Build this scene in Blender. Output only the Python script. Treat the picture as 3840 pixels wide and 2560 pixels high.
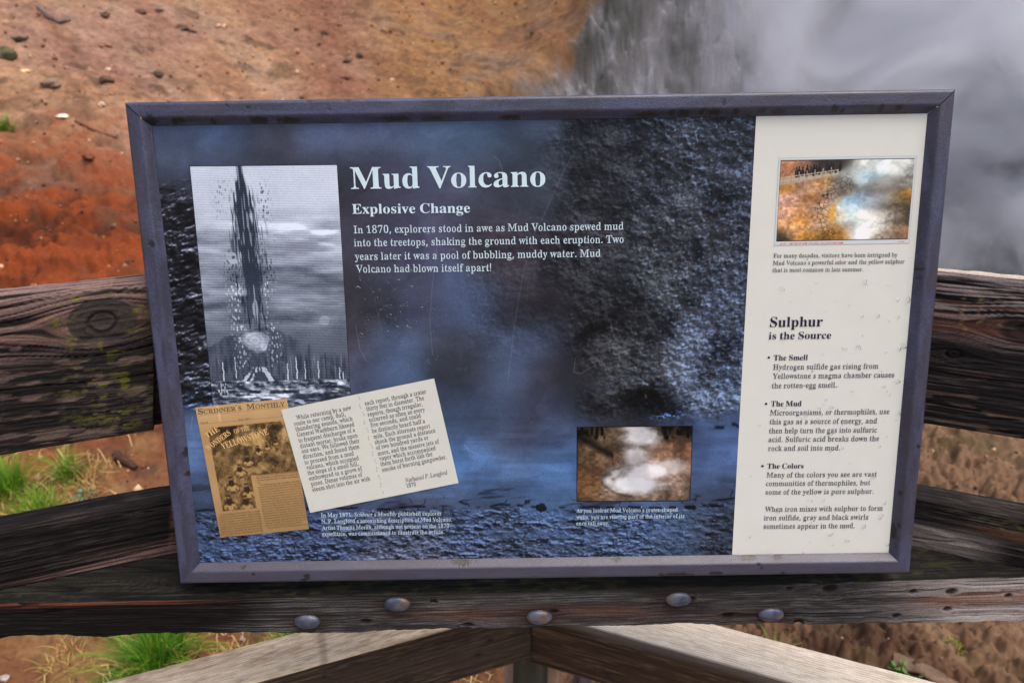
import bpy, math, random
import numpy as np
from mathutils import Vector, Matrix

# ------------------------------------------------------------------ scene
SC = bpy.context.scene
COL = SC.collection
for _o in list(bpy.data.objects):
    bpy.data.objects.remove(_o)
random.seed(7)
RNG = np.random.default_rng(11)

# ------------------------------------------------------------------ camera
FPX = 2560.0                                    # focal length in pixels of a 3840 px wide picture
CR = np.array([[0.99999366, -0.00356011, 0.0],
               [-0.00148684, -0.41763483, 0.90861375],
               [-0.00323477, -0.90860799, -0.41763747]])   # columns: right, down, forward
CP = np.array([0.0, 0.0, 1.6])
cam = bpy.data.cameras.new('camera')
cam.lens = 24.0
cam.sensor_width = 36.0
cam.sensor_fit = 'HORIZONTAL'
cam.clip_start = 0.02
cam.clip_end = 2000.0
cam.dof.use_dof = True
cam.dof.focus_distance = 0.86
cam.dof.aperture_fstop = 5.6
camo = bpy.data.objects.new('camera', cam)
COL.objects.link(camo)
camo.matrix_world = Matrix(((CR[0, 0], -CR[0, 1], -CR[0, 2], CP[0]),
                            (CR[1, 0], -CR[1, 1], -CR[1, 2], CP[1]),
                            (CR[2, 0], -CR[2, 1], -CR[2, 2], CP[2]),
                            (0, 0, 0, 1)))
SC.camera = camo

# ------------------------------------------------------------------ sky and sun (bright overcast)
SUN_EL, SUN_AZ = math.radians(70), math.radians(120)      # azimuth measured from +Y towards +X
w = bpy.data.worlds.new('World')
SC.world = w
w.use_nodes = True
nt = w.node_tree
sky = nt.nodes.new('ShaderNodeTexSky')
sky.sky_type = 'NISHITA'
sky.sun_disc = False
sky.sun_elevation = SUN_EL
sky.sun_rotation = SUN_AZ
sky.air_density = 1.0
sky.dust_density = 6.0
sky.ozone_density = 1.0
nt.links.new(sky.outputs[0], nt.nodes['Background'].inputs[0])
nt.nodes['Background'].inputs[1].default_value = 0.15
sl = bpy.data.lights.new('sun', 'SUN')
sl.energy = 0.8
sl.angle = math.radians(45)
sl.color = (1.0, 0.95, 0.89)
so = bpy.data.objects.new('sun', sl)
COL.objects.link(so)
_sd = Vector((math.sin(SUN_AZ) * math.cos(SUN_EL), math.cos(SUN_AZ) * math.cos(SUN_EL), math.sin(SUN_EL)))
so.rotation_euler = _sd.to_track_quat('Z', 'Y').to_euler()
so.location = (3, 6, 12)
SC.view_settings.view_transform = 'Standard'
SC.view_settings.look = 'None'
SC.view_settings.gamma = 1.0
SC.view_settings.exposure = 0.85
SC.render.engine = 'CYCLES'
SC.cycles.volume_step_rate = 1.0
SC.cycles.max_bounces = 8
SC.cycles.volume_bounces = 4
SC.cycles.use_denoising = True
SC.cycles.denoiser = 'OPENIMAGEDENOISE'
SC.cycles.denoising_input_passes = 'RGB_ALBEDO_NORMAL'
SC.cycles.denoising_prefilter = 'ACCURATE'

# ------------------------------------------------------------------ helpers: numbers
def lin(c):
    """0-255 display colour -> linear"""
    c = np.asarray(c, dtype=np.float64) / 255.0
    return np.where(c <= 0.04045, c / 12.92, ((c + 0.055) / 1.055) ** 2.4)

def sst(a, b, x):
    t = np.clip((x - a) / (b - a), 0, 1)
    return t * t * (3 - 2 * t)

def _h(ix, iy, seed):
    h = (ix.astype(np.int64) * 374761393 + iy.astype(np.int64) * 668265263 + seed * 974634777) & 0xffffffff
    h = ((h ^ (h >> 13)) * 1274126177) & 0xffffffff
    h = ((h ^ (h >> 16)) * 2246822519) & 0xffffffff
    return ((h ^ (h >> 15)) & 0xffffff) / float(0xffffff)

def vn(x, y, seed=0):
    """smooth value noise, -1..1"""
    x = np.asarray(x, dtype=np.float64); y = np.asarray(y, dtype=np.float64)
    x, y = np.broadcast_arrays(x, y)
    ix = np.floor(x); iy = np.floor(y)
    fx = x - ix; fy = y - iy
    fx = fx * fx * fx * (fx * (fx * 6 - 15) + 10)
    fy = fy * fy * fy * (fy * (fy * 6 - 15) + 10)
    a = _h(ix, iy, seed); b = _h(ix + 1, iy, seed)
    c = _h(ix, iy + 1, seed); d = _h(ix + 1, iy + 1, seed)
    return ((a + (b - a) * fx) * (1 - fy) + (c + (d - c) * fx) * fy) * 2 - 1

def fbm(x, y, octv=4, seed=0, gain=0.5, lac=2.03):
    s = 0.0; a = 1.0; n = 0.0
    for k in range(octv):
        s = s + a * vn(x + 17.3 * k, y - 9.1 * k, seed + k * 31)
        n += a; a *= gain
        x = x * lac; y = y * lac
    return s / n

def worley(x, y, seed=0):
    x, y = np.broadcast_arrays(np.asarray(x, float), np.asarray(y, float))
    ix = np.floor(x); iy = np.floor(y)
    d1 = np.full(x.shape, 9.0); d2 = np.full(x.shape, 9.0)
    for dx in (-1, 0, 1):
        for dy in (-1, 0, 1):
            cx = ix + dx; cy = iy + dy
            px = cx + _h(cx, cy, seed); py = cy + _h(cx, cy, seed + 57)
            d = np.hypot(px - x, py - y)
            m = d < d1
            d2 = np.where(m, d1, np.minimum(d2, d))
            d1 = np.where(m, d, d1)
    return d1, d2

def ray(px, py):
    px = np.asarray(px, float); py = np.asarray(py, float)
    v = np.stack([(px - 1920) / FPX, (py - 1280) / FPX, np.ones_like(px)], -1)
    return v @ CR.T

def hit_plane(px, py, P, n):
    d = ray(px, py)
    t = ((np.asarray(P) - CP) @ n) / (d @ n)
    return CP + d * t[..., None] if np.ndim(t) else CP + d * t

def hit_z(px, py, z):
    d = ray(px, py)
    return CP + d * ((z - CP[2]) / d[2])

def proj(P):
    q = (np.asarray(P) - CP) @ CR
    return 1920 + FPX * q[..., 0] / q[..., 2], 1280 + FPX * q[..., 1] / q[..., 2]

def unit(v):
    v = np.asarray(v, float)
    return v / np.linalg.norm(v)

# ------------------------------------------------------------------ helpers: objects
def thing(name, label, cat, loc=(0, 0, 0), group=None):
    o = bpy.data.objects.new(name, None)
    COL.objects.link(o)
    o.location = loc
    o.empty_display_size = 0.05
    return tag(o, label, cat, group)

def tag(o, label, cat=None, group=None, kind=None):
    if label: o['label'] = label
    if cat: o['category'] = cat
    if group: o['group'] = group
    if kind: o['kind'] = kind
    return o

def link(name, me, mat, parent=None, smooth=True):
    if mat is not None and not me.materials:
        me.materials.append(mat)
    if smooth and len(me.polygons):
        me.polygons.foreach_set('use_smooth', np.ones(len(me.polygons), dtype=bool))
    o = bpy.data.objects.new(name, me)
    COL.objects.link(o)
    if parent is not None:
        o.parent = parent
        chain = Vector((0, 0, 0)); p = parent
        while p is not None:
            chain = chain + Vector(p.location); p = p.parent
        o.location = -chain + Vector((0, 0, 0))
    return o

def mesh_np(name, V, faces, color=None, attr='ink', extra=None):
    """V (n,3); faces: list of arrays (m,k)"""
    me = bpy.data.meshes.new(name)
    V = np.ascontiguousarray(V, dtype=np.float32)
    if isinstance(faces, np.ndarray): faces = [faces]
    me.vertices.add(len(V))
    me.vertices.foreach_set('co', V.ravel())
    tot = np.concatenate([np.full(len(f), f.shape[1], dtype=np.int32) for f in faces])
    idx = np.concatenate([f.ravel() for f in faces]).astype(np.int32)
    me.loops.add(len(idx))
    me.loops.foreach_set('vertex_index', idx)
    me.polygons.add(len(tot))
    st = np.concatenate([[0], np.cumsum(tot)[:-1]]).astype(np.int32)
    me.polygons.foreach_set('loop_start', st)
    me.polygons.foreach_set('loop_total', tot)
    if color is not None:
        a = me.attributes.new(attr, 'FLOAT_COLOR', 'POINT')
        c = np.ones((len(V), 4), dtype=np.float32)
        c[:, :3] = np.clip(color, 0, 1)
        a.data.foreach_set('color', c.ravel())
    for k, v in (extra or {}).items():
        a = me.attributes.new(k, 'FLOAT', 'POINT')
        a.data.foreach_set('value', np.ascontiguousarray(v, dtype=np.float32).ravel())
    me.update()
    me.validate()
    return me

def grid_faces(ny, nx, wrap=False):
    i = np.arange(ny * nx).reshape(ny, nx)
    if wrap:
        j = np.roll(i, -1, axis=1)
        return np.stack([i[:-1], j[:-1], j[1:], i[1:]], -1).reshape(-1, 4)
    return np.stack([i[:-1, :-1], i[:-1, 1:], i[1:, 1:], i[1:, :-1]], -1).reshape(-1, 4)

# ------------------------------------------------------------------ helpers: materials
def new_mat(name):
    m = bpy.data.materials.new(name)
    m.use_nodes = True
    return m, m.node_tree, m.node_tree.nodes['Principled BSDF']

def ink_mat(name, rough=0.5, spec=0.3, attr='ink', noise=0.0, nscale=300.0, bump=0.0, bscale=400.0, coat=0.0):
    m, t, b = new_mat(name)
    a = t.nodes.new('ShaderNodeAttribute'); a.attribute_name = attr
    out = a.outputs['Color']
    tc = t.nodes.new('ShaderNodeTexCoord')
    if noise:
        n = t.nodes.new('ShaderNodeTexNoise'); n.inputs['Scale'].default_value = nscale; n.inputs['Detail'].default_value = 4
        t.links.new(tc.outputs['Object'], n.inputs['Vector'])
        mr = t.nodes.new('ShaderNodeMapRange')
        mr.inputs['From Min'].default_value = 0.3; mr.inputs['From Max'].default_value = 0.7
        mr.inputs['To Min'].default_value = 1 - noise; mr.inputs['To Max'].default_value = 1 + noise
        t.links.new(n.outputs['Fac'], mr.inputs['Value'])
        mx = t.nodes.new('ShaderNodeVectorMath'); mx.operation = 'SCALE'
        t.links.new(out, mx.inputs[0]); t.links.new(mr.outputs[0], mx.inputs['Scale'])
        out = mx.outputs[0]
    t.links.new(out, b.inputs['Base Color'])
    if bump:
        n2 = t.nodes.new('ShaderNodeTexNoise'); n2.inputs['Scale'].default_value = bscale; n2.inputs['Detail'].default_value = 5
        t.links.new(tc.outputs['Object'], n2.inputs['Vector'])
        bp = t.nodes.new('ShaderNodeBump'); bp.inputs['Strength'].default_value = bump; bp.inputs['Distance'].default_value = 0.001
        t.links.new(n2.outputs['Fac'], bp.inputs['Height'])
        t.links.new(bp.outputs[0], b.inputs['Normal'])
    b.inputs['Roughness'].default_value = rough
    b.inputs['Specular IOR Level'].default_value = spec
    if coat:
        b.inputs['Coat Weight'].default_value = coat
    return m

def flat_mat(name, col, rough=0.5, spec=0.3, metal=0.0):
    m, t, b = new_mat(name)
    tc = t.nodes.new('ShaderNodeTexCoord')
    n = t.nodes.new('ShaderNodeTexNoise'); n.inputs['Scale'].default_value = 180.0; n.inputs['Detail'].default_value = 3
    t.links.new(tc.outputs['Object'], n.inputs['Vector'])
    r = t.nodes.new('ShaderNodeMapRange'); r.inputs['To Min'].default_value = 0.9; r.inputs['To Max'].default_value = 1.1
    t.links.new(n.outputs['Fac'], r.inputs['Value'])
    c = t.nodes.new('ShaderNodeVectorMath'); c.operation = 'SCALE'
    c.inputs[0].default_value = tuple(col)
    t.links.new(r.outputs[0], c.inputs['Scale'])
    t.links.new(c.outputs[0], b.inputs['Base Color'])
    b.inputs['Roughness'].default_value = rough
    b.inputs['Specular IOR Level'].default_value = spec
    b.inputs['Metallic'].default_value = metal
    return m

# outlines of the serif letters: style, code, advance, contours, points per contour, then x y in 1/500 em
GLYPHS = [
(0,33,90,2,4,8,36,67,27,240,63,240,55,67,45,-5,29,2,24,18,29,34,45,41,61,34,66,18,61,2),
(0,44,90,1,6,14,-43,31,39,62,39,64,35,58,14,36,-43),
(0,45,108,1,4,13,77,13,103,95,103,95,77),
(0,46,90,1,8,45,-5,29,2,24,18,29,34,45,41,61,34,66,18,61,2),
(0,48,188,2,21,16,94,-3,78,-2,57,5,45,12,32,28,17,64,11,121,17,177,32,213,45,228,57,235,70,240,94,243,130,235,155,213,170,177,176,120,170,63,155,28,130,5,117,-1,94,18,108,23,117,38,122,72,124,120,122,168,117,202,108,216,94,221,81,216,71,202,65,168,63,120,65,72,71,38,80,23),
(0,49,188,1,19,33,0,33,18,67,19,73,22,76,30,77,208,51,180,36,173,27,174,20,180,14,198,48,212,89,241,127,241,128,32,130,24,136,19,171,18,171,0),
(0,50,188,1,34,12,0,12,35,73,97,93,123,107,149,113,181,112,200,106,214,96,221,82,222,71,218,63,208,57,187,56,165,32,168,22,174,15,184,13,201,17,214,37,233,67,242,107,242,138,232,154,219,162,201,164,181,157,158,124,115,44,37,130,38,145,49,152,71,172,71,171,0),
(0,51,188,1,55,82,-3,50,0,28,8,13,23,10,40,18,56,38,63,44,38,53,28,65,22,94,22,105,28,113,37,119,50,121,70,118,85,111,97,88,111,48,113,48,134,81,135,91,139,102,148,112,172,110,202,103,215,95,221,85,223,73,220,65,213,60,202,56,171,40,172,24,178,14,189,12,200,18,219,37,234,58,241,96,243,114,240,137,233,153,220,160,209,164,182,156,160,140,143,112,128,140,119,160,104,171,84,172,63,165,35,148,15,120,1),
(0,52,188,2,17,3,60,0,60,18,82,19,95,28,97,62,4,62,4,83,100,240,146,240,146,85,181,85,181,62,146,62,147,34,154,22,178,18,178,0,28,85,97,85,100,208),
(0,53,188,1,39,82,-3,57,-1,34,6,20,18,14,31,14,43,19,53,28,59,40,60,45,39,55,26,70,21,89,22,100,27,109,35,118,63,115,98,99,117,73,124,36,118,20,124,31,240,158,240,160,179,140,179,136,196,128,202,52,203,47,141,69,145,95,145,132,137,146,128,158,116,166,101,169,84,166,46,151,22,121,3),
(0,54,188,2,37,16,98,-3,78,-1,60,6,45,17,32,33,23,54,17,80,17,141,30,188,42,210,54,223,85,240,128,242,149,236,163,227,170,212,167,195,155,184,130,180,128,203,120,218,108,223,92,219,80,206,70,186,62,135,84,144,104,147,125,146,146,138,163,123,170,110,176,87,176,68,166,33,150,13,128,1,99,19,112,23,122,36,126,52,127,82,125,101,119,114,108,124,96,127,80,123,65,114,62,110,63,97,66,64,73,40,83,26),
(0,55,188,1,10,55,0,145,203,48,202,38,191,35,169,15,169,16,240,177,240,177,223,84,0),
(0,56,188,3,32,13,14,92,-3,57,1,32,14,15,37,10,67,15,83,24,97,59,121,35,140,21,161,18,186,25,212,37,226,55,237,80,242,106,243,131,238,144,231,154,222,164,205,167,179,161,160,147,146,122,130,151,113,168,95,177,75,177,55,170,32,161,20,148,10,123,0,101,141,113,150,121,162,124,193,119,208,111,218,102,223,90,223,80,220,71,210,66,195,66,177,75,159,93,16,111,20,121,28,129,43,131,62,127,75,119,85,82,108,61,86,56,69,56,54,59,40,69,25,80,18),
(0,57,188,2,37,13,76,-3,52,-1,32,10,23,24,22,42,28,50,38,54,47,35,61,21,78,18,90,20,100,26,115,50,120,67,125,115,109,101,91,94,70,93,48,98,30,110,21,122,13,144,12,169,19,199,38,226,64,240,96,243,115,239,132,231,147,219,158,202,171,162,172,107,161,59,143,26,115,4,97,-1,92,117,112,123,125,139,122,180,116,201,106,214,91,221,79,218,68,206,63,192,60,164,66,132,77,120),
(0,65,218,2,22,3,-4,0,-4,9,10,14,21,29,103,233,112,233,196,34,207,15,222,9,222,0,115,0,115,9,133,12,141,19,140,31,126,66,52,66,39,34,38,20,45,12,64,9,64,0,57,80,121,80,88,160),
(0,66,221,3,27,10,11,8,0,8,9,29,14,36,28,37,184,33,210,24,217,8,219,8,228,133,227,153,223,182,211,196,189,198,175,194,154,180,138,170,132,143,124,176,114,188,107,204,89,208,78,209,57,205,42,197,28,170,9,142,1,91,126,124,131,132,136,139,148,142,173,140,195,132,209,122,215,100,216,92,209,111,12,132,16,144,28,150,50,149,79,144,96,135,107,120,113,91,116,92,24,97,15),
(0,67,234,1,42,128,-5,101,-3,76,6,55,20,32,45,21,68,14,95,14,133,21,160,43,196,62,213,85,225,111,231,136,232,194,218,203,220,210,233,218,233,218,154,210,154,198,178,178,203,166,212,147,220,117,219,103,213,92,202,83,186,73,142,73,86,84,45,94,30,106,20,121,14,145,12,168,17,185,26,214,53,224,44,202,20,176,4,145,-4),
(0,68,248,2,20,15,10,0,10,9,30,13,36,28,37,187,32,211,23,217,7,219,7,228,143,225,182,213,203,198,224,168,233,129,232,84,224,58,212,37,195,21,173,9,146,2,111,12,129,14,143,20,160,37,172,75,175,115,170,165,154,198,143,208,128,215,111,217,95,212,91,192,91,29,96,16),
(0,69,221,1,39,7,0,7,8,24,10,33,17,38,39,36,200,29,214,8,219,8,228,199,228,199,160,192,160,183,189,165,206,126,215,101,214,94,210,91,123,114,125,126,131,137,147,144,173,152,173,152,59,144,59,138,87,129,101,114,109,91,111,91,34,94,20,102,15,129,14,157,19,170,25,185,37,206,72,215,72,201,0),
(0,70,202,1,34,8,0,8,9,29,15,36,28,37,187,32,210,23,216,7,219,7,228,197,228,197,160,189,160,178,193,159,209,140,214,115,216,97,214,92,208,91,124,112,126,125,132,136,148,142,173,151,173,151,59,142,59,136,87,125,103,112,110,91,112,93,23,103,13,128,9,128,0),
(0,71,254,1,47,134,-5,105,-2,79,6,56,19,33,44,21,67,15,95,15,134,21,160,44,197,62,213,85,225,110,231,136,232,195,218,203,221,210,233,219,233,219,154,210,154,197,180,180,201,165,213,147,220,118,219,104,213,93,202,84,186,74,142,76,73,90,34,101,20,114,11,129,7,152,8,164,14,170,24,169,78,160,88,138,91,138,99,250,99,250,91,232,88,225,79,223,14,185,1),
(0,72,262,1,39,8,0,8,9,24,11,33,18,37,40,37,198,29,214,8,219,8,228,121,228,121,219,100,215,93,206,91,125,171,125,169,206,162,215,141,219,141,228,254,228,254,219,237,216,229,210,225,189,225,31,231,16,238,12,254,9,254,0,141,0,141,9,160,12,169,23,171,110,91,110,93,23,101,13,121,9,121,0),
(0,73,130,1,18,7,0,7,9,23,12,32,18,38,38,37,201,30,215,7,219,7,228,122,228,122,219,100,215,92,201,91,39,97,18,105,12,123,9,123,0),
(0,74,165,1,32,54,-33,33,-30,16,-21,4,-8,-2,8,0,21,5,30,14,36,25,37,38,33,45,22,46,7,38,-10,41,-17,52,-20,64,-18,69,-12,73,-1,73,197,67,212,56,217,40,219,40,228,157,228,157,219,137,215,129,201,128,44,122,7,114,-7,104,-18,90,-26),
(0,75,255,1,39,8,0,8,9,24,11,33,18,38,40,37,198,29,214,8,219,8,228,121,228,121,219,101,215,93,206,91,117,172,201,174,209,172,214,145,219,145,228,243,228,243,219,221,216,193,199,135,142,233,21,245,12,260,9,260,0,140,0,140,9,162,11,166,15,166,20,100,107,91,99,92,27,99,14,121,9,121,0),
(0,76,213,1,22,8,0,8,9,24,11,33,18,37,40,37,198,31,212,8,219,8,228,125,228,125,219,100,215,92,202,93,24,98,16,114,14,142,16,162,22,185,40,204,77,214,77,201,0),
(0,77,317,1,33,7,0,7,9,23,11,33,18,38,40,37,202,30,214,7,219,7,228,92,228,158,71,225,228,309,228,309,219,293,216,285,210,280,189,281,29,288,13,308,9,308,0,198,0,198,9,220,14,227,29,227,199,144,0,135,0,53,194,53,30,60,15,85,9,85,0),
(0,78,247,1,26,201,-5,53,175,54,26,61,14,83,9,83,0,9,0,9,9,25,11,33,16,38,39,38,194,19,216,9,219,9,228,78,228,195,84,194,203,186,215,166,219,166,228,240,228,240,219,218,214,212,202,211,-5),
(0,79,263,2,32,22,130,-5,103,-2,84,4,62,16,47,29,31,49,22,67,17,86,14,114,17,141,22,161,31,178,47,199,62,211,85,224,111,231,133,233,153,231,179,224,196,215,216,199,228,185,240,162,246,142,249,114,248,93,240,67,231,49,215,29,200,16,177,4,158,-2,132,6,148,8,160,15,171,26,179,41,189,85,190,114,185,166,174,194,158,213,145,219,130,222,115,219,102,213,91,202,83,186,74,142,73,114,75,73,89,34,99,20,111,11),
(0,80,209,2,23,10,8,0,8,9,24,11,33,18,37,40,37,198,29,214,8,219,8,228,139,226,168,220,185,209,200,190,204,171,201,143,189,125,170,112,153,106,91,103,93,23,101,13,121,9,121,0,91,115,124,119,136,126,143,139,146,165,143,190,135,206,124,213,101,215,92,208),
(0,81,263,2,37,21,189,-58,153,-53,124,-39,102,-16,93,0,67,12,46,30,33,46,21,71,16,92,14,121,17,141,25,167,35,184,52,203,73,218,91,226,111,231,140,233,160,230,185,221,201,212,220,195,235,174,243,155,248,128,249,102,238,61,220,34,205,20,165,0,178,-20,193,-33,222,-40,246,-37,247,-46,222,-54,133,6,148,8,161,15,171,26,185,61,190,114,187,155,174,194,164,208,152,217,130,222,115,219,102,213,91,202,83,186,74,142,73,114,76,73,89,34,105,15,118,8),
(0,82,236,2,29,11,8,0,8,9,24,11,33,18,37,40,37,198,29,214,8,219,8,228,135,226,167,220,190,208,200,197,207,184,209,167,204,146,192,129,157,112,221,19,229,11,240,9,240,0,169,0,101,106,91,106,92,27,99,14,121,9,121,0,91,117,127,121,140,129,148,142,152,168,149,191,145,200,132,212,105,215,96,212,93,208),
(0,83,195,1,50,21,-5,21,79,31,79,40,51,51,30,61,20,78,11,98,7,118,11,131,21,139,40,137,57,126,72,59,108,35,131,27,147,25,166,28,187,34,201,53,222,76,232,105,232,150,222,157,226,160,233,170,233,170,160,161,160,152,184,138,203,124,214,109,221,88,222,73,216,63,205,60,190,63,177,74,163,147,125,170,104,177,87,180,66,178,49,169,29,150,10,123,-2,84,-4,42,6,35,4,31,-5),
(0,84,212,1,24,46,0,46,9,59,10,71,15,77,31,78,217,54,214,37,206,22,186,14,159,5,159,5,228,205,228,205,158,197,158,189,187,174,206,149,215,132,217,132,31,138,15,146,11,164,9,164,0),
(0,85,246,1,36,124,-6,79,0,63,9,47,28,37,66,35,201,28,214,7,219,7,228,120,228,120,219,99,215,91,204,91,62,96,35,105,22,119,14,137,11,166,17,177,24,191,46,195,61,195,201,188,213,164,219,164,228,237,228,237,219,218,212,212,200,211,76,207,51,200,31,190,16,176,5,148,-5),
(0,86,214,1,19,106,-6,21,194,10,212,-7,219,-7,228,105,228,105,219,80,214,77,201,129,72,177,200,174,214,149,219,149,228,221,228,221,219,206,215,195,200,115,-6),
(0,87,306,1,32,85,-5,14,203,6,215,-8,219,-8,228,90,228,90,219,73,214,70,201,111,77,150,176,138,210,130,217,115,219,115,228,220,228,220,219,201,215,197,205,237,83,274,201,272,213,252,219,252,228,312,228,312,219,299,212,289,194,223,-5,214,-5,158,154,95,-5),
(0,88,235,1,40,6,0,6,9,24,13,40,27,97,104,34,200,20,216,7,219,7,228,122,228,122,219,101,217,97,213,95,206,132,145,163,190,169,205,165,215,146,219,146,228,229,228,229,219,208,215,188,199,140,132,212,21,221,11,232,9,232,0,119,0,119,9,141,13,145,23,139,36,105,91,63,27,64,16,70,11,87,9,87,0),
(0,89,213,1,29,51,0,51,9,70,13,78,23,80,89,18,202,7,215,-7,219,-7,228,103,228,103,219,83,216,79,212,78,205,124,113,174,199,172,211,161,218,147,219,147,228,220,228,220,219,206,214,193,199,134,102,136,23,144,13,164,9,164,0),
(0,90,221,1,19,10,0,10,5,138,215,90,214,63,207,44,189,31,158,22,158,29,228,203,228,203,222,77,14,129,15,162,23,185,41,198,63,203,82,212,82,203,0),
(0,97,172,2,37,9,127,-5,115,-3,106,2,100,17,79,3,56,-4,30,-1,15,12,11,23,11,38,21,59,46,76,99,95,97,134,91,143,78,148,59,146,52,140,61,117,60,108,55,101,39,95,24,100,18,110,17,125,22,136,36,148,65,158,100,158,121,152,139,137,146,113,147,21,152,17,160,21,165,14,150,1,76,17,89,22,99,32,99,85,72,72,62,59,59,42,60,30,67,19),
(0,98,180,2,23,13,21,-6,21,202,17,215,4,220,4,228,69,228,69,139,85,153,104,159,125,157,142,149,158,132,167,112,171,89,169,62,155,27,140,10,125,1,108,-4,90,-5,71,1,52,14,27,-6,91,7,108,13,116,25,121,51,123,80,120,110,116,125,104,137,92,140,78,135,69,121,70,27,76,12),
(0,99,147,1,30,78,-5,48,3,25,24,11,56,11,88,20,118,43,145,69,157,100,159,116,154,132,143,138,131,138,115,128,104,108,104,100,114,96,144,85,148,71,144,61,131,57,108,57,74,62,50,72,33,91,21,112,21,136,36,142,30,127,13,109,1),
(0,100,185,2,25,11,70,-5,56,-3,39,5,28,15,17,33,10,74,16,113,33,142,58,157,86,158,97,153,111,140,110,208,104,216,88,220,88,228,160,228,160,31,163,19,177,14,177,5,111,-5,111,19,102,7,91,-1,86,14,101,21,111,38,111,123,101,136,87,140,75,138,65,125,59,77,65,29,75,17),
(0,101,150,2,22,7,77,-5,51,0,27,20,14,46,10,79,14,109,28,134,53,154,79,159,101,156,124,140,138,113,141,83,58,83,66,41,80,26,100,21,116,25,135,43,142,36,118,8,99,-2,58,96,101,96,99,128,92,145,75,147,65,140,60,125),
(0,102,107,1,35,7,0,7,8,19,10,24,15,26,37,26,138,8,138,8,155,26,155,29,197,34,208,47,222,65,230,79,232,98,232,112,227,123,220,131,207,131,192,122,181,107,178,95,186,92,195,99,216,96,221,79,218,74,202,74,155,102,155,102,138,74,138,74,25,81,12,100,8,100,0),
(0,103,164,3,43,12,12,73,-70,48,-68,29,-63,16,-55,8,-45,8,-33,12,-25,34,-13,16,2,12,10,13,25,24,40,51,55,31,65,18,79,12,96,14,123,28,143,58,157,84,159,117,152,158,152,158,134,134,134,144,116,146,102,143,86,133,69,121,60,105,53,62,50,53,44,50,36,54,28,61,25,114,23,144,14,151,6,157,-6,157,-25,154,-37,142,-52,122,-63,79,62,88,64,95,73,100,105,95,138,88,147,79,148,67,145,62,138,57,105,62,73,70,64,80,-58,105,-56,122,-50,131,-40,129,-25,122,-20,110,-17,48,-17,38,-30,37,-39,40,-46,54,-55),
(0,104,190,1,33,9,0,9,8,23,14,26,28,26,205,22,216,9,220,9,228,74,228,74,133,92,151,114,159,143,155,157,142,164,120,166,20,171,11,182,8,182,0,101,0,101,8,110,10,115,15,118,28,117,122,112,132,101,136,85,130,74,118,74,20,79,11,90,8,90,0),
(0,105,99,2,8,13,50,181,32,188,25,206,32,224,50,232,68,224,76,206,68,188,9,0,9,8,24,14,26,28,26,135,22,143,10,147,10,155,74,155,74,22,78,12,90,8,90,0),
(0,106,105,2,8,25,53,182,35,189,28,207,35,225,53,232,71,225,79,207,71,189,18,-70,1,-68,-13,-61,-25,-48,-28,-35,-26,-25,-21,-19,-2,-15,7,-19,13,-28,12,-37,5,-51,7,-56,23,-57,31,-44,32,132,27,143,11,147,11,155,80,155,80,-11,77,-33,71,-46,58,-59,40,-67),
(0,107,179,1,31,9,0,9,8,24,14,26,28,26,205,23,216,10,220,10,228,74,228,74,84,121,135,119,144,103,147,103,155,173,155,173,147,147,138,111,104,175,15,188,8,188,0,105,0,105,8,118,11,119,19,81,74,74,67,74,22,78,12,90,8,90,0),
(0,108,100,1,13,9,0,9,8,24,14,26,28,26,205,23,216,10,220,10,228,74,228,74,25,78,12,90,8,90,0),
(0,109,277,1,52,9,0,9,8,23,14,26,28,26,132,22,143,9,147,9,155,73,155,73,132,97,154,119,159,143,154,154,145,160,131,179,150,201,159,230,155,244,142,251,120,252,20,257,11,268,8,268,0,189,0,189,8,197,10,202,15,205,28,204,122,200,132,189,136,177,133,162,119,162,23,166,12,178,8,178,0,100,0,100,8,109,10,113,15,116,28,115,122,111,132,100,136,83,130,73,118,73,23,77,12,89,8,89,0),
(0,110,190,1,34,9,0,9,8,23,14,26,28,26,132,22,143,9,147,9,155,74,155,74,134,92,151,106,157,133,158,151,149,157,142,164,120,166,20,171,11,182,8,182,0,101,0,101,8,110,10,115,15,118,28,117,122,112,132,101,136,85,130,74,118,74,20,79,11,90,8,90,0),
(0,111,168,2,16,13,84,-5,55,0,32,16,14,46,9,77,14,108,32,138,55,154,84,159,113,154,139,134,154,109,158,77,154,45,139,20,113,0,84,6,98,10,105,22,110,77,109,109,104,135,97,145,84,149,73,147,64,135,58,77,63,22,71,10),
(0,112,186,2,27,12,9,-70,9,-62,19,-59,24,-53,26,-32,26,129,22,143,10,147,10,155,72,155,72,131,87,150,100,157,120,159,142,152,163,130,174,99,174,60,162,26,142,3,119,-5,94,-1,74,16,76,-49,82,-58,99,-61,99,-70,98,14,109,17,120,30,124,46,126,77,121,124,111,136,99,139,83,132,74,118,74,34,82,21),
(0,113,182,2,26,13,87,-70,87,-61,105,-58,111,-50,112,14,90,-1,71,-5,52,-2,32,11,18,32,11,54,10,79,15,105,33,137,47,148,62,156,79,159,98,158,110,153,129,141,154,160,160,160,160,-45,164,-58,177,-61,177,-70,89,15,104,20,112,34,111,128,105,142,90,147,73,142,65,131,60,105,58,78,61,47,65,30,77,18),
(0,114,144,1,27,9,0,9,8,24,14,26,28,26,135,22,144,10,147,10,155,73,155,73,126,87,145,104,156,120,159,136,154,145,136,144,125,137,116,129,112,117,112,100,128,92,130,83,123,76,108,75,19,81,12,99,8,99,0),
(0,115,144,1,41,76,-5,37,4,31,3,26,-4,18,-4,18,53,27,53,40,23,50,14,62,8,77,8,87,12,94,19,96,29,93,40,87,47,44,70,27,85,19,102,21,127,32,145,52,157,74,159,106,152,115,160,122,160,122,111,114,111,104,132,85,146,64,146,57,141,53,134,53,123,58,116,112,84,123,73,128,57,127,34,118,13,100,0),
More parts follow.
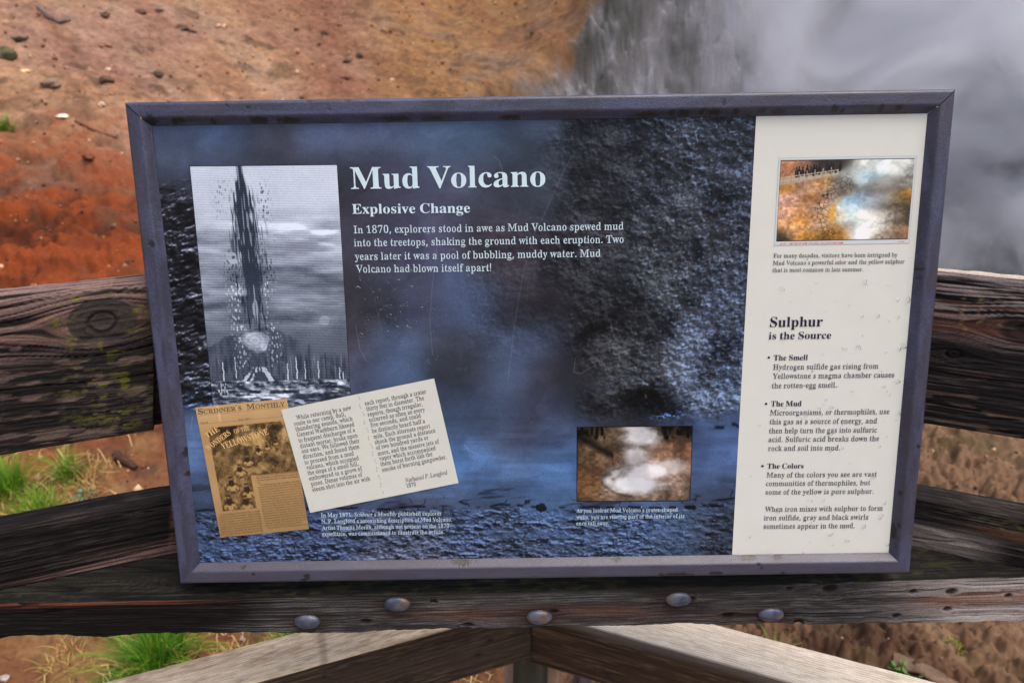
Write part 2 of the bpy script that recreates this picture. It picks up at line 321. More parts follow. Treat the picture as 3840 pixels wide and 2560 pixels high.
(0,116,114,1,22,62,-5,39,0,27,16,24,36,24,139,10,139,10,150,44,185,64,212,72,212,72,155,104,155,104,139,72,139,73,31,76,23,84,20,93,23,103,37,111,33,101,14,87,2),
(0,117,187,1,28,65,-5,43,-1,36,5,28,17,23,41,22,133,17,144,6,147,6,155,71,155,71,32,77,22,88,18,104,23,114,33,113,133,108,144,95,147,95,155,162,155,162,29,167,18,180,15,180,6,154,4,114,-5,114,20,93,2),
(0,118,153,1,19,71,-5,17,130,9,143,-1,147,-1,155,82,155,82,147,69,145,64,138,92,61,120,135,117,143,102,147,102,155,152,155,152,147,140,141,133,128,80,-5),
(0,119,217,1,32,61,-5,8,134,2,143,-5,147,-5,155,69,155,69,147,58,142,58,133,83,63,105,118,97,141,93,146,84,147,84,155,162,155,162,147,150,144,148,138,168,71,193,135,191,144,178,147,178,155,223,155,223,147,215,145,208,133,152,-5,144,-5,111,98,70,-5),
(0,120,160,1,34,2,0,2,7,15,13,27,24,61,68,19,135,11,143,2,147,2,155,84,155,84,147,73,145,70,139,92,103,117,138,113,145,100,147,100,155,155,155,155,148,135,136,99,92,147,16,160,8,160,0,78,0,78,8,90,10,93,17,69,57,42,19,45,11,59,7,59,0),
(0,121,150,1,31,26,-70,13,-68,1,-58,-3,-42,1,-28,13,-20,27,-21,36,-30,38,-47,45,-49,61,-31,70,-2,16,131,8,144,-2,147,-2,155,81,155,81,147,68,145,64,137,93,59,119,134,116,144,101,147,101,155,150,155,150,147,140,142,132,128,67,-44,50,-64),
(0,122,146,1,18,6,0,6,7,84,144,59,144,42,140,31,130,22,108,13,108,16,155,137,155,137,145,63,12,89,13,108,19,120,32,130,54,138,54,134,0),
(1,33,90,2,5,8,36,67,30,237,45,240,60,237,55,67,45,-3,35,4,31,18,35,32,45,39,55,32,59,18,55,5),
(1,44,90,1,6,14,-43,31,39,62,39,64,35,58,14,36,-43),
(1,45,108,1,4,13,77,13,103,95,103,95,77),
(1,46,90,1,8,45,-5,29,2,24,18,29,34,45,41,61,34,66,18,61,2),
(1,48,188,2,20,16,94,-3,64,3,53,11,41,26,26,66,21,121,26,175,41,214,53,229,64,237,94,243,124,237,135,230,146,215,161,175,167,120,161,65,146,26,134,10,123,2,94,18,113,26,126,44,131,71,134,120,131,169,126,196,113,214,94,221,75,214,62,197,56,169,54,120,56,71,62,44,75,26),
(1,49,188,1,27,34,1,41,6,41,12,34,17,81,20,86,25,86,190,78,211,56,186,45,177,34,173,28,177,25,193,17,197,62,219,70,218,81,222,95,240,122,240,116,223,117,30,120,21,124,20,170,17,163,12,163,6,170,1),
(1,50,188,1,40,17,5,23,6,22,30,33,47,34,55,107,139,119,161,122,180,122,197,116,210,96,221,82,222,58,211,49,188,55,169,42,170,22,190,24,210,40,229,62,241,87,243,116,239,135,227,150,209,154,187,150,165,136,136,116,108,43,37,137,36,145,41,153,70,171,70,170,47,160,30,160,6,165,6,165,1,29,0,18,1),
(1,51,188,1,59,82,-3,50,0,33,7,18,22,14,40,37,62,41,37,48,30,65,22,94,22,112,29,124,40,130,70,128,82,122,92,95,114,49,115,58,119,59,124,57,129,49,133,93,134,98,137,100,143,115,159,120,170,120,200,116,208,105,217,88,222,73,220,59,213,52,204,49,190,54,174,33,180,22,195,21,204,30,222,51,237,67,242,96,243,114,239,128,232,144,219,152,205,154,183,149,164,119,129,113,136,110,127,117,128,127,122,152,102,161,86,163,64,155,35,138,14,115,1),
(1,52,188,2,38,11,62,1,69,6,69,12,62,16,98,21,106,27,107,52,102,67,80,62,10,64,9,68,15,68,15,97,78,205,85,214,94,216,102,224,106,238,141,238,135,216,138,91,142,80,164,85,179,83,171,79,170,74,171,68,179,65,164,62,142,67,137,52,136,32,141,23,145,21,176,16,170,12,170,6,177,2,28,85,80,85,102,80,107,96,107,189,103,199,107,203,98,208,101,204,91,207,98,200),
(1,53,188,1,51,82,-3,51,0,31,9,19,24,17,43,26,46,30,54,39,59,44,35,58,24,77,20,101,26,117,35,124,47,128,68,127,89,119,107,100,118,79,123,46,125,36,122,25,126,32,128,32,140,24,147,23,158,29,205,38,210,40,216,41,233,36,234,37,238,152,238,153,234,147,234,148,212,149,206,157,201,158,184,155,180,140,179,133,205,52,203,46,141,84,146,119,140,147,117,159,91,158,53,144,24,117,3),
(1,54,188,2,36,14,98,-3,78,-1,61,7,48,20,38,37,26,81,26,147,38,191,55,221,79,238,117,243,133,240,152,228,160,216,162,204,150,187,132,182,136,202,129,215,110,223,92,219,76,204,65,187,56,158,56,141,65,135,84,144,109,147,125,145,138,138,153,124,162,107,167,68,162,44,147,17,128,2,99,19,120,27,132,45,136,74,133,103,123,117,104,126,91,126,74,121,64,124,54,112,56,79,61,53,78,28),
(1,55,188,1,20,56,1,146,204,47,205,40,199,35,169,15,169,17,199,27,210,27,234,22,234,22,238,171,238,172,234,166,234,166,226,157,206,156,200,162,191,159,180,84,0),
(1,56,188,3,31,17,15,92,-3,60,1,38,14,23,36,19,66,23,84,35,101,51,116,66,121,44,140,31,160,27,186,34,212,47,228,64,239,106,243,123,240,136,233,150,218,157,202,159,179,155,163,138,140,116,128,136,118,156,100,167,78,169,56,160,30,143,10,123,0,101,139,108,138,111,141,112,147,128,167,132,191,128,203,118,214,104,222,90,223,77,219,64,209,58,196,57,180,61,166,79,144,88,140,93,16,111,20,133,37,139,52,138,69,131,82,107,101,103,107,75,111,72,102,49,75,49,48,53,38,64,27,80,18),
(1,57,188,2,39,16,76,-3,52,-1,35,8,24,21,22,40,33,42,37,53,49,31,61,21,78,18,100,25,120,48,127,66,133,99,131,110,123,113,119,107,109,101,87,93,70,93,55,98,39,110,28,126,22,145,21,174,28,201,45,227,69,241,96,243,115,239,126,233,140,221,150,205,162,160,163,104,152,55,137,24,125,11,109,2,92,117,101,118,114,125,125,123,134,138,131,173,123,197,107,215,91,221,72,215,61,204,53,187,51,164,55,139,60,129,76,119),
(1,65,218,2,43,7,-5,-1,-2,13,21,20,25,44,43,80,46,98,68,152,74,163,85,165,89,169,95,186,101,227,104,232,112,232,116,222,121,186,186,29,196,19,219,13,221,9,218,5,222,-1,156,0,126,-4,113,-2,117,5,114,9,118,13,148,17,152,22,139,59,129,70,121,65,109,64,53,65,37,20,42,15,62,13,61,5,65,-2,52,-4,30,0,1,-3,58,81,103,83,126,76,125,94,103,147,88,161,84,143),
(1,66,221,3,32,12,12,7,-2,10,4,7,10,37,16,46,21,48,131,46,207,40,211,11,215,7,219,10,223,6,230,19,232,42,228,76,228,116,231,143,224,167,212,183,196,187,186,187,166,175,145,145,124,173,108,195,84,198,66,197,52,186,29,161,9,131,-1,49,0,20,-4,86,123,101,130,130,131,148,151,152,165,152,186,147,197,140,205,121,212,83,212,80,203,81,138,111,15,135,19,152,30,160,49,160,80,153,93,132,112,102,111,86,118,81,104,81,22,86,16),
(1,67,234,1,46,128,-6,101,-3,77,7,58,24,39,49,30,72,24,105,25,132,33,164,44,185,64,210,77,221,102,231,120,236,144,236,163,231,198,216,203,220,208,234,220,234,219,221,211,210,217,188,220,153,209,152,192,195,187,201,139,217,117,217,103,212,78,188,68,168,62,131,63,85,73,51,92,29,121,14,145,13,178,24,211,51,214,52,218,44,224,44,215,29,190,9,161,-3),
(1,68,248,2,31,15,9,-2,13,4,9,10,18,14,41,16,47,23,47,199,45,208,40,211,6,218,10,223,6,230,19,232,42,228,76,228,128,230,162,221,181,210,198,193,210,175,221,141,221,86,215,62,206,42,192,26,172,11,146,2,114,-3,79,0,45,0,22,-4,111,15,143,21,163,35,173,47,185,86,184,143,175,177,155,199,142,208,128,212,89,213,82,208,80,201,80,28,84,17),
(1,69,221,1,66,5,-2,9,4,5,10,46,19,49,109,46,207,36,212,7,218,10,223,7,230,20,232,44,228,80,228,122,231,193,226,196,224,189,222,188,216,200,194,204,171,202,158,189,157,182,189,176,201,171,204,143,211,89,212,82,210,81,135,87,119,97,125,119,125,129,129,142,175,155,174,153,143,151,131,142,119,142,113,153,95,156,71,155,57,141,57,136,90,129,108,122,111,102,108,86,112,81,99,81,30,81,22,88,17,135,17,161,21,183,33,204,74,217,73,215,54,205,28,196,12,198,4,189,0,125,-2,78,0,42,0,19,-4),
(1,70,202,1,57,7,-2,10,4,6,10,37,16,46,22,48,129,47,203,40,210,6,218,9,223,6,230,19,231,43,228,78,228,120,231,191,226,193,224,187,222,186,216,196,199,201,171,199,158,193,157,186,158,178,193,167,205,140,211,81,211,81,135,86,120,95,126,117,125,127,129,141,175,153,175,155,162,151,139,140,116,149,105,152,93,155,71,153,57,141,57,132,97,123,109,100,109,86,115,81,100,83,20,124,12,129,10,126,4,130,-2,117,-5,82,0,42,0,19,-4),
(1,71,254,1,59,134,-9,114,-6,79,7,65,17,44,42,31,71,26,96,25,124,31,157,40,179,54,198,70,216,85,225,115,235,140,236,165,230,199,215,206,232,217,232,221,227,211,210,219,182,220,153,209,152,206,156,194,191,187,200,159,213,138,217,118,217,104,212,79,189,69,169,64,143,62,114,66,72,80,40,111,14,130,10,158,12,174,19,180,26,181,78,172,84,136,89,140,95,136,102,150,104,185,99,215,99,238,103,252,101,248,95,252,89,242,86,219,84,213,78,215,19,164,-5),
(1,72,262,1,70,6,-2,10,4,6,10,36,16,46,20,48,106,47,204,41,211,7,218,10,223,7,230,20,232,44,228,79,228,109,232,122,230,118,223,122,219,118,215,82,209,81,137,86,121,108,127,154,127,175,121,181,137,180,209,174,212,144,215,140,219,144,223,140,230,153,232,182,228,218,228,242,232,255,230,251,223,255,218,216,208,214,130,216,21,225,16,255,10,251,4,255,-2,242,-4,218,0,182,0,153,-4,140,-2,143,4,140,10,174,17,181,24,181,99,175,115,154,108,108,108,86,115,81,99,83,20,92,16,122,10,119,4,122,-2,109,-4,79,0,43,0,20,-4),
(1,73,130,1,30,6,-2,9,4,6,10,15,14,39,17,47,23,48,198,44,211,5,217,9,223,5,230,18,232,47,228,88,228,111,232,124,230,120,223,124,218,91,213,82,207,81,29,84,18,120,13,124,9,120,4,124,-2,111,-4,82,0,42,0,18,-4),
(1,74,165,1,37,54,-36,41,-34,33,-29,14,-9,7,9,9,24,22,36,29,32,36,22,37,11,32,-6,42,-16,68,-14,77,-6,82,6,83,202,81,208,77,210,43,215,38,218,42,223,38,230,51,232,81,228,122,228,145,232,159,230,155,223,158,219,154,215,122,211,118,206,118,45,113,10,108,-3,89,-23,74,-31),
(1,75,255,1,71,7,-2,10,4,7,10,37,16,46,20,49,106,47,204,41,211,7,218,11,223,7,230,20,232,44,228,80,228,109,232,123,230,119,223,122,219,118,215,83,209,82,122,88,109,103,113,124,134,127,155,177,209,172,214,153,214,144,218,148,223,144,230,157,232,185,228,231,232,244,230,241,223,244,218,213,211,191,202,170,174,145,149,134,142,140,124,209,35,228,20,257,12,259,9,257,4,261,-2,182,0,152,-5,139,-2,143,4,142,12,171,12,176,14,177,21,117,98,109,106,90,109,83,103,81,93,83,20,92,16,123,10,119,4,123,-2,109,-4,80,0,44,0,20,-4),
(1,76,213,1,39,6,-2,10,4,6,10,42,17,46,20,48,35,47,204,41,211,7,218,10,223,7,230,20,232,43,228,84,228,113,232,127,230,123,223,126,218,118,214,87,211,83,210,81,204,82,20,88,17,136,17,171,25,185,39,203,79,216,79,215,66,206,33,195,12,194,7,198,4,189,1,125,-2,78,0,43,0,19,-4),
(1,77,317,1,73,6,-2,9,4,6,10,37,19,36,179,37,191,45,194,48,201,42,211,11,215,6,219,10,223,6,230,19,232,87,226,88,213,144,84,158,70,163,88,206,191,212,201,227,208,231,218,229,222,231,226,297,231,310,230,306,223,310,218,277,210,270,203,270,194,270,24,272,18,276,16,305,12,309,9,306,4,310,-2,297,-4,268,0,233,0,209,-4,197,-2,201,4,197,9,201,12,231,17,235,18,237,27,237,182,228,201,223,182,180,80,174,70,163,68,159,64,152,47,144,0,135,0,124,53,68,182,52,197,55,177,55,46,51,21,60,15,86,10,83,4,86,-2,73,-4,49,0,19,-4),
(1,78,247,1,56,202,-5,167,52,71,166,52,178,55,157,53,19,59,15,85,10,81,4,85,-2,72,-4,43,0,20,-4,8,-2,11,4,9,9,12,12,37,15,40,19,36,33,36,158,38,170,47,176,49,182,48,197,20,214,11,214,12,223,8,229,15,231,72,226,82,207,178,93,196,81,194,102,194,189,197,209,194,212,169,215,165,219,168,223,164,230,177,232,200,228,228,232,241,230,238,223,241,218,216,213,211,209,213,100,211,89,202,83,200,59,212,0,210,-5),
(1,79,263,2,27,16,130,-9,109,-6,84,4,59,24,45,43,34,65,27,88,25,114,27,139,34,163,45,184,62,207,73,218,97,230,133,237,154,233,179,224,203,204,218,185,229,164,236,140,238,114,236,88,229,65,203,23,189,10,165,-2,132,10,160,16,184,39,195,65,201,114,196,156,183,188,158,212,130,218,102,212,79,188,67,163,62,114,66,72,77,44,105,15),
(1,80,209,2,36,12,6,-2,10,4,6,10,36,16,46,20,48,100,47,204,41,211,7,218,10,223,7,230,20,232,43,228,78,228,119,230,148,224,170,212,187,193,193,175,192,153,183,131,167,117,143,105,109,100,97,101,87,107,81,91,83,20,92,16,122,10,119,4,122,-2,109,-4,79,0,43,0,20,-4,87,111,96,117,129,121,150,136,157,157,156,180,148,197,136,207,114,212,87,212,81,208,81,126),
(1,81,263,2,28,17,189,-58,154,-49,94,0,68,14,43,45,29,81,25,127,30,151,39,174,68,214,111,234,147,235,187,219,218,185,233,152,238,127,238,103,229,65,203,23,186,9,165,0,162,-11,172,-24,183,-30,212,-38,241,-35,248,-46,231,-55,133,4,155,5,187,44,197,74,201,114,197,156,186,184,158,212,130,218,102,212,79,188,67,163,62,114,66,72,77,44,105,15,117,7),
(1,82,236,2,42,14,6,-2,10,4,6,10,36,16,46,20,48,106,45,208,7,218,10,223,7,230,20,232,43,228,79,228,122,230,157,221,180,207,195,187,197,158,186,135,169,121,152,113,155,103,206,26,225,14,239,12,236,4,241,-2,175,1,116,102,110,106,96,103,87,110,81,94,83,20,92,16,122,10,119,4,122,-2,109,-4,79,0,43,0,20,-4,87,113,96,119,130,114,140,121,141,128,154,140,161,152,162,177,156,194,147,202,122,212,89,212,82,208,81,129),
(1,83,195,1,52,23,-4,19,0,28,17,22,40,20,80,32,80,50,24,79,13,103,11,125,16,139,31,146,52,141,66,130,77,69,109,45,131,36,150,32,176,34,196,39,209,61,228,81,236,112,235,152,221,160,234,167,231,172,227,163,222,163,216,169,193,172,158,159,157,152,184,140,206,108,217,88,218,71,212,62,201,56,182,58,170,67,160,135,125,160,102,168,84,171,61,169,41,161,22,146,6,114,-7,79,-7,37,9,34,-5),
(1,84,212,1,42,45,-2,48,4,45,10,81,17,87,24,88,199,79,217,34,205,22,186,16,157,3,157,2,170,5,193,15,216,15,222,9,224,17,227,64,231,94,228,146,231,199,226,201,224,196,222,196,216,206,193,209,170,208,157,195,156,184,199,174,207,139,213,130,217,122,199,122,24,128,17,165,10,162,4,165,-2,152,-4,123,0,81,0,58,-4),
(1,85,246,1,49,124,-7,100,-4,81,4,67,14,55,32,47,67,46,204,40,211,6,218,10,223,6,230,19,232,43,228,79,228,108,232,122,230,118,223,121,219,117,215,88,212,81,209,81,65,84,42,93,27,114,16,131,12,153,14,175,25,183,35,193,62,196,209,190,212,163,218,166,223,163,230,175,232,203,228,226,231,238,229,235,223,238,218,210,208,213,189,213,76,210,51,202,30,191,15,172,1,148,-6),
(1,86,214,1,37,106,-7,95,47,31,198,20,209,-4,215,-8,219,-4,223,-8,229,64,228,94,232,107,230,103,223,107,218,98,214,72,213,65,208,65,202,114,84,129,69,134,89,181,210,148,218,151,223,148,230,161,232,185,228,222,230,218,215,198,211,193,206,191,185,151,81,145,70,134,68,130,64,124,47,115,-7),
(1,87,306,1,67,85,-5,80,12,76,54,24,207,-5,215,-8,219,-5,223,-9,229,92,230,88,223,91,219,88,215,63,214,60,211,59,205,97,90,112,75,116,94,138,149,143,160,154,162,158,167,161,176,152,207,145,211,118,215,113,218,117,223,113,230,221,230,217,223,220,219,217,215,190,211,186,204,223,96,237,81,240,101,276,211,254,215,251,219,253,223,250,229,263,232,284,228,306,231,312,228,310,215,291,208,288,184,253,84,243,81,238,76,233,59,228,11,223,-6,214,-6,208,11,203,59,172,141,158,156,132,82,126,72,111,65,106,54,101,12,95,-5),
(1,88,235,1,70,4,-2,9,4,6,9,8,12,26,16,43,24,51,43,84,91,92,100,104,104,100,120,88,133,51,194,36,206,8,215,11,223,6,230,82,228,110,233,124,230,120,223,123,218,115,214,88,213,84,204,116,155,132,142,140,160,172,211,149,215,146,219,149,223,145,230,158,232,182,228,217,232,231,230,226,223,227,215,205,212,190,205,155,149,148,141,138,141,130,132,191,33,202,22,231,12,229,4,233,-2,161,0,131,-4,118,-2,122,4,121,12,151,15,156,24,121,82,105,93,100,81,65,32,59,18,67,14,84,12,87,9,84,4,88,-2,75,-4,52,0,17,-4),
(1,89,213,1,48,49,-2,53,4,49,10,79,16,89,20,90,92,33,199,9,213,-4,214,-2,223,-8,229,63,228,92,232,105,230,101,223,105,217,71,214,67,211,67,206,109,124,124,110,131,129,177,209,170,214,149,215,150,223,146,229,159,232,181,228,214,231,220,228,217,223,218,215,191,205,187,185,145,115,138,106,127,104,124,96,126,20,135,16,165,10,161,4,165,-2,152,-4,122,0,86,0,63,-4),
(1,90,221,1,39,12,2,14,10,41,35,136,195,140,207,141,216,123,212,75,210,59,205,47,193,32,156,20,157,20,170,25,193,35,215,36,221,32,224,40,227,98,231,197,228,203,222,176,196,78,34,73,13,93,17,147,18,177,28,190,48,201,84,208,85,215,84,215,70,206,35,195,13,195,7,199,5,198,1,92,-2,16,-1),
(1,97,172,2,41,12,127,-3,117,3,100,19,99,12,88,4,48,-3,28,10,21,19,19,32,22,45,47,75,85,96,94,97,103,93,108,105,107,125,101,136,89,143,68,144,55,141,49,136,48,130,53,117,51,107,41,97,34,99,26,109,26,127,47,154,55,160,75,163,100,158,119,148,132,133,137,112,136,22,146,16,157,23,164,9,161,7,147,11,76,18,91,27,104,24,108,30,108,73,102,88,95,80,67,66,52,47,51,34,56,22,61,19),
(1,98,180,2,34,14,23,-4,20,0,30,30,30,203,27,213,9,214,3,219,6,224,3,230,10,231,63,226,64,223,60,222,59,216,60,157,64,145,70,140,69,144,77,152,104,159,129,154,142,143,152,128,159,110,162,89,161,64,155,41,145,21,130,4,102,-7,82,-7,66,1,52,17,27,-6,91,11,108,13,118,24,127,43,131,69,130,104,124,123,112,134,96,139,78,131,66,134,60,122,61,26,66,19),
(1,99,147,1,32,78,-5,54,4,33,24,21,52,19,81,28,121,39,140,63,158,87,163,106,156,122,145,130,133,131,119,123,106,113,106,107,113,103,136,98,142,78,144,66,138,54,117,48,99,48,73,55,48,68,30,91,20,112,22,136,38,144,30,138,18,119,5,99,-2),
(1,100,185,2,42,14,70,-5,56,-2,45,6,33,19,25,36,19,74,25,116,40,142,50,152,63,158,79,159,98,155,109,148,110,141,117,146,120,157,120,207,115,213,94,214,87,219,90,224,86,230,100,232,154,226,154,222,150,222,149,216,150,27,154,19,174,18,176,14,171,10,173,2,151,7,131,5,116,-2,113,0,120,5,120,10,112,20,110,11,98,1,86,15,102,27,115,26,121,31,120,121,113,137,101,132,87,139,75,138,61,127,53,110,50,68,54,38,67,20),
(1,101,150,2,30,9,77,-5,53,4,36,20,24,43,19,79,27,122,37,140,57,156,83,163,95,161,119,144,126,132,133,112,130,86,137,90,135,84,88,80,64,81,55,86,50,65,57,42,68,29,89,22,110,24,130,42,135,43,143,36,138,23,119,8,99,-2,54,93,74,99,102,95,106,113,95,141,76,145,66,140,56,125,51,110),
(1,102,107,1,48,6,-2,10,4,8,8,9,12,33,15,36,19,35,126,31,142,13,139,15,144,19,144,19,150,15,150,13,155,31,151,35,166,37,195,51,217,79,235,99,234,121,213,125,195,123,188,114,180,106,182,99,192,101,212,97,218,78,216,67,203,65,167,70,151,91,156,101,154,93,150,93,144,101,139,91,137,70,142,66,132,65,24,72,14,92,13,101,10,98,4,101,-2,88,-4,59,0),
(1,103,164,3,47,16,11,73,-74,48,-70,29,-63,17,-54,9,-41,11,-33,36,-13,24,2,23,19,45,54,50,54,29,76,22,90,20,106,23,123,45,151,73,163,90,161,116,150,158,151,150,148,149,143,150,139,157,135,128,136,136,114,137,98,133,83,124,69,108,56,86,48,71,49,63,55,57,56,58,45,46,31,47,26,55,21,95,24,119,20,136,14,146,3,155,-28,154,-37,137,-58,123,-66,106,-71,79,66,89,67,97,72,105,83,108,93,106,133,100,140,86,144,71,144,64,141,53,128,49,112,51,88,62,69,61,64,64,62,80,-55,105,-52,126,-44,132,-33,130,-21,121,-16,65,-17,48,-14,36,-33,40,-46,51,-52),
(1,104,190,1,50,8,-2,12,4,9,8,11,12,30,13,36,21,35,206,30,214,12,216,8,230,68,226,64,216,65,151,69,139,73,132,77,142,91,151,121,157,132,154,146,144,156,119,156,18,161,14,179,12,182,8,179,4,183,-2,130,0,99,-2,104,4,101,8,103,12,113,12,123,16,127,28,125,123,118,134,104,135,93,132,83,124,73,125,67,120,65,112,64,18,69,14,88,12,90,8,87,4,91,-2,38,0),
(1,105,99,2,8,20,50,182,39,192,35,206,39,221,50,230,62,221,66,206,62,192,8,-2,12,4,9,8,11,12,30,13,36,21,35,136,28,143,13,143,9,157,68,154,69,150,65,149,64,144,65,18,69,14,88,12,90,8,87,4,91,-2),
(1,106,105,2,8,27,53,183,41,192,37,207,42,222,53,231,65,222,69,207,65,192,18,-74,7,-72,1,-68,-17,-49,-21,-35,-18,-24,-10,-16,-3,-17,6,-31,3,-50,7,-54,18,-55,31,-50,40,-35,41,133,35,141,17,142,10,146,13,151,9,157,22,159,74,154,69,143,69,-31,62,-46,51,-58,33,-69),
(1,107,179,1,53,7,-2,11,4,8,8,11,12,30,13,36,18,37,75,35,209,28,215,13,216,9,230,68,226,64,216,65,90,69,76,86,81,98,92,104,117,123,139,121,143,104,143,105,151,101,157,174,157,171,151,174,145,139,133,125,113,111,104,110,96,156,27,171,16,186,12,188,8,185,4,189,-2,135,0,104,-3,108,4,104,9,111,13,126,12,129,18,89,72,73,76,66,70,65,62,64,18,69,14,88,12,90,8,87,4,91,-2),
(1,108,100,1,20,8,-2,12,4,9,8,11,12,30,13,36,21,35,208,29,215,13,216,9,219,11,224,9,230,68,226,64,216,65,18,69,14,88,12,90,8,87,4,91,-2),
(1,109,277,1,71,8,-2,12,4,9,8,11,12,30,13,35,18,36,130,30,141,12,143,8,157,67,154,68,150,64,149,63,144,70,128,74,138,83,147,119,157,140,148,160,129,161,136,167,144,193,155,209,157,219,154,237,138,243,106,243,18,247,14,266,12,268,8,265,4,269,-2,187,-2,191,4,189,8,191,12,210,14,214,18,213,120,208,132,191,135,171,125,161,127,153,121,152,113,153,19,157,14,176,12,178,8,175,4,179,-2,98,-2,102,4,100,8,102,12,121,14,125,18,124,123,116,134,102,135,82,124,73,125,66,120,64,112,64,19,68,14,87,12,89,8,86,4,90,-2),
(1,110,190,1,48,8,-2,12,4,9,8,11,12,30,13,36,18,36,130,30,141,12,143,8,157,68,154,69,150,64,150,64,144,71,129,80,145,98,155,127,155,146,144,156,119,156,18,161,14,179,12,182,8,179,4,183,-2,130,0,99,-2,104,4,101,8,103,12,113,12,123,16,127,28,125,123,118,134,104,135,86,128,72,126,66,120,65,112,64,18,69,14,88,12,90,8,87,4,91,-2,38,0),
(1,111,168,2,16,16,84,-9,55,0,38,15,24,44,19,77,24,111,38,139,60,157,84,164,108,157,129,140,144,111,149,77,144,43,130,14,108,-3,84,10,100,13,111,29,117,44,119,77,117,110,111,126,99,142,84,145,69,142,57,125,52,110,49,77,52,45,57,29,69,13),
(1,112,186,2,37,16,7,-72,11,-66,10,-58,30,-56,36,-50,35,130,33,137,28,142,12,143,8,157,66,154,63,143,65,137,73,133,71,137,76,144,93,155,115,159,133,154,152,135,164,103,165,61,156,29,143,9,123,-3,107,-5,87,0,76,8,75,15,68,10,65,-1,66,-52,96,-57,99,-61,96,-65,100,-72,39,-70,98,15,109,17,124,28,132,45,135,68,134,102,129,121,119,133,104,138,95,137,83,126,67,125,64,119,65,32,75,21,84,23),
(1,113,182,2,33,16,86,-72,89,-65,86,-60,120,-52,120,3,111,14,109,7,97,0,66,-4,53,1,39,12,27,31,20,55,20,85,25,108,43,143,67,158,85,163,102,161,115,154,129,138,150,157,158,159,161,154,151,125,150,-52,155,-56,175,-57,178,-61,175,-65,179,-72,123,-70,99,-74,89,16,102,22,114,17,119,26,121,121,120,129,115,136,103,141,85,144,70,139,57,120,51,102,50,69,52,45,60,28,76,17),
(1,114,144,1,39,8,-2,12,4,9,8,11,12,30,13,36,18,34,136,27,143,12,143,9,157,67,154,68,150,64,149,64,138,71,122,73,132,80,139,94,144,111,156,120,157,129,153,135,142,133,121,126,113,120,114,109,129,102,131,93,129,84,119,74,121,67,115,65,20,70,15,92,13,100,9,97,4,100,-2,87,-4,63,0),
(1,115,144,1,44,76,-8,52,-4,34,6,26,-5,15,1,23,7,16,36,16,54,28,54,40,23,63,12,76,11,89,14,94,19,99,34,97,43,91,51,51,72,33,89,27,107,29,135,37,149,57,161,82,162,108,152,111,159,119,160,125,154,117,149,125,122,124,109,112,109,101,136,84,143,59,142,50,127,50,116,55,110,108,80,116,69,120,56,123,30,117,14,100,-1),
(1,116,114,1,34,62,-2,43,7,35,18,32,134,29,143,15,139,16,145,21,145,44,172,61,210,64,213,68,213,74,213,75,206,64,166,68,151,88,157,103,154,95,150,95,145,103,140,88,138,68,143,65,134,64,29,71,20,82,20,89,24,102,40,114,33,110,21,99,10,90,6,80,7),
(1,117,187,1,45,65,-3,43,8,35,20,32,42,31,134,25,142,8,143,5,147,7,151,4,157,65,154,66,150,61,149,61,143,62,34,69,21,86,18,105,28,114,26,122,31,124,39,122,135,115,142,98,143,94,146,96,151,93,157,106,159,156,154,152,144,152,28,154,22,160,18,177,19,180,6,176,3,159,8,144,7,119,-2,116,0,124,10,118,25,114,15,105,6,89,0),
(1,118,153,1,29,71,-5,63,41,28,131,21,138,1,143,2,151,-2,157,52,155,84,158,80,151,84,145,75,142,58,142,56,137,79,75,92,59,96,79,121,139,100,145,100,157,154,157,151,143,134,137,134,124,108,60,97,58,89,49,82,0,80,-5),
(1,119,217,1,57,61,-5,56,12,53,42,18,136,-5,143,1,151,-2,151,0,158,6,155,70,157,66,151,68,143,51,144,48,137,70,76,83,62,87,81,97,102,107,104,115,117,109,138,86,143,86,151,82,158,114,155,163,157,159,151,163,146,156,142,142,142,139,133,155,85,168,68,172,87,193,140,180,143,176,157,224,157,221,143,207,139,208,128,183,70,173,67,166,58,158,11,153,-6,144,-6,142,0,136,52,122,90,111,100,108,81,97,60,87,57,80,48,75,12,70,-5),
(1,120,160,1,54,1,-2,3,4,1,9,23,19,49,57,57,65,67,68,64,83,52,96,35,127,26,135,4,143,2,147,5,151,1,156,86,157,82,151,86,146,78,142,65,144,61,138,80,108,92,101,99,118,119,142,103,143,99,157,157,157,155,152,157,146,135,136,112,103,104,95,93,92,97,77,108,63,129,28,142,16,159,12,156,4,161,-2,107,0,76,-2,80,4,79,12,98,11,103,15,84,47,69,59,64,47,41,14,57,12,61,-3,31,0),
(1,121,150,1,44,26,-69,9,-58,4,-40,12,-25,18,-21,27,-28,34,-48,41,-49,47,-45,57,-29,69,-3,66,28,32,112,26,134,9,142,-2,143,3,151,-4,157,82,157,78,151,81,147,79,143,60,143,54,140,55,136,79,73,93,58,96,77,120,140,104,143,100,157,112,159,128,156,144,158,148,143,134,137,133,124,114,70,108,60,98,57,91,47,85,-7,75,-37,57,-61),
(1,122,146,1,35,10,5,13,4,8,7,11,11,29,28,82,125,85,136,86,144,74,141,39,138,32,130,24,106,11,107,12,126,21,149,17,154,68,159,132,154,132,149,129,150,132,142,118,129,62,26,59,11,108,19,117,28,128,56,134,56,141,55,141,47,134,18,128,6,132,2,76,-3,12,1),
(1,8217,90,1,6,14,237,31,319,62,319,64,315,58,294,36,237),
(2,39,76,1,4,29,153,22,240,54,240,47,153),
(2,46,90,1,8,45,-5,29,2,24,18,29,34,45,41,61,34,66,18,61,2),
(2,76,224,1,23,-12,0,-10,7,3,8,14,13,23,27,69,197,69,218,61,223,45,226,47,232,139,232,137,226,115,220,106,205,58,21,63,14,75,12,120,12,149,16,173,29,199,66,206,66,184,0),
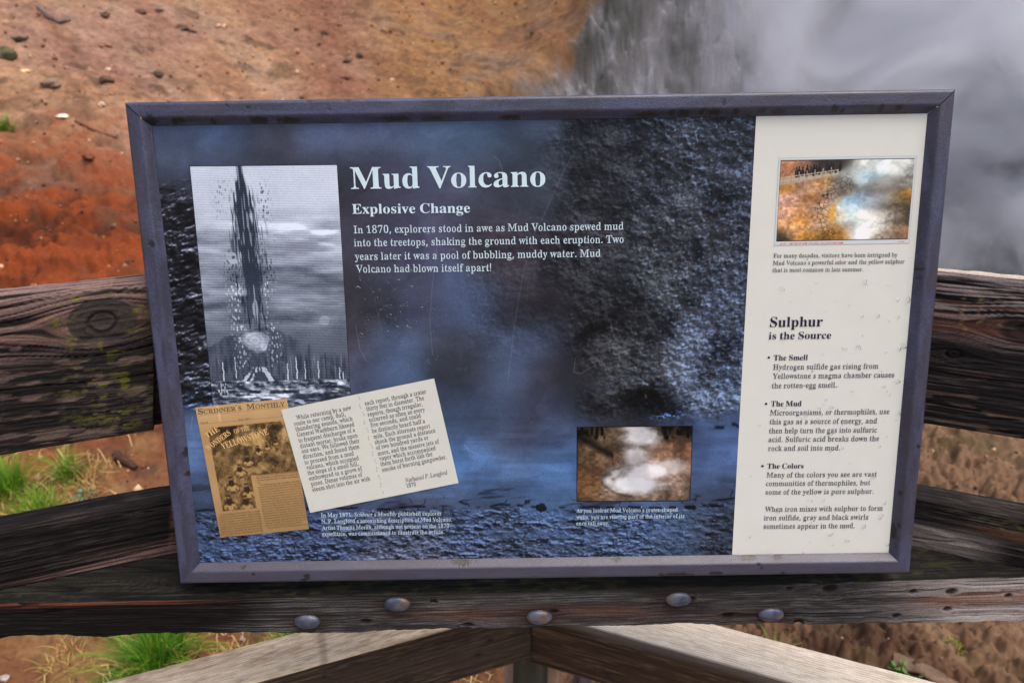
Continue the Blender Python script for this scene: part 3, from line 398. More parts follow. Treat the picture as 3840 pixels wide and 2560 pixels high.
(2,77,295,1,35,-18,0,-16,7,7,12,16,24,65,195,65,218,57,223,41,226,43,232,106,232,130,54,248,232,312,232,310,226,296,225,286,219,277,205,232,40,230,16,237,10,255,7,253,0,161,0,163,6,185,12,194,27,240,196,109,0,105,0,79,196,34,30,36,13,43,9,59,6,57,0),
(2,78,250,1,26,169,-5,77,186,34,25,37,12,61,7,59,0,-17,0,-15,7,8,13,18,27,66,200,61,217,54,223,41,226,42,232,91,232,177,54,217,208,214,220,190,226,192,232,268,232,266,226,243,221,234,208,175,-5),
(2,80,201,2,25,14,-17,0,-15,7,7,11,16,23,64,195,64,218,56,223,41,226,42,232,152,231,168,228,191,215,203,194,204,175,198,154,185,136,166,123,147,116,118,111,78,111,74,108,53,20,59,10,83,7,81,0,96,121,115,123,137,129,149,137,160,153,166,174,165,193,158,210,148,217,119,222,109,220,104,214,80,126,82,122),
(2,83,184,1,46,77,-5,21,7,14,5,7,-4,1,-4,13,73,19,73,22,48,30,28,39,18,54,9,73,5,93,10,108,23,117,41,117,60,110,77,63,131,49,152,44,177,48,200,64,222,90,235,124,237,156,228,163,230,169,236,176,236,165,168,160,168,157,190,151,207,144,216,132,224,116,227,102,225,91,219,81,206,77,188,82,170,141,100,147,86,150,63,146,37,128,13,105,0),
(2,97,171,2,28,15,25,-4,12,-1,4,5,-2,19,-3,32,-1,56,6,80,27,118,52,143,78,156,102,157,110,152,116,140,121,154,146,154,111,24,113,18,121,19,141,40,146,36,138,25,110,-1,98,-4,88,-1,84,15,95,59,60,12,40,-1,41,16,53,20,68,34,97,79,106,105,109,125,108,139,101,148,88,149,70,141,58,128,43,103,31,68,27,40,29,23),
(2,98,170,2,22,16,41,-4,13,1,1,9,-2,18,46,211,44,225,25,228,27,234,79,243,81,240,51,125,66,141,82,152,98,157,123,156,136,148,146,136,152,121,152,97,141,63,114,28,77,3,47,5,63,7,84,20,102,40,115,66,122,93,123,115,117,129,104,140,88,141,71,134,56,117,46,99,25,19,27,12,32,7),
(2,99,149,1,34,50,-4,26,1,17,7,6,21,0,54,8,92,27,123,58,147,92,158,119,154,129,147,133,136,132,124,126,117,117,114,107,117,102,129,110,146,102,149,89,148,74,142,60,131,39,98,31,72,30,48,34,30,43,17,53,12,68,12,91,21,114,41,119,35,100,16,80,3),
(2,100,177,2,32,16,31,-4,18,-2,8,4,0,14,-4,26,-2,56,12,93,37,127,66,151,83,157,101,158,114,154,121,147,138,218,133,226,117,227,118,234,171,243,172,237,117,23,119,16,128,16,153,40,158,36,125,1,112,-4,100,-3,93,5,91,13,101,56,66,11,52,1,45,14,58,18,72,29,88,50,101,76,111,102,116,126,114,139,107,148,90,149,71,138,57,124,41,97,29,65,26,36,31,20),
(2,101,144,2,27,9,44,-3,18,4,2,24,-2,54,7,87,26,120,57,146,84,157,102,158,116,155,125,147,129,136,127,121,121,110,104,95,88,86,31,71,28,49,34,25,51,14,66,13,80,18,110,41,116,36,97,16,82,6,61,-2,32,79,66,88,89,104,101,124,102,139,98,147,81,147,62,134,45,110),
(2,102,99,1,42,-24,-77,-34,-75,-43,-68,-45,-51,-37,-44,-26,-45,-22,-54,-24,-64,-21,-67,-11,-63,-4,-52,5,-20,36,141,3,141,6,152,38,152,54,205,62,219,78,234,101,243,124,240,133,232,138,222,136,212,129,205,118,204,111,208,109,217,112,228,107,234,92,231,84,220,77,203,66,152,105,152,103,141,64,141,41,31,24,-26,11,-52,1,-65,-11,-74),
(2,103,143,3,39,14,13,32,-77,11,-75,-6,-68,-21,-55,-26,-42,-25,-29,-18,-14,-4,-1,18,12,6,21,3,30,29,60,17,69,7,85,5,102,10,120,17,132,31,145,60,158,83,159,121,148,145,148,145,133,122,133,122,104,117,91,105,76,76,59,41,58,31,47,31,41,39,34,82,18,101,6,109,-5,111,-20,106,-42,88,-62,63,-73,56,64,67,67,78,75,93,103,94,134,89,144,79,151,65,150,54,143,43,128,36,112,33,95,35,78,41,69,38,-66,62,-63,79,-54,87,-40,88,-28,83,-17,71,-8,26,9,1,-13,-4,-25,-4,-41,3,-55,9,-60),
(2,104,201,1,35,152,-3,132,3,122,22,124,53,141,140,138,155,125,162,109,157,98,149,72,114,62,86,44,0,12,0,59,224,57,233,51,238,33,241,36,255,98,255,71,138,75,138,100,168,127,182,155,180,166,171,170,164,172,138,156,58,154,30,156,23,162,18,174,19,187,26,193,16,175,3),
(2,105,89,2,8,16,61,197,49,202,44,214,49,226,61,231,73,226,79,214,74,202,16,-4,3,2,0,17,30,132,25,141,9,144,10,149,63,158,65,151,29,23,32,17,39,17,50,25,65,42,70,37,38,3),
(2,108,86,1,17,16,-4,8,-2,1,4,0,20,51,215,47,226,29,229,30,235,84,243,84,233,28,26,30,19,37,18,61,41,66,36,42,9,28,-1),
(2,110,182,1,32,111,-4,99,0,94,14,121,123,120,134,112,137,102,134,87,124,57,88,39,55,21,0,-6,0,31,129,28,139,9,142,10,148,66,157,46,89,74,123,106,149,132,157,148,151,151,139,150,124,123,22,126,17,133,17,143,26,156,45,161,41,147,19,133,4),
(2,111,175,2,17,16,53,-4,22,4,9,15,3,26,-2,57,7,89,31,124,64,149,95,158,127,153,146,139,156,117,155,89,147,64,130,37,106,14,81,1,56,6,72,9,90,22,106,43,118,67,126,98,127,123,122,138,113,146,94,149,75,141,53,118,39,92,29,55,29,28,38,12),
(2,114,112,1,19,-6,0,28,127,26,138,6,142,7,148,62,157,45,90,83,146,98,157,112,156,118,144,113,126,104,121,95,121,88,126,85,134,62,105,35,48,20,0),
(2,116,93,1,21,16,-4,3,2,1,18,33,141,10,141,11,148,37,160,53,175,68,196,76,196,63,152,91,152,89,141,60,141,30,24,32,17,38,16,62,40,67,34,45,8,30,-1),
(2,121,135,1,29,-22,-77,-36,-70,-39,-62,-36,-54,-24,-49,-8,-54,0,-53,40,-3,14,122,5,138,-12,144,-11,149,28,158,34,156,42,129,61,29,97,88,108,111,107,123,93,137,93,149,102,157,115,156,124,144,123,123,114,99,95,64,26,-39,-3,-69),
(2,8217,90,1,6,14,237,31,319,62,319,64,315,58,294,36,237),
(3,44,94,1,4,19,-60,34,36,68,36,42,-60),
(3,48,227,2,20,16,113,-3,77,4,50,28,38,49,29,74,24,127,29,180,38,206,50,226,77,250,113,258,149,250,177,226,189,206,197,180,203,127,197,74,189,49,177,28,150,4,113,25,137,31,155,49,168,86,172,127,168,169,155,205,137,224,113,230,89,224,71,205,58,169,55,127,58,86,71,49,89,31),
(3,50,227,1,28,32,0,32,24,141,141,155,163,160,182,158,200,148,217,130,227,112,230,93,227,78,218,67,200,64,181,33,181,40,216,57,238,82,253,119,258,148,251,171,235,185,213,191,186,187,163,177,143,160,119,76,28,195,28,195,0),
(3,51,227,1,38,109,-3,72,3,47,17,29,38,22,66,55,66,58,52,68,39,79,31,97,26,130,28,144,34,155,44,162,56,164,76,160,95,151,107,137,117,124,121,78,124,78,150,144,226,35,226,35,254,186,254,186,230,106,139,106,144,142,142,160,135,178,120,188,106,194,90,196,66,193,49,182,28,160,9,136,0),
(3,52,227,2,7,4,20,53,20,79,123,254,155,254,54,81,207,81,207,53,141,0,141,159,171,159,171,0),
(3,54,227,2,25,16,113,-3,94,-1,76,4,61,14,49,27,39,43,34,61,33,97,40,119,53,146,126,254,161,254,75,131,73,131,86,147,106,156,130,156,158,147,179,129,190,109,194,85,192,59,184,36,165,14,138,0,113,24,133,28,148,38,160,58,164,79,160,99,151,116,133,129,113,133,94,129,75,116,66,100,62,79,66,58,78,38,94,28),
(3,65,240,2,10,4,8,0,101,254,138,254,231,0,198,0,141,160,116,239,123,239,111,198,43,0,55,71,55,99,185,99,185,71),
(3,66,228,3,19,10,10,30,0,30,254,128,254,164,245,181,233,190,221,197,202,199,182,196,167,188,152,157,131,185,120,203,98,208,84,209,63,200,33,182,15,154,3,132,0,62,29,131,29,161,37,171,47,177,59,177,76,171,92,156,107,138,114,62,115,62,143,127,143,150,152,162,163,167,175,168,191,162,207,149,220,133,225,62,226),
(3,67,255,1,39,134,-3,90,5,68,17,49,35,28,75,20,127,28,179,49,219,68,237,90,250,134,258,170,252,201,236,224,209,236,174,204,174,196,194,181,212,164,222,141,228,121,227,97,219,77,204,66,188,54,153,54,101,66,66,77,50,92,38,121,27,158,30,176,38,189,49,198,63,204,80,236,80,224,45,201,19,170,2),
(3,68,251,2,29,4,109,0,48,0,48,29,132,31,153,37,170,48,186,68,196,95,200,128,196,160,183,192,160,214,127,225,47,226,47,254,123,254,152,249,168,243,190,229,208,211,220,187,226,169,231,139,228,96,220,68,207,44,190,25,167,11,141,3,62,254,62,0,30,0,30,254),
(3,69,209,1,12,30,0,30,254,186,254,186,226,62,226,62,143,178,143,178,114,62,114,62,29,188,29,188,0),
(3,70,205,1,10,30,0,30,254,185,254,185,226,62,226,62,139,173,139,173,111,62,111,62,0),
(3,72,258,1,12,30,0,30,254,62,254,62,144,196,144,196,254,228,254,228,0,196,0,196,116,62,116,62,0),
(3,73,150,1,12,16,0,16,29,59,29,59,226,16,226,16,254,135,254,135,226,91,226,91,29,135,29,135,0),
(3,75,233,3,5,4,4,52,73,52,108,90,155,182,254,224,254,30,0,30,254,62,254,62,0,186,0,94,130,114,155,224,0),
(3,76,196,1,6,30,0,30,254,62,254,62,29,181,29,181,0),
(3,77,314,1,21,30,0,30,254,76,254,140,90,161,24,154,24,171,79,238,254,284,254,284,0,252,0,253,229,256,229,235,164,171,0,143,0,83,151,56,229,59,229,60,208,61,0),
(3,78,262,1,15,30,0,30,254,68,254,180,78,207,27,202,27,200,79,199,254,232,254,232,0,193,0,85,172,54,226,60,227,62,0),
(3,79,267,2,20,20,133,-3,90,5,68,17,50,35,28,75,20,127,28,179,50,219,68,237,90,250,133,258,177,250,199,237,217,219,239,179,247,127,239,75,217,35,199,17,177,5,133,26,152,29,169,35,193,55,210,86,215,127,210,169,193,200,169,219,152,226,133,228,115,226,97,219,73,199,57,168,52,127,57,86,73,55,97,35,115,29),
(3,80,222,1,26,30,0,30,254,126,254,148,251,166,244,185,229,197,210,204,186,203,155,195,133,181,114,160,101,141,95,55,93,55,121,127,122,141,125,155,132,167,147,172,165,171,186,165,204,152,217,136,224,62,226,62,0),
(3,82,224,2,25,4,30,0,30,254,126,254,148,251,167,244,185,230,198,211,204,189,203,157,195,136,181,118,161,106,141,101,48,99,48,128,122,128,141,131,163,144,172,168,168,199,161,211,149,220,122,226,62,226,62,0,177,0,115,115,151,115,214,0),
(3,83,223,1,49,112,-4,76,0,48,14,35,26,26,40,19,68,52,68,56,53,67,39,83,29,103,25,126,26,143,30,160,40,169,52,172,76,162,94,141,105,60,132,39,149,27,172,28,204,34,219,45,233,75,251,114,258,147,253,173,240,194,215,200,189,169,189,162,208,146,221,125,228,103,229,84,224,66,212,58,194,60,175,68,165,82,155,152,133,179,119,199,95,204,69,202,52,196,37,178,15,149,1),
(3,84,224,1,8,16,226,16,254,208,254,208,226,128,226,128,0,96,0,96,226),
(3,85,259,1,26,129,-4,98,0,71,11,50,29,36,52,30,87,30,254,62,254,62,89,68,61,79,45,94,34,107,28,129,26,151,28,165,34,180,45,190,61,196,89,196,254,229,254,229,87,222,52,208,29,188,11,161,0),
(3,86,240,1,10,102,0,8,254,42,254,99,95,124,15,117,15,129,56,197,254,231,254,139,0),
(3,87,343,1,21,78,0,8,254,41,254,84,87,98,20,95,20,104,65,153,254,190,254,249,20,244,20,253,62,302,254,335,254,265,0,228,0,181,171,168,237,175,237,165,187,115,0),
(3,89,236,1,12,102,0,102,104,8,254,46,254,105,157,125,115,112,115,122,139,191,254,228,254,134,104,134,0),
(3,90,219,1,14,21,0,21,23,153,215,170,238,174,227,20,226,20,254,198,254,198,231,67,40,49,17,45,27,200,29,200,0)]

# ------------------------------------------------------------------ ground: flat shoulder, bank on the left, crater on the right
Z0 = -0.2
def bank_edge(r):
    """azimuth (deg) where the ochre bank breaks off into the crater"""
    return -7.6 + 2.7 * np.clip(r - 6.1, -1.2, 0) + 13.5 * np.clip(r - 6.1, 0, 1.5) + 1.6 * fbm(r * 3.1, 3.3 + 0 * r, 4, 6)

def height(x, y, detail=True, parts=False):
    r = np.hypot(x, y)
    th = np.degrees(np.arctan2(x, np.maximum(y, 1e-6)))
    th = np.where(y < 0, np.sign(x) * 90.0, th)
    def sp(v, k=0.6):                    # soft ramp
        return k * np.log1p(np.exp(np.clip(v / k, -40, 40)))
    # bank: near toe, then an even slope
    toe = 3.0 + 0.012 * (th + 25) + 0.25 * vn(th * 0.07, 0 * th, 3)
    hl = Z0 + 0.40 * sp(r - toe)
    hl = hl + (0.42 * sst(-1.5, 6.0, th) + 1.1 * sst(4.0, 9.0, th)) * sst(5.6, 6.9, r)
    hl = np.where(hl > 5.5, 5.5 + 2.5 * np.tanh((hl - 5.5) / 4), hl)
    # crater: rim, drop, mud floor, far wall
    rim = 4.2 + 0.35 * vn(th * 0.09, 2.2 + 0 * th, 8)
    fall = np.clip((r - rim) / 2.6, 0, 1.15)
    hr = Z0 - 1.15 * fall ** 1.4 / 1.15 ** 1.4
    wall = sp(r - (11.6 + 0.03 * (th - 20) + 0.5 * vn(th * 0.11, 7.7 + 0 * th, 12)), 0.5)
    hr = hr + 1.15 * wall
    hr = np.where(hr > 6, 6 + 3 * np.tanh((hr - 6) / 6), hr)
    e = bank_edge(r)
    wgt = sst(e - 1.5, e + 12.0, th)
    h = hl * (1 - wgt) + hr * wgt
    drop = hl - h
    if detail:
        h = h + 0.18 * fbm(x * 0.55, y * 0.55, 3, 21) * sst(2.6, 6.0, r)
        h = h + 0.035 * fbm(x * 2.6, y * 2.6, 4, 22) * (0.5 + sst(2.0, 5.0, r))
        # clods
        lump = sst(-8, 14, th) * (1 - sst(4.3, 6.5, r))
        d1, d2 = worley(x * 8.0 + 0.45 * vn(x * 12, y * 12, 2), y * 8.0 + 0.45 * vn(x * 12, y * 12, 4), 41)
        d3, d4 = worley(x * 19 + 0.4 * vn(x * 31, y * 31, 2), y * 19 + .4 * vn(x * 31, y * 31, 7), 43)
        clod = np.clip(1 - d1 * 1.25, 0, 1) ** 0.8
        clod2 = np.clip(1 - d3 * 1.2, 0, 1) ** 0.8
        h = h + lump * (0.15 * clod * np.clip(0.25 + 1.0 * fbm(x * 2.3, y * 2.3, 3, 9), 0, 1.2) + 0.045 * clod2 * (.6 + .6 * vn(x * 6, y * 6, 29)) + 0.05 * fbm(x * 7, y * 7, 4, 6, .6) + .03 * np.abs(fbm(x * 15, y * 15, 3, 11)) + .03 * fbm(x * 34, y * 34, 3, 13, .65) - .05 * (1 - sst(.0, .14, d2 - d1)) * sst(-.3, .2, vn(x * 2.1, y * 2.1, 17)))
        left = (1 - sst(-8, 10, th))
        h = h + left * (0.040 * clod2 * sst(-0.3, 0.6, vn(x * 2.3, y * 2.3, 15)) + 0.03 * clod * sst(0, .5, vn(x * 2.9, y * 2.9, 16)) + 0.022 * fbm(x * 14, y * 14, 4, 19, .6))
        h = h + (0.012 * fbm(x * 24, y * 24, 3, 27))
        # orange hollow lumps
        h = h + left * sst(2.8, 3.4, r) * (1 - sst(5.0, 6.5, r)) * 0.15 * fbm(x * 2.3, y * 4.2, 5, 33, .6)
        # wavy mud folds in the crater and gullies on the far wall
        cr = wgt * sst(5.2, 7.0, r)
        h = h + cr * 0.10 * fbm(th * 0.35 + 1.5 * vn(r * 0.8, th * 0.05, 51), r * 1.1, 5, 50)
        h = h + cr * sst(10, 11.5, r) * 0.30 * fbm(th * 0.55 + 0.25 * h, r * 0.45, 4, 53)
        # dark eroded rim along the edge of the bank
        cl = sst(.06, .5, drop) * sst(4.6, 5.6, r)
        h = h + cl * (.30 * fbm(th * .4, h * 2.0 + r * .3, 5, 55, .62) - .24 * np.abs(fbm(th * .6, h * 2.4, 4, 56)) + .14 * fbm(th * 1.2, h * 6.0, 4, 57, .6))
    return (h, drop) if parts else h

def ground_at(px, py, rmax=26.0):
    """where the view ray of that photo pixel meets the ground"""
    d = ray(px, py); d = d / np.linalg.norm(d)
    t = np.linspace(1.0, rmax, 2600)
    P = CP + d * t[:, None]
    below = P[:, 2] < height(P[:, 0], P[:, 1])
    k = int(np.argmax(below)) if below.any() else len(t) - 1
    return P[k]

def build_ground():
    az = np.radians(np.concatenate([np.linspace(-180, -56, 40, endpoint=False), np.linspace(-56, 56, 820), np.linspace(56, 180, 41)[1:]]))
    rr = np.concatenate([[0.02, 0.4, 0.8], np.geomspace(1.05, 5.95, 420), np.linspace(5.96, 8.4, 440), np.geomspace(8.42, 26, 230), np.geomspace(28, 400, 14)])
    A, R_ = np.meshgrid(az, rr)
    x = R_ * np.sin(A); y = R_ * np.cos(A)
    z, drop = height(x, y, parts=True)
    th = np.degrees(A)
    e = bank_edge(R_)
    wgt = sst(e - 0.5, e + 0.9, th + 0.9 * fbm(x * 1.6, y * 1.6, 4, 71))
    # ---- earth colours by place
    ys = y + 1.15 * z
    n1 = fbm(x * 0.9, ys * 0.9, 4, 61); n2 = fbm(x * 3.1, ys * 3.1, 4, 62); n3 = fbm(x * 11, ys * 11, 4, 63); n4 = fbm(x * 40, ys * 40, 3, 64)
    fallst = fbm((x - y) * .7, (x + y) * 3.4, 4, 65)
    orange = lin((182, 90, 44)); rust = lin((150, 74, 38)); tan = lin((214, 168, 130)); pink = lin((196, 150, 128))
    ochre = lin((190, 142, 94)); redbr = lin((166, 112, 86)); brown = lin((172, 138, 108)); dbrown = lin((120, 92, 72))
    straw = lin((190, 150, 100)); grey = lin((150, 148, 152)); dgrey = lin((92, 92, 90)); lav = lin((176, 176, 186))
    def mix(a, b, f):
        f = np.clip(f, 0, 1)[..., None]
        return a * (1 - f) + b * f
    c = np.broadcast_to(orange, x.shape + (3,)).copy()
    c = mix(c, rust, sst(-0.1, 0.5, n2 + 0.5 * n3))
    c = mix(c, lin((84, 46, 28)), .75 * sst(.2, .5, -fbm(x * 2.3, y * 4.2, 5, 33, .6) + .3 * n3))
    # the bank turns from orange to tan higher up
    lvl = R_ - (5.55 + 0.16 * (th + 36) * -1 * 0.0) + 0.055 * (th + 36)
    up = sst(-0.6, 0.9, lvl + 0.5 * n1 + 0.4 * n2 + .2 * n3)
    tanm = mix(np.broadcast_to(tan, c.shape), pink, sst(-0.3, 0.5, n1 + 0.5 * fbm(x * 1.2 + y * .4, y * 1.2 - x * .4, 3, 66)))
    tanm = mix(tanm, lin((222, 184, 140)), sst(0.0, 0.7, fbm(x * 0.8, y * 0.8, 3, 67)))
    # band of ochre-brown before the edge
    och = sst(-13, -7.5, th + 3.0 * n1) 
    tanm = mix(tanm, mix(np.broadcast_to(ochre, c.shape), brown, sst(-0.2, 0.6, n2)), och)
    redband = np.exp(-((th + 13.5 + 0.6 * (R_ - 7)) / 3.0) ** 2)
    tanm = mix(tanm, redbr, 0.75 * redband)
    tanm = mix(tanm, redbr, .4 * sst(.05, .45, fallst))
    tanm = mix(tanm, lin((206, 172, 146)), .5 * sst(.05, .45, -fallst) * (1 - .8 * och))
    tanm = tanm * (1 + 0.26 * n3 + 0.30 * n4)[..., None]
    tanm = mix(tanm, dbrown, .7 * sst(.34, .6, fbm(x * 5.5, y * 7.5, 4, 80)))
    c = mix(c, tanm, up)
    c = mix(c, dbrown, 0.55 * sst(0.25, 0.6, fbm(x * 5, y * 5, 4, 68)))
    # flat shoulder: litter on the left, brown clods on the right
    near = 1 - sst(2.6, 3.4, R_ + 0.3 * n1)
    lit = mix(np.broadcast_to(lin((158, 112, 78)), c.shape), straw, sst(-0.05, 0.5, n2 + 0.6 * n3))
    lit = mix(lit, dbrown, sst(0.15, 0.5, fbm(x * 6, y * 6, 4, 69)))
    c = mix(c, lit, near * 0.85)
    rgt = sst(-6, 10, th) * (1 - sst(4.6, 5.6, R_ + 0.3 * n1))
    cl = mix(np.broadcast_to(lin((162, 128, 100)), c.shape), lin((136, 102, 78)), sst(-0.3, 0.4, n2))
    cl = mix(cl, lin((190, 158, 120)), 0.6 * sst(0.1, 0.6, fbm(x * 8, y * 8, 3, 72)))
    cl = mix(cl, lin((112, 96, 66)), .65 * sst(.15, .45, fbm(x * 3.7, y * 3.7, 4, 82)))
    cl = mix(cl, lin((104, 76, 58)), .8 * sst(.05, .4, fbm(x * 5.1, y * 5.1, 4, 83)))
    c = mix(c, cl, rgt)
    # crater mud
    mud = mix(np.broadcast_to(grey, c.shape), lav, sst(-0.2, 0.5, n1))
    Rz = R_ + 1.9 * z
    fold = fbm(th * 0.35 + 1.5 * vn(Rz * 0.8, th * 0.05, 51), Rz * 1.1, 5, 50)
    crk = np.abs(fbm(th * .28 + .9 * vn(Rz * 1.3, th * .12, 78), Rz * 1.5, 4, 79))
    fold = fold - .45 * (1 - sst(.02, .12, crk)) * sst(-.2, .2, n2)
    mud = mix(mud, dgrey, 0.85 * sst(0.02, 0.35, -fold))
    streak = fbm(th * .55, z * 3.0, 6, 74, .7)
    mud = mix(mud, lin((108, 108, 104)), .65 * sst(-0.05, 0.4, streak))
    mud = mix(mud, lin((176, 150, 112)), 0.7 * sst(11.8, 13.8, R_) * np.exp(-((th - 15) / 3.0) ** 2) * sst(-0.2, 0.3, n1))
    mud = mix(mud, lin((96, 90, 82)), .85 * (1 - sst(.15, 1.0, drop + .4 * n2)) * (1 - sst(9, 15, th)))
    edge = sst(0.05, 0.3, drop) * (1 - sst(1.2, 3.2, drop + .8 * n2)) * sst(-.12, .22, fbm(th * .42, z * 2.4, 5, 75, .68)) * (1 - sst(8, 16, th)) * sst(4.8, 5.6, R_)
    mud = mix(mud, lin((66, 68, 62)), 0.62 * edge)
    wet = sst(0.05, 0.32, drop + 0.22 * fbm(x * 3.1, z * 3.1, 4, 76)) * sst(4.7, 5.6, R_ + 0.4 * n2)
    mud = mud * (1 + .3 * fbm(th * 1.4, Rz * 4.5, 4, 81, .65) + .2 * n4)[..., None]
    c = mix(c, mud, wet)
    c = c * (1 + 0.10 * n4 + 0.06 * n3)[..., None]
    c = c * (.36 + .46 * wet)[..., None]
    c = mix(c, lin((128, 118, 108)), 1 - sst(-0.5, 0.8, y))  # greyed behind the camera to keep orange bounce off the sign
    V = np.stack([x, y, z], -1).reshape(-1, 3)
    nyx = x.shape
    f = grid_faces(*nyx)[:, ::-1]
    me = mesh_np('ground', V, f, np.clip(c, 0.004, 0.9).reshape(-1, 3))
    o = link('ground', me, ink_mat('earth', 0.9, 0.15, noise=0.18, nscale=60.0, bump=0.9, bscale=140.0))
    tag(o, None, kind='structure')
    return o
build_ground()

def boardwalk():  # unseen deck, added so grey instead of orange light bounces onto the sign
    V, F, C_ = [], [], []
    y = -4.0; k = 0
    while y < .84:
        w_ = .138
        hw = 2.6 - 2.55 * max(0, min(1, (y + .1) / .95)) + .1
        b = len(V); zt, zb = .13 + .002 * math.sin(k * 7.3), .09
        V += [(s, yy, z) for z in (zb, zt) for s, yy in ((-hw, y), (hw + .05, y), (hw + .05, y + w_), (-hw, y + w_))]
        F += [(b, b + 3, b + 2, b + 1), (b + 4, b + 5, b + 6, b + 7), (b, b + 1, b + 5, b + 4), (b + 1, b + 2, b + 6, b + 5), (b + 2, b + 3, b + 7, b + 6), (b + 3, b, b + 4, b + 7)]
        C_ += [lin((136, 130, 124)) * (1 + .15 * math.sin(k * 3.1))] * 8
        y += w_ + .008; k += 1
    o = link('boardwalk', mesh_np('boardwalk', np.array(V), np.array(F), np.array(C_)), ink_mat('boardwalk_wood', .85, .2, noise=.25, nscale=40), smooth=False)
    tag(o, None, kind='structure')
boardwalk()

# ------------------------------------------------------------------ wooden fence
ZB = 0.905                                            # top of the cross beam
PL = hit_z(0, 2209, ZB); DL = unit([.9436, .331, 0]); NL = np.array([DL[1], -DL[0], 0])      # N: towards the viewer
PR = hit_z(3840, 2128, ZB); DR = unit([-.939, .343, 0]); NR = np.array([-DR[1], DR[0], 0])
UP = np.array([0, 0, 1.0])

def timber(name, A, d, out, L, H, T, paint, mat, parent, knots=(), pith=(-.5, -1.3), rings=260.0, rough=1.0,
           ds=0.0013, wob=0.0, seed=0, bevel=0.004, sag=None, cut=0.0):
    """A: top front corner, d: along, out: towards viewer, H high, T thick. Loop of the section: front, foot, back, top."""
    dq = ds
    nf = max(12, int(H / dq)); nt_ = max(6, int(T / dq / 1.3))
    loop = [(0.0, -H * k / nf, 0) for k in range(nf + 1)]
    loop += [(-T * k / 4, -H, 1) for k in range(1, 5)]
    loop += [(-T, -H + H * k / 4, 2) for k in range(1, 5)]
    loop += [(-T + T * k / nt_, 0.0, 3) for k in range(1, nt_)]
    p = np.array([l[0] for l in loop]); q = np.array([l[1] for l in loop]); fc = np.array([l[2] for l in loop])
    # rounded arrises
    ins = bevel
    pc = np.clip(p, -T + ins, -ins); qc = np.clip(q, -H + ins, -ins)
    dx, dy = p - pc, q - qc
    ln = np.hypot(dx, dy)
    corner = (np.abs(dx) > 1e-9) & (np.abs(dy) > 1e-9)
    k = np.where(corner, ins / np.maximum(ln, 1e-9), 1.0)
    p2 = np.where(corner, pc + dx * k, p); q2 = np.where(corner, qc + dy * k, q)
    ns = max(8, int(L / (ds * 1.4)))
    s = np.linspace(0, L, ns)
    S, Pp = np.meshgrid(s, p, indexing='ij'); _, Qq = np.meshgrid(s, q, indexing='ij')
    F = np.broadcast_to(fc, S.shape)
    # grain field
    yy = Qq + 0.0055 * vn(S * 2.0, Qq * 4, seed + 1) + 0.002 * vn(S * 6, Qq * 11, seed + 2)
    zz = Pp + 0.006 * vn(S * 1.7, Pp * 3 + 5, seed + 3)
    kn = np.zeros_like(S); kr = np.full_like(S, 9.0)
    for (ks, kq, rad, face) in knots:
        ex, ey = (S - ks), (Qq - kq) if face == 0 else (Pp - kq)
        rr = np.hypot(ex / 1.35, ey)
        m = (F == face)
        push = rad * .85 * np.exp(-(rr / (rad * 1.9)) ** 2) * np.tanh(ey / (rad * .45))
        if face == 0: yy = yy - push * m
        else: zz = zz - push * m
        inside = (1 - sst(rad * .75, rad * 1.05, rr)) * m
        kn = np.maximum(kn, inside)
        kr = np.where(m, np.minimum(kr, rr / rad), kr)
    rho = np.hypot(zz - pith[0] * max(T, .05), yy - pith[1] * H) + 0.008 * vn(S * 1.1, Qq * 2, seed + 5)
    rp = rho * rings
    ring = 0.5 + 0.5 * np.sin(2 * np.pi * rp + 1.2 * vn(S * 4, rp * .5, seed + 6))
    ring = ring ** 1.6
    kring = 0.5 + 0.5 * np.sin(kr * 26)
    ring = ring * (1 - kn) + kring * kn
    fib = fbm(S * 9, (yy + zz) * 420, 3, seed + 8)
    fine = fbm(S * 45, (yy + zz) * 900, 2, seed + 9)
    n1 = fbm(S * 3.5, (Qq + Pp) * 11, 4, seed + 10)
    n2 = fbm(S * 11, (Qq + Pp) * 45, 4, seed + 11)
    ck = np.abs(vn(S * 2.1, yy * 48 + zz * 30, seed + 12)); ck2 = np.abs(vn(S * 5.5 + 9, yy * 120, seed + 13))
    crack = (1 - sst(0.02, 0.075, ck)) * sst(-0.25, 0.15, vn(S * 2.7, yy * 12, seed + 14))
    crack = np.maximum(crack, 0.7 * (1 - sst(0.02, 0.09, ck2)) * sst(0.0, 0.4, vn(S * 4, yy * 25, seed + 15)))
    star = kn * (1 - sst(0.03, 0.16, np.abs(vn(kr * 1.3 + 3, np.arctan2(Qq, S) * 9, seed + 16)))) if len(knots) else 0
    crack = np.clip(crack * (1 - kn) + star, 0, 1)
    disp = rough * (0.0003 * (ring - .5) + 0.0011 * fib + 0.0007 * fine + 0.0011 * n2 - 0.0036 * crack - 0.004 * kn * (1 - sst(0.0, 0.55, kr)))
    disp = np.where((F == 0) | (F == 3), disp, 0.3 * disp)
    nx = np.where(F == 0, 1.0, np.where(F == 2, -1.0, 0.0)); ny = np.where(F == 3, 1.0, np.where(F == 1, -1.0, 0.0))
    edge = np.clip(np.minimum(np.abs(Qq), np.abs(Qq + H)) / .006, .2, 1)
    disp = disp * np.where(F == 0, edge, 1)
    w1 = wob * fbm(S * 3.1, 0 * S + seed, 3, seed + 20); w2 = wob * fbm(S * 3.7, 0 * S + 9 + seed, 4, seed + 21)
    foot = np.clip(-Qq / H, 0, 1)
    P3 = (np.asarray(A) + (S - cut * foot * sst(L - .16, L, S))[..., None] * d + (np.broadcast_to(p2, S.shape) + nx * disp + w1 * foot)[..., None] * out
          + (np.broadcast_to(q2, S.shape) + ny * disp + w2 * (2 * foot - 1) * .6 + (sag(S, foot) if sag else 0))[..., None] * UP)
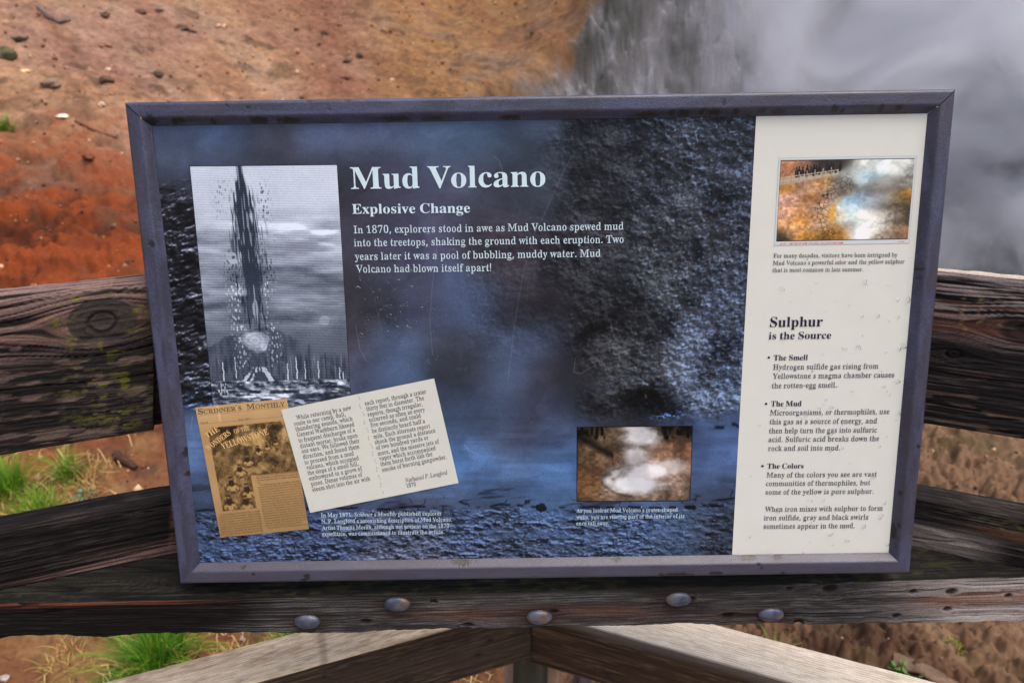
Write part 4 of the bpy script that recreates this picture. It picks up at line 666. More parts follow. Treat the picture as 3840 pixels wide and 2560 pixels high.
    c = paint(dict(S=S, P=Pp, Q=Qq, F=F, ring=ring, fib=fib, fine=fine, n1=n1, n2=n2, crack=crack, kn=kn, kr=kr, L=L, H=H, T=T, v=-Qq / H, seed=seed))
    nl = len(loop)
    V = P3.reshape(-1, 3)
    f = grid_faces(ns, nl, True)
    V = np.vstack([V, P3[0].mean(0), P3[-1].mean(0)])
    i0 = np.arange(nl); a0 = len(V) - 2; a1 = len(V) - 1
    t0 = np.stack([np.full(nl, a0), np.roll(i0, -1), i0], -1)
    t1 = np.stack([np.full(nl, a1), (ns - 1) * nl + i0, (ns - 1) * nl + np.roll(i0, -1)], -1)
    cc = np.vstack([c.reshape(-1, 3), c[0].mean(0)[None], c[-1].mean(0)[None]])
    # face winding so that normals look outwards
    nrm = np.cross(d, out) @ UP
    if nrm < 0:
        f = f[:, ::-1]; t0 = t0[:, ::-1]; t1 = t1[:, ::-1]
    me = mesh_np(name, V, [f, t0, t1], cc)
    return link(name, me, mat, parent)

def blend(a, b, f):
    f = np.clip(f, 0, 1)[..., None]
    return np.asarray(a) * (1 - f) + np.asarray(b) * f

def base_wood(k, dark, mid, light):
    c = blend(lin(dark), lin(mid), sst(0.1, 0.95, k['ring'] * .14 + .44 + .55 * k['fib'] + .30 * k['fine']))
    c = blend(c, lin(light), sst(0.2, 0.8, k['n2'] * .55 + k['fib'] * .6 + .35 * k['fine'] + .08))
    c = c * (.50 + .16 * k['fine'] + .10 * k['n1'])[..., None]
    return blend(c, lin(dark) * .25, .85 * k['crack'])

def lichen(c, k, amount, col=(150, 148, 48)):
    m = sst(.12, .4, fbm(k['S'] * 60, k['Q'] * 160, 4, k['seed'] + 40)) * amount
    return blend(c, lin(col) * .6, m * .6)

WOOD = ink_mat('weathered_wood', 0.88, 0.12, noise=0.22, nscale=420.0, bump=0.5, bscale=500.0)
PALE = ink_mat('newer_wood', 0.8, 0.2, noise=0.10, nscale=300.0, bump=0.3, bscale=420.0)

FENCE = thing('wooden_fence', 'weathered timber corner fence with dark rails carrying the information sign', 'fence', (0.05, 0.98, -0.25))

def on_l(px, py): return hit_plane(px, py, PL, NL)
def on_r(px, py): return hit_plane(px, py, PR, NR)

# --- top rails
EXT = 0.9                     # the rails run on past the picture to their end posts
S_OFF = EXT + float((on_l(-160, 1123.5) - on_l(-420, 1157)) @ DL)
def paint_tl(k):
    c = base_wood(k, (38, 35, 34), (58, 53, 51), (84, 75, 70))
    s, v = k['S'] - S_OFF, k['v']
    worn = sst(.42, .10, s + .28 * v) * (1 - sst(.18, .5, v + .12 * k['n1'] + .35 * s))
    c = blend(c, lin((150, 122, 116)), 0.5 * worn * sst(-.45, .3, k['fib'] + .6 * k['n2']))
    red = np.exp(-((v - .27 + .2 * s) / .06) ** 2) + .7 * np.exp(-((v - .16) / .04) ** 2)
    c = blend(c, lin((120, 80, 58)), .4 * red * sst(.55, .1, s) * sst(-.3, .3, k['fib']))
    c = blend(c, lin((116, 96, 88)), .45 * sst(.22, .4, fbm(s * 22, k['Q'] * 120, 3, 77)))
    c = blend(c, lin((52, 48, 46)), .9 * sst(.02, .2, k['kn']))
    k0 = k['kr']
    halo = np.exp(-((k0 - 1.15) / .28) ** 2) + .9 * sst(1.0, 1.3, k0) * np.exp(-((v - .60) / .10) ** 2 - ((s + S_OFF - S_KNOT) / .07) ** 2)
    halo = halo + .75 * np.exp(-((v - .86) / .09) ** 2 - ((s + S_OFF - S_KNOT - .01) / .09) ** 2)
    c = lichen(c, k, .85 * np.clip(halo, 0, 1))
    c = lichen(c, dict(k, seed=90), .5 * np.clip(np.exp(-((v - .78) / .12) ** 2 - ((s + S_OFF - S_KNOT) / .10) ** 2), 0, 1), (150, 150, 120))
    return c
A0 = on_l(-420, 1157) - DL * EXT
S_KNOT = float((on_l(405, 1206) - A0) @ DL)
L_TL = float((on_l(575, 1028) - A0) @ DL)
CUT_L = L_TL - float((on_l(568, 1612) - A0) @ DL)
Q_KNOT = float(on_l(405, 1206)[2] - A0[2])
H_T = float(A0[2] - on_l(300, 1660)[2]) + .004
timber('top_rail', A0 + NL * .0, DL, NL, L_TL, H_T, .038, paint_tl, WOOD, FENCE, knots=[(S_KNOT, Q_KNOT, .031, 0)], seed=3, wob=.003, bevel=.012, rings=330, cut=CUT_L)
# the short end piece behind it, in the notch beside the sign
def paint_end(k):
    return base_wood(k, (44, 36, 38), (72, 56, 58), (96, 72, 70))
timber('rail_end', A0 + DL * (L_TL - CUT_L - .02) - NL * .016 - UP * .012, DL, NL, .16, H_T - .014, .03, paint_end, WOOD, FENCE, seed=14, ds=.002)

SR_OFF = EXT + float((on_r(3930, 1062) - on_r(4400, 1098)) @ DR)
def paint_tr(k):
    s, v = k['S'] - SR_OFF, k['v']                            # s runs from the right towards the corner
    c = base_wood(k, (36, 33, 33), (56, 51, 50), (90, 82, 80))
    upz = 1 - sst(.22, .5, v + .14 * k['n1'])
    c = blend(c, lin((158, 142, 138)), .75 * upz * sst(-.4, .35, k['fib'] * 1.2 + k['n2']))
    lines = np.sin(k['Q'] * 420 + 3 * k['n1'])
    c = blend(c, lin((96, 62, 50)), .55 * upz * sst(.35, .8, lines) * sst(-.3, .2, k['n1'] + .25))
    c = blend(c, lin((104, 70, 56)), .5 * np.exp(-((v - .33) / .05) ** 2) * sst(.25, .12, s))
    c = blend(c, lin((168, 158, 144)), .9 * (k['F'] == 3))  # top face painted pale for the bright strip the sky makes there
    c = blend(c, lin((120, 96, 82)), .4 * sst(.25, .45, fbm(s * 20, k['Q'] * 150, 3, 78)) * sst(.5, .8, v))
    for s0, v0, v1 in ((.078, .10, .38), (.115, .10, .30), (.06, .1, .33)):    # pale runs down the face
        c = blend(c, lin((150, 124, 84)), .55 * np.exp(-((s - s0 - .004 * vn(v * 30, 0 * v, 5) + .02 * (v - v0)) / .0022) ** 2) * sst(v0 - .02, v0 + .02, v) * (1 - sst(v1 - .05, v1, v)) * sst(-.5, .1, k['fine'] + k['n2']))
    return blend(c, lin((34, 28, 28)), .8 * k['kn'])
A1 = on_r(4400, 1098) - DR * EXT
L_TR = float((on_r(2250, 985) - A1) @ DR)
H_R = float(A1[2] - on_r(3660, 1622)[2])
def kn_r(px, py): q = on_r(px, py); return float((q - A1) @ DR), float(q[2] - A1[2])
_k1, _k2 = kn_r(3577, 1328), kn_r(3840, 1240)
timber('top_rail', A1, DR, NR, L_TR, H_R, .017, paint_tr, WOOD, FENCE, knots=[(_k1[0], _k1[1], .008, 0), (_k2[0], _k2[1], .02, 0)], seed=23, wob=.002, bevel=.006, rings=300)

# --- middle rails
SM_OFF = EXT + float((on_l(-160, 2021) - on_l(-420, 2071)) @ DL)
def paint_ml(k):
    s, v = k['S'] - SM_OFF, k['v']
    c = base_wood(k, (30, 28, 27), (48, 44, 42), (72, 64, 60))
    t = (v - .62 + .75 * (s - .07))
    c = blend(c, lin((150, 116, 106)), .8 * np.exp(-(t / .10) ** 2) * sst(.34, .12, s) * sst(-.5, .2, k['fib'] + .4 * k['n1']))
    c = blend(c, lin((110, 102, 96)), .85 * np.exp(-((v - .75 - .3 * (.3 - s)) / .16) ** 2) * sst(.16, .26, s) * sst(-.6, .1, k['fib']))
    for s0 in (.245, .275, .31, .345):
        c = blend(c, lin((128, 92, 76)), .55 * np.exp(-((s - s0 + .05 * (v - .3)) / .004) ** 2) * sst(.6, .3, v) * sst(-.4, .2, k['n2'] + .2))
    c = lichen(c, k, .5 * np.exp(-((v - .14) / .1) ** 2) * sst(.0, .3, k['n1']))
    return c
A2 = on_l(-420, 2071) - DL * EXT
timber('middle_rail', A2, DL, NL, float((on_l(1500, 1720) - A2) @ DL), .18, .04, paint_ml, WOOD, FENCE, seed=33, wob=.003, bevel=.007, rings=340)
SN_OFF = EXT + float((on_r(3930, 1957) - on_r(4300, 2026)) @ DR)
def paint_mr(k):
    s, v = k['S'] - SN_OFF, k['v']
    c = base_wood(k, (36, 33, 30), (58, 52, 48), (86, 80, 74))
    c = blend(c, lin((116, 108, 102)), .8 * sst(.16, .3, v + .1 * k['n1']) * sst(-.5, .2, k['fib'] + .3) * sst(.02, .09, s))
    c = blend(c, lin((140, 96, 70)), .6 * np.exp(-((v - .2) / .04) ** 2) * sst(.12, .02, s))
    c = lichen(c, k, .55 * np.exp(-((v - .12) / .07) ** 2), (140, 136, 60))
    return c
A3 = on_r(4300, 2026) - DR * EXT
timber('middle_rail', A3, DR, NR, float((on_r(2400, 1680) - A3) @ DR), .17, .04, paint_mr, WOOD, FENCE, seed=43, wob=.003, bevel=.007, rings=340)

# --- lower rails: newer, paler timber; overhead light is painted into the broad flat top
def rail_from(pxa, pxb, P, N, D, T, name, paint, seed, ext, H, pith):
    a = hit_plane(*pxa, P, N); b = hit_plane(*pxb, P, N)
    dd = unit(b - a); dd = unit(np.array([D[0], D[1], 0])) * np.sign(dd @ D)
    z = .5 * (a[2] + b[2]); a = np.array([a[0], a[1], z]); b = np.array([b[0], b[1], z])
    s0 = float((b - a) @ dd)
    A = a - dd * ext
    return timber(name, A, dd, N, s0 + ext, H, T, paint, PALE, FENCE, seed=seed, rough=.55, bevel=.005, rings=90, pith=pith, ds=.0016)
def paint_ll(k):
    v, s = k['v'], k['S']
    c = base_wood(k, (66, 50, 38), (104, 84, 66), (128, 106, 86))
    c = blend(c, lin((70, 56, 46)), .5 * sst(.05, .45, np.sin(k['Q'] * 60 + 9 * s + 2 * k['n1'])))
    top = (k['F'] == 3) | ((k['F'] == 0) & (k['v'] < .03))
    tc = blend(lin((150, 126, 100)), lin((216, 196, 166)), sst(.0, .9, .45 + .45 * k['fine'] + .35 * np.sin(k['P'] * 1500 + 3 * k['n1']) * .5 + .3 * k['n2']))
    tc = blend(tc, lin((96, 78, 62)), .8 * k['crack'])
    c = np.where(top[..., None], tc, c)  # top face coloured as lit from above, front left dark
    for (sx, vx) in ((.46, .42), (.50, .62), (.36, .3), (.30, .85)):
        c = blend(c, lin((30, 24, 20)), np.exp(-((s - LL0 + sx * .6 - .1) / .008) ** 2 - ((v - vx) / .035) ** 2))
    return c
LL0 = .9 + .75
rail_from((1270, 2467), (1990, 2270), PL, NL, DL, .085, 'lower_rail', paint_ll, 53, 1.2, .142, (-.5, -1.4))
PR2 = PR + NR * .018
def paint_lr(k):
    v, s = k['v'], k['S']
    c = base_wood(k, (74, 54, 38), (116, 90, 66), (134, 108, 84))
    cath = np.sin(60 * np.hypot((s - 1.47) * .16, (v - .6) * .14 * (1 + .4 * np.abs(s - 1.47))) * 3.4 + 1.6 * k['n1'])
    c = blend(c, lin((58, 38, 26)), .8 * sst(.25, .9, cath))
    top = (k['F'] == 3) | ((k['F'] == 0) & (k['v'] < .025))
    tc = blend(lin((168, 152, 132)), lin((222, 210, 190)), sst(.0, .9, .5 + .4 * k['fine'] + .3 * np.sin(k['P'] * 1700 + 2 * k['n1']) + .2 * k['n2']))
    c = np.where(top[..., None], tc, c)  # sky brightness on the top face is part of its colour
    c = blend(c, lin((112, 104, 98)), .6 * sst(.2, .05, v + .05 * k['n1']) * (k['F'] == 0))
    return c
rail_from((3039, 2560), (1992, 2300), PR2, NR, DR, .085, 'lower_rail', paint_lr, 63, 1.2, .142, (-.4, -1.1))

# --- posts under the corner
def post(px0, px1, py, y, ztop, zbot, depth, paint, seed, name='post', xr=None):
    a = hit_plane(px0, py, np.array([0, y, 0]), np.array([0, 1.0, 0])); b = hit_plane(px1, py, np.array([0, y, 0]), np.array([0, 1.0, 0]))
    if xr: a, b = np.array([xr[0], y, 0]), np.array([xr[1], y, 0])
    wd = b[0] - a[0]
    # a post is a timber stood on end: along = down, "height" = its width
    nl_ = 24
    ns = 60
    ins = .006
    sec = [(0, 0), (wd, 0), (wd, depth), (0, depth)]
    ring_ = []
    for i in range(4):
        p, q = np.array(sec[i]), np.array(sec[(i + 1) % 4])
        for t in np.linspace(0.06, .94, nl_ // 4): ring_.append(p + (q - p) * t)
    ring_ = np.array(ring_)
    zs = np.linspace(ztop, zbot, ns)
    V = np.array([[(a[0] + r[0] + .002 * vn(z * 6, r[0] * 40, seed), y + r[1] + .002 * vn(z * 7, r[1] * 40 + 9, seed), z) for r in ring_] for z in zs])
    Z, Rx = np.meshgrid(zs, ring_[:, 0] + 2 * ring_[:, 1], indexing='ij')
    fb = fbm(Z * 9, Rx * 220, 3, seed)
    c = paint(Z, fb)
    f = grid_faces(ns, len(ring_), True)
    Vf = np.vstack([V.reshape(-1, 3), V[0].mean(0)]); cap = np.stack([np.full(len(ring_), len(Vf) - 1), np.roll(np.arange(len(ring_)), -1), np.arange(len(ring_))], -1)
    me = mesh_np(name, Vf, [f, cap], np.vstack([c.reshape(-1, 3), c[0, 0][None]]))
    return link(name, me, PALE, FENCE, smooth=False)
post(1922, 2057, 2500, 1.035, 1.22, -.32, .09, lambda z, f: blend(lin((54, 54, 40)), lin((84, 80, 62)), sst(-.4, .4, f)), 5)
post(1890, 2098, 2520, 1.13, .46, -.32, .05, lambda z, f: blend(lin((150, 122, 100)), lin((186, 158, 134)), sst(-.4, .4, f)), 6)
post(2160, 2226, 2545, 1.30, .44, -.32, .06, lambda z, f: blend(lin((84, 76, 74)), lin((116, 108, 106)), sst(-.4, .4, f)), 7)

_e = A0 + DL * .12 - NL * .05
post(0, 0, 0, _e[1], 1.36, -.32, .09, lambda z, f: blend(lin((58, 54, 48)), lin((90, 84, 74)), sst(-.4, .4, f)), 8, xr=(_e[0] - .05, _e[0] + .05))
_e = A1 + DR * .12 - NR * .05
post(0, 0, 0, _e[1], 1.36, -.32, .09, lambda z, f: blend(lin((58, 54, 48)), lin((90, 84, 74)), sst(-.4, .4, f)), 9, xr=(_e[0] - .05, _e[0] + .05))

# --- the cross beam that carries the sign, with its carriage bolts
FE = [(-60, 2263), (0, 2261), (500, 2250), (1000, 2236), (1500, 2224), (1990, 2215), (2540, 2201), (3000, 2188), (3440, 2172), (3840, 2160), (3900, 2158)]
FEp = np.array([hit_z(x, y, ZB) for x, y in FE])
b0, b1 = FEp[0] - np.array([.05, 0.002, 0]), FEp[-1] + np.array([.05, .004, 0])
_x = np.linspace(b0[0], b1[0], 1100)
_yf = np.poly1d(np.polyfit(FEp[:, 0], FEp[:, 1], 2))(_x)
zbot_px = [(0, 2383), (1000, 2368), (1990, 2350), (2540, 2340), (3840, 2333)]
zb_pts = []
for x, y in zbot_px:
    xx = hit_z(x, 2215, ZB)[0]; yy = np.interp(xx, _x, _yf)
    d = ray(x, y); t = yy / d[1]; zb_pts.append((d[0] * t, CP[2] + d[2] * t))
zb_pts = np.array(zb_pts)
_zb = np.interp(_x, zb_pts[:, 0], zb_pts[:, 1])
_back = np.minimum(np.minimum(PL[1] + (_x - PL[0]) * DL[1] / DL[0], PR[1] + (_x - PR[0]) * DR[1] / DR[0]) - .003, .80)
_back = np.maximum(_back, _yf + .004)
nfr, ntp = 58, 40
rows = []
for k in range(ntp + 1):                                  # top, back to front
    t = k / ntp
    rows.append((3, _back + (_yf - _back) * t, np.full_like(_x, ZB), t, 0 * _x))
for k in range(1, nfr + 1):
    t = k / nfr
    rows.append((0, _yf, ZB + (_zb - ZB) * t, 1.0, 0 * _x + t))
for k in range(1, 4):
    rows.append((1, _yf + (_back - _yf) * k / 3, _zb, 1.0, 0 * _x + 1))
Fb = np.array([r[0] for r in rows])
YB = np.stack([r[1] for r in rows]); ZBm = np.stack([r[2] for r in rows]); XB = np.broadcast_to(_x, YB.shape).copy()
Vb = np.stack([r[4] for r in rows])                      # 0 at the arris, 1 at the foot
Fbm = np.broadcast_to(Fb[:, None], YB.shape)
q_ = np.where(Fbm == 0, -Vb * .07, 0.0) + np.where(Fbm == 3, (YB - np.broadcast_to(_yf, YB.shape)), 0)
BK = [(1380, 2258, .008), (1625, 2256, .006), (2550, 2298, .006)]
yy = q_ + .008 * vn(XB * 3, q_ * 9, 301) + .003 * vn(XB * 9, q_ * 30, 302)
knb = np.zeros_like(YB)
BKN = [(1375, 2335, .009), (1627, 2256, .006), (2077, 2297, .007), (2588, 2244, .008), (2732, 2306, .009), (2962, 2205, .006), (3115, 2205, .012), (3425, 2213, .006), (3572, 2212, .009), (3368, 2293, .007), (3560, 2268, .007), (3787, 2222, .006), (2998, 2322, .008), (1755, 2350, .009)]
for px, py, rad in BKN:
    rad = rad * .72
    x0 = np.interp(hit_z(px, 2215, ZB)[0], _x, _x); yf0 = np.interp(x0, _x, _yf)
    d = ray(px, py); t = yf0 / d[1]; kx, kz = d[0] * t, CP[2] + d[2] * t - ZB
    ey = q_ - kz; ex = XB - kx
    rr = np.hypot(ex / 1.6, ey); m = (Fbm == 0)
    yy = yy - m * rad * .9 * np.exp(-(rr / (rad * 1.7)) ** 2) * np.tanh(ey / (rad * .5))
    knb = np.maximum(knb, m * (1 - sst(rad * .55, rad, rr)))
rho = yy + .006 * vn(XB * 1.3, 0 * XB, 303)
ring = (.5 + .5 * np.sin(2 * np.pi * rho * 210 + 1.5 * vn(XB * 5, rho * 60, 304)))
fib = fbm(XB * 9, yy * 520, 3, 305); fine = fbm(XB * 45, yy * 1000, 2, 306)
n1 = fbm(XB * 4, q_ * 14, 4, 307); n2 = fbm(XB * 12, q_ * 60, 4, 308)
crack = (1 - sst(.015, .06, np.abs(vn(XB * 2.4, yy * 70, 309)))) * sst(-.1, .3, vn(XB * 3, yy * 20, 310))
disp = .0005 * (ring - .5) + .0009 * fib + .0003 * fine + .0012 * n2 - .0022 * crack - .003 * knb
disp = disp * (Fbm != 1)
rag = .005 * fbm(XB * 14, 0 * XB, 4, 311) * Vb ** 6 + .002 * fbm(XB * 60, 0 * XB, 3, 312) * Vb ** 8
arr = np.exp(-((np.where(Fbm == 3, np.abs(YB - np.broadcast_to(_yf, YB.shape)), Vb * .07)) / .004) ** 2)
wane = .004 * sst(-.2, .5, fbm(XB * 6, 0 * XB, 3, 313)) * arr
Pb = np.stack([XB, YB - disp * (Fbm == 0) + wane, ZBm + disp * (Fbm == 3) - rag * (Fbm == 0) - wane * 1.2], -1)
kb = dict(ring=ring, fib=fib, fine=fine, n1=n1, n2=n2, crack=crack)
c_top = base_wood(kb, (30, 29, 27), (44, 43, 39), (62, 60, 52))
c_dark = base_wood(kb, (24, 21, 20), (40, 35, 34), (56, 48, 46))
c_gry = base_wood(kb, (62, 58, 56), (100, 97, 95), (126, 122, 118))
c_brn = blend(c_gry, lin((92, 62, 46)), .75 * sst(.0, .5, n1 + .5 * n2))
u = XB                                                     # metres from the middle
gfac = sst(-.40, -.26, u + .05 * n1 + .06 * (Vb - .5)) * (.8 + .2 * sst(-.3, .2, n1))
cf = blend(c_dark, c_gry, gfac)
cf = blend(cf, c_brn, .8 * np.exp(-((Vb - .62) / .2) ** 2) * sst(-.25, -.05, u) * (1 - sst(.28, .4, u)))
cf = blend(cf, lin((178, 168, 162)), .8 * sst(.50, .68, u + .05 * n1) * sst(-.5, .3, fib + .5 * n1))
cf = blend(cf, lin((108, 68, 44)), .7 * sst(.52, .62, u) * np.exp(-((Vb - .5 + .5 * (u - .6)) / .16) ** 2) * sst(-.4, .3, n1 + .3))
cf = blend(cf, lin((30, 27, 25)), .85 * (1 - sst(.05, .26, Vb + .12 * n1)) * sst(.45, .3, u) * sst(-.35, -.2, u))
cf = blend(cf, lin((92, 52, 34)), .7 * np.exp(-((Vb - .06) / .10) ** 2) * (1 - sst(-.5, -.34, u)) * sst(-.5, .1, n1 + fib + .3))
cf = blend(cf, lin((22, 18, 16)), .9 * knb)
for px, py in ((1152, 2328), (1490, 2262), (2022, 2311), (2543, 2243), (2890, 2301)):       # damp rust stain round each bolt
    x0 = hit_z(px, 2215, ZB)[0]; d = ray(px, py); yf0 = np.interp(x0, _x, _yf); t = yf0 / d[1]
    rr = np.hypot((XB - d[0] * t) / 1.9, np.minimum(q_ - (CP[2] + d[2] * t - ZB), 0) / 1.6 + np.maximum(q_ - (CP[2] + d[2] * t - ZB), 0)) / .016
    cf = blend(cf, lin((40, 26, 19)), .7 * np.exp(-(rr ** 3) * .6) * sst(-.6, .2, n1 + fib + .3))
cb = np.where((Fbm == 3)[..., None], lichen(c_top, dict(S=XB, Q=q_, seed=321), .22 * sst(.1, .4, n1), (120, 118, 44)), cf)
Vv = Pb.reshape(-1, 3)
fB = grid_faces(*XB.shape)[:, ::-1]
nb_ = len(rows); i0 = np.arange(nb_) * XB.shape[1]; iE = i0 + XB.shape[1] - 1
Vv = np.vstack([Vv, Pb[:, 0].mean(0), Pb[:, -1].mean(0)])
capA = np.stack([np.full(nb_ - 1, len(Vv) - 2), i0[:-1], i0[1:]], -1); capB = np.stack([np.full(nb_ - 1, len(Vv) - 1), iE[1:], iE[:-1]], -1)
back = np.stack([i0[-1] + np.arange(XB.shape[1] - 1), i0[-1] + np.arange(1, XB.shape[1]), np.arange(1, XB.shape[1]), np.arange(XB.shape[1] - 1)], -1)[:, ::-1]
me = mesh_np('cross_beam', Vv, [fB, capA, capB, back], np.vstack([cb.reshape(-1, 3), cb[:, 0].mean(0)[None], cb[:, -1].mean(0)[None]]))
BEAM = link('cross_beam', me, WOOD, FENCE)

BOLT = ink_mat('galvanised_steel', 0.5, 0.5, noise=.15, nscale=500, bump=.25, bscale=900)
BOLT.node_tree.nodes['Principled BSDF'].inputs['Metallic'].default_value = .55
def bolt(px, py, rot, marks):
    x0 = hit_z(px, 2215, ZB)[0]; y0 = np.interp(x0, _x, _yf)
    for _ in range(3):
        d = ray(px, py); t = y0 / d[1]; x0 = d[0] * t; y0 = np.interp(x0, _x, _yf)
    z0 = CP[2] + d[2] * t
    R0, hh = .0180, .0060
    prof = [(0, hh), (.25, hh * .985), (.5, hh * .9), (.72, hh * .72), (.88, hh * .48), (.97, hh * .22), (1.0, 0.0), (1.0, -.002)]
    na = 40
    an = np.linspace(0, 2 * np.pi, na, endpoint=False)
    V = np.array([[(x0 + R0 * r * np.cos(a), y0 - .0012 - h, z0 + .66 * R0 * r * np.sin(a)) for a in an] for r, h in prof[1:]])
    rust_ = fbm(V[..., 0] * 90, V[..., 2] * 90, 3, 400)
    c = blend(lin((66, 72, 90)), lin((96, 100, 114)), sst(-.3, .4, rust_))
    c = blend(c, lin((128, 100, 62)), .5 * sst(.2, .5, fbm(V[..., 0] * 70, V[..., 2] * 120, 3, int(px))))
    f = grid_faces(len(prof) - 1, na, True)
    Vf = np.vstack([V.reshape(-1, 3), [[x0, y0 - .0012 - hh, z0]]])
    cap = np.stack([np.full(na, len(Vf) - 1), np.arange(na), np.roll(np.arange(na), -1)], -1)
    me = mesh_np('bolt', Vf, [f, cap[:, ::-1]], np.vstack([c.reshape(-1, 3), c[0, 0][None]]))
    b = link('bolt', me, BOLT, BEAM)
    return b, np.array([x0, y0, z0]), R0, hh
BOLTS = [bolt(*a) for a in ((1152, 2328, 0, 'JOZ'), (1490, 2262, 0, 'HT'), (2022, 2311, 0, 'OZ'), (2543, 2243, 0, 'BOZA'), (2890, 2301, 0, 'ZE'))]

# ------------------------------------------------------------------ information sign
SO = np.array([-0.45180519, 0.83938947, 1.52277774])            # outer top left corner of the frame front
SX = np.array([0.96993015, 0.00302506, 0.01124037])             # to the top right corner
SY = np.array([0.00889142, -0.14992176, -0.59292077])           # to the bottom left corner
SW, SH = np.linalg.norm(SX), np.linalg.norm(SY)
EX, EY = SX / SW, SY / SH
EN = unit(np.cross(EY, EX)); EN = EN if EN[1] < 0 else -EN      # towards the viewer
REC = 0.0095                                                    # the panel lies this deep in the frame
PO = SO - EN * REC
SIGN = thing('information_sign', 'large framed park information sign headed Mud Volcano, leaning on the timber fence', 'sign', tuple(SO + SX / 2 + SY))

def to_ab(px, py):
    """photo pixel -> metres right / down on the panel"""
    P = hit_plane(px, py, PO, EN) - PO
    # EX and EY are not exactly square: solve
    G = np.array([[1, EX @ EY], [EX @ EY, 1]])
    return np.linalg.solve(G, np.array([P @ EX, P @ EY]))
def ab3(a, b, up=0.0):
    return PO + np.multiply.outer(a, EX) + np.multiply.outer(b, EY) + np.multiply.outer(np.broadcast_to(up, np.shape(a)), EN)

# --- frame: four mitred bars with a rounded outer edge and a bevel down to the panel
FRAME, _t, _b = new_mat('frame_paint')
_a = _t.nodes.new('ShaderNodeAttribute'); _a.attribute_name = 'ink'
_tc = _t.nodes.new('ShaderNodeTexCoord')
_n = _t.nodes.new('ShaderNodeTexNoise'); _n.inputs['Scale'].default_value = 520; _n.inputs['Detail'].default_value = 3
_n2 = _t.nodes.new('ShaderNodeTexNoise'); _n2.inputs['Scale'].default_value = 14; _n2.inputs['Detail'].default_value = 4
_t.links.new(_tc.outputs['Object'], _n.inputs['Vector']); _t.links.new(_tc.outputs['Object'], _n2.inputs['Vector'])
_bp = _t.nodes.new('ShaderNodeBump'); _bp.inputs['Strength'].default_value = .4; _bp.inputs['Distance'].default_value = .0012
_t.links.new(_n.outputs['Fac'], _bp.inputs['Height']); _t.links.new(_bp.outputs[0], _b.inputs['Normal'])
_t.links.new(_a.outputs['Color'], _b.inputs['Base Color'])
_mr = _t.nodes.new('ShaderNodeMapRange'); _mr.inputs['To Min'].default_value = .34; _mr.inputs['To Max'].default_value = .55
_t.links.new(_n2.outputs['Fac'], _mr.inputs['Value']); _t.links.new(_mr.outputs[0], _b.inputs['Roughness'])
_b.inputs['Specular IOR Level'].default_value = .55

FW = 0.0262
PROF = [(0.0, -.034), (0.0, -.020), (0.0, -.0052), (.0004, -.0033), (.0013, -.0016), (.0026, -.0005), (.0042, 0.0)]
PROF += [(.0042 + .0125 * k / 10, 0.0) for k in range(1, 11)]
PROF += [(.0178, -.0004), (.0190, -.0013), (.0202, -.0026), (.0220, -.0047), (.0238, -.0068), (.0252, -.0083), (.0262, -.0089), (.0262, -.0100)]
PROF = np.array(PROF)
CHIP = {0: [(.062, .021, .006, .003), (.1, .0225, .003, .004), (.155, .0225, .011, .004), (.19, .023, .013, .004), (.12, .006, .002, .002), (.315, .023, .02, .003), (.36, .0235, .012, .002), (.45, .0235, .014, .0022), (.26, .003, .004, .002), (.215, .0028, .003, .002), (.61, .023, .014, .0035), (.64, .0215, .004, .0035), (.655, .023, .008, .004), (.675, .0215, .004, .0035), (.69, .022, .010, .0035), (.715, .022, .005, .003), (.745, .021, .006, .003), (.765, .022, .010, .003), (.83, .02, .005, .004), (.84, .022, .003, .003), (.885, .02, .004, .004), (.905, .02, .005, .003), (.70, .012, .002, .004), (.055, .0225, .004, .004), (.24, .012, .002, .001), (.0285, .021, .006, .007), (.145, .0085, .003, .0022)],
        1: [(.21, .0235, .002, .005), (.22, .023, .001, .003), (.435, .006, .003, .003), (.50, .021, .004, .002), (.545, .020, .004, .002), (.555, .024, .010, .003)],
        2: [(.085, .022, .004, .002), (.17, .009, .004, .004), (.165, .0035, .004, .003), (.375, .0235, .014, .004), (.66, .004, .02, .003), (.71, .005, .010, .003), (.64, .0035, .004, .002), (.755, .0235, .011, .003), (.795, .0235, .007, .003), (.768, .0165, .003, .002), (.772, .011, .002, .002), (.80, .003, .004, .003), (.58, .0235, .006, .002), (.10, .013, .003, .002)],
        3: [(.165, .0145, .0045, .004), (.43, .0245, .008, .003), (.46, .024, .004, .002)]}
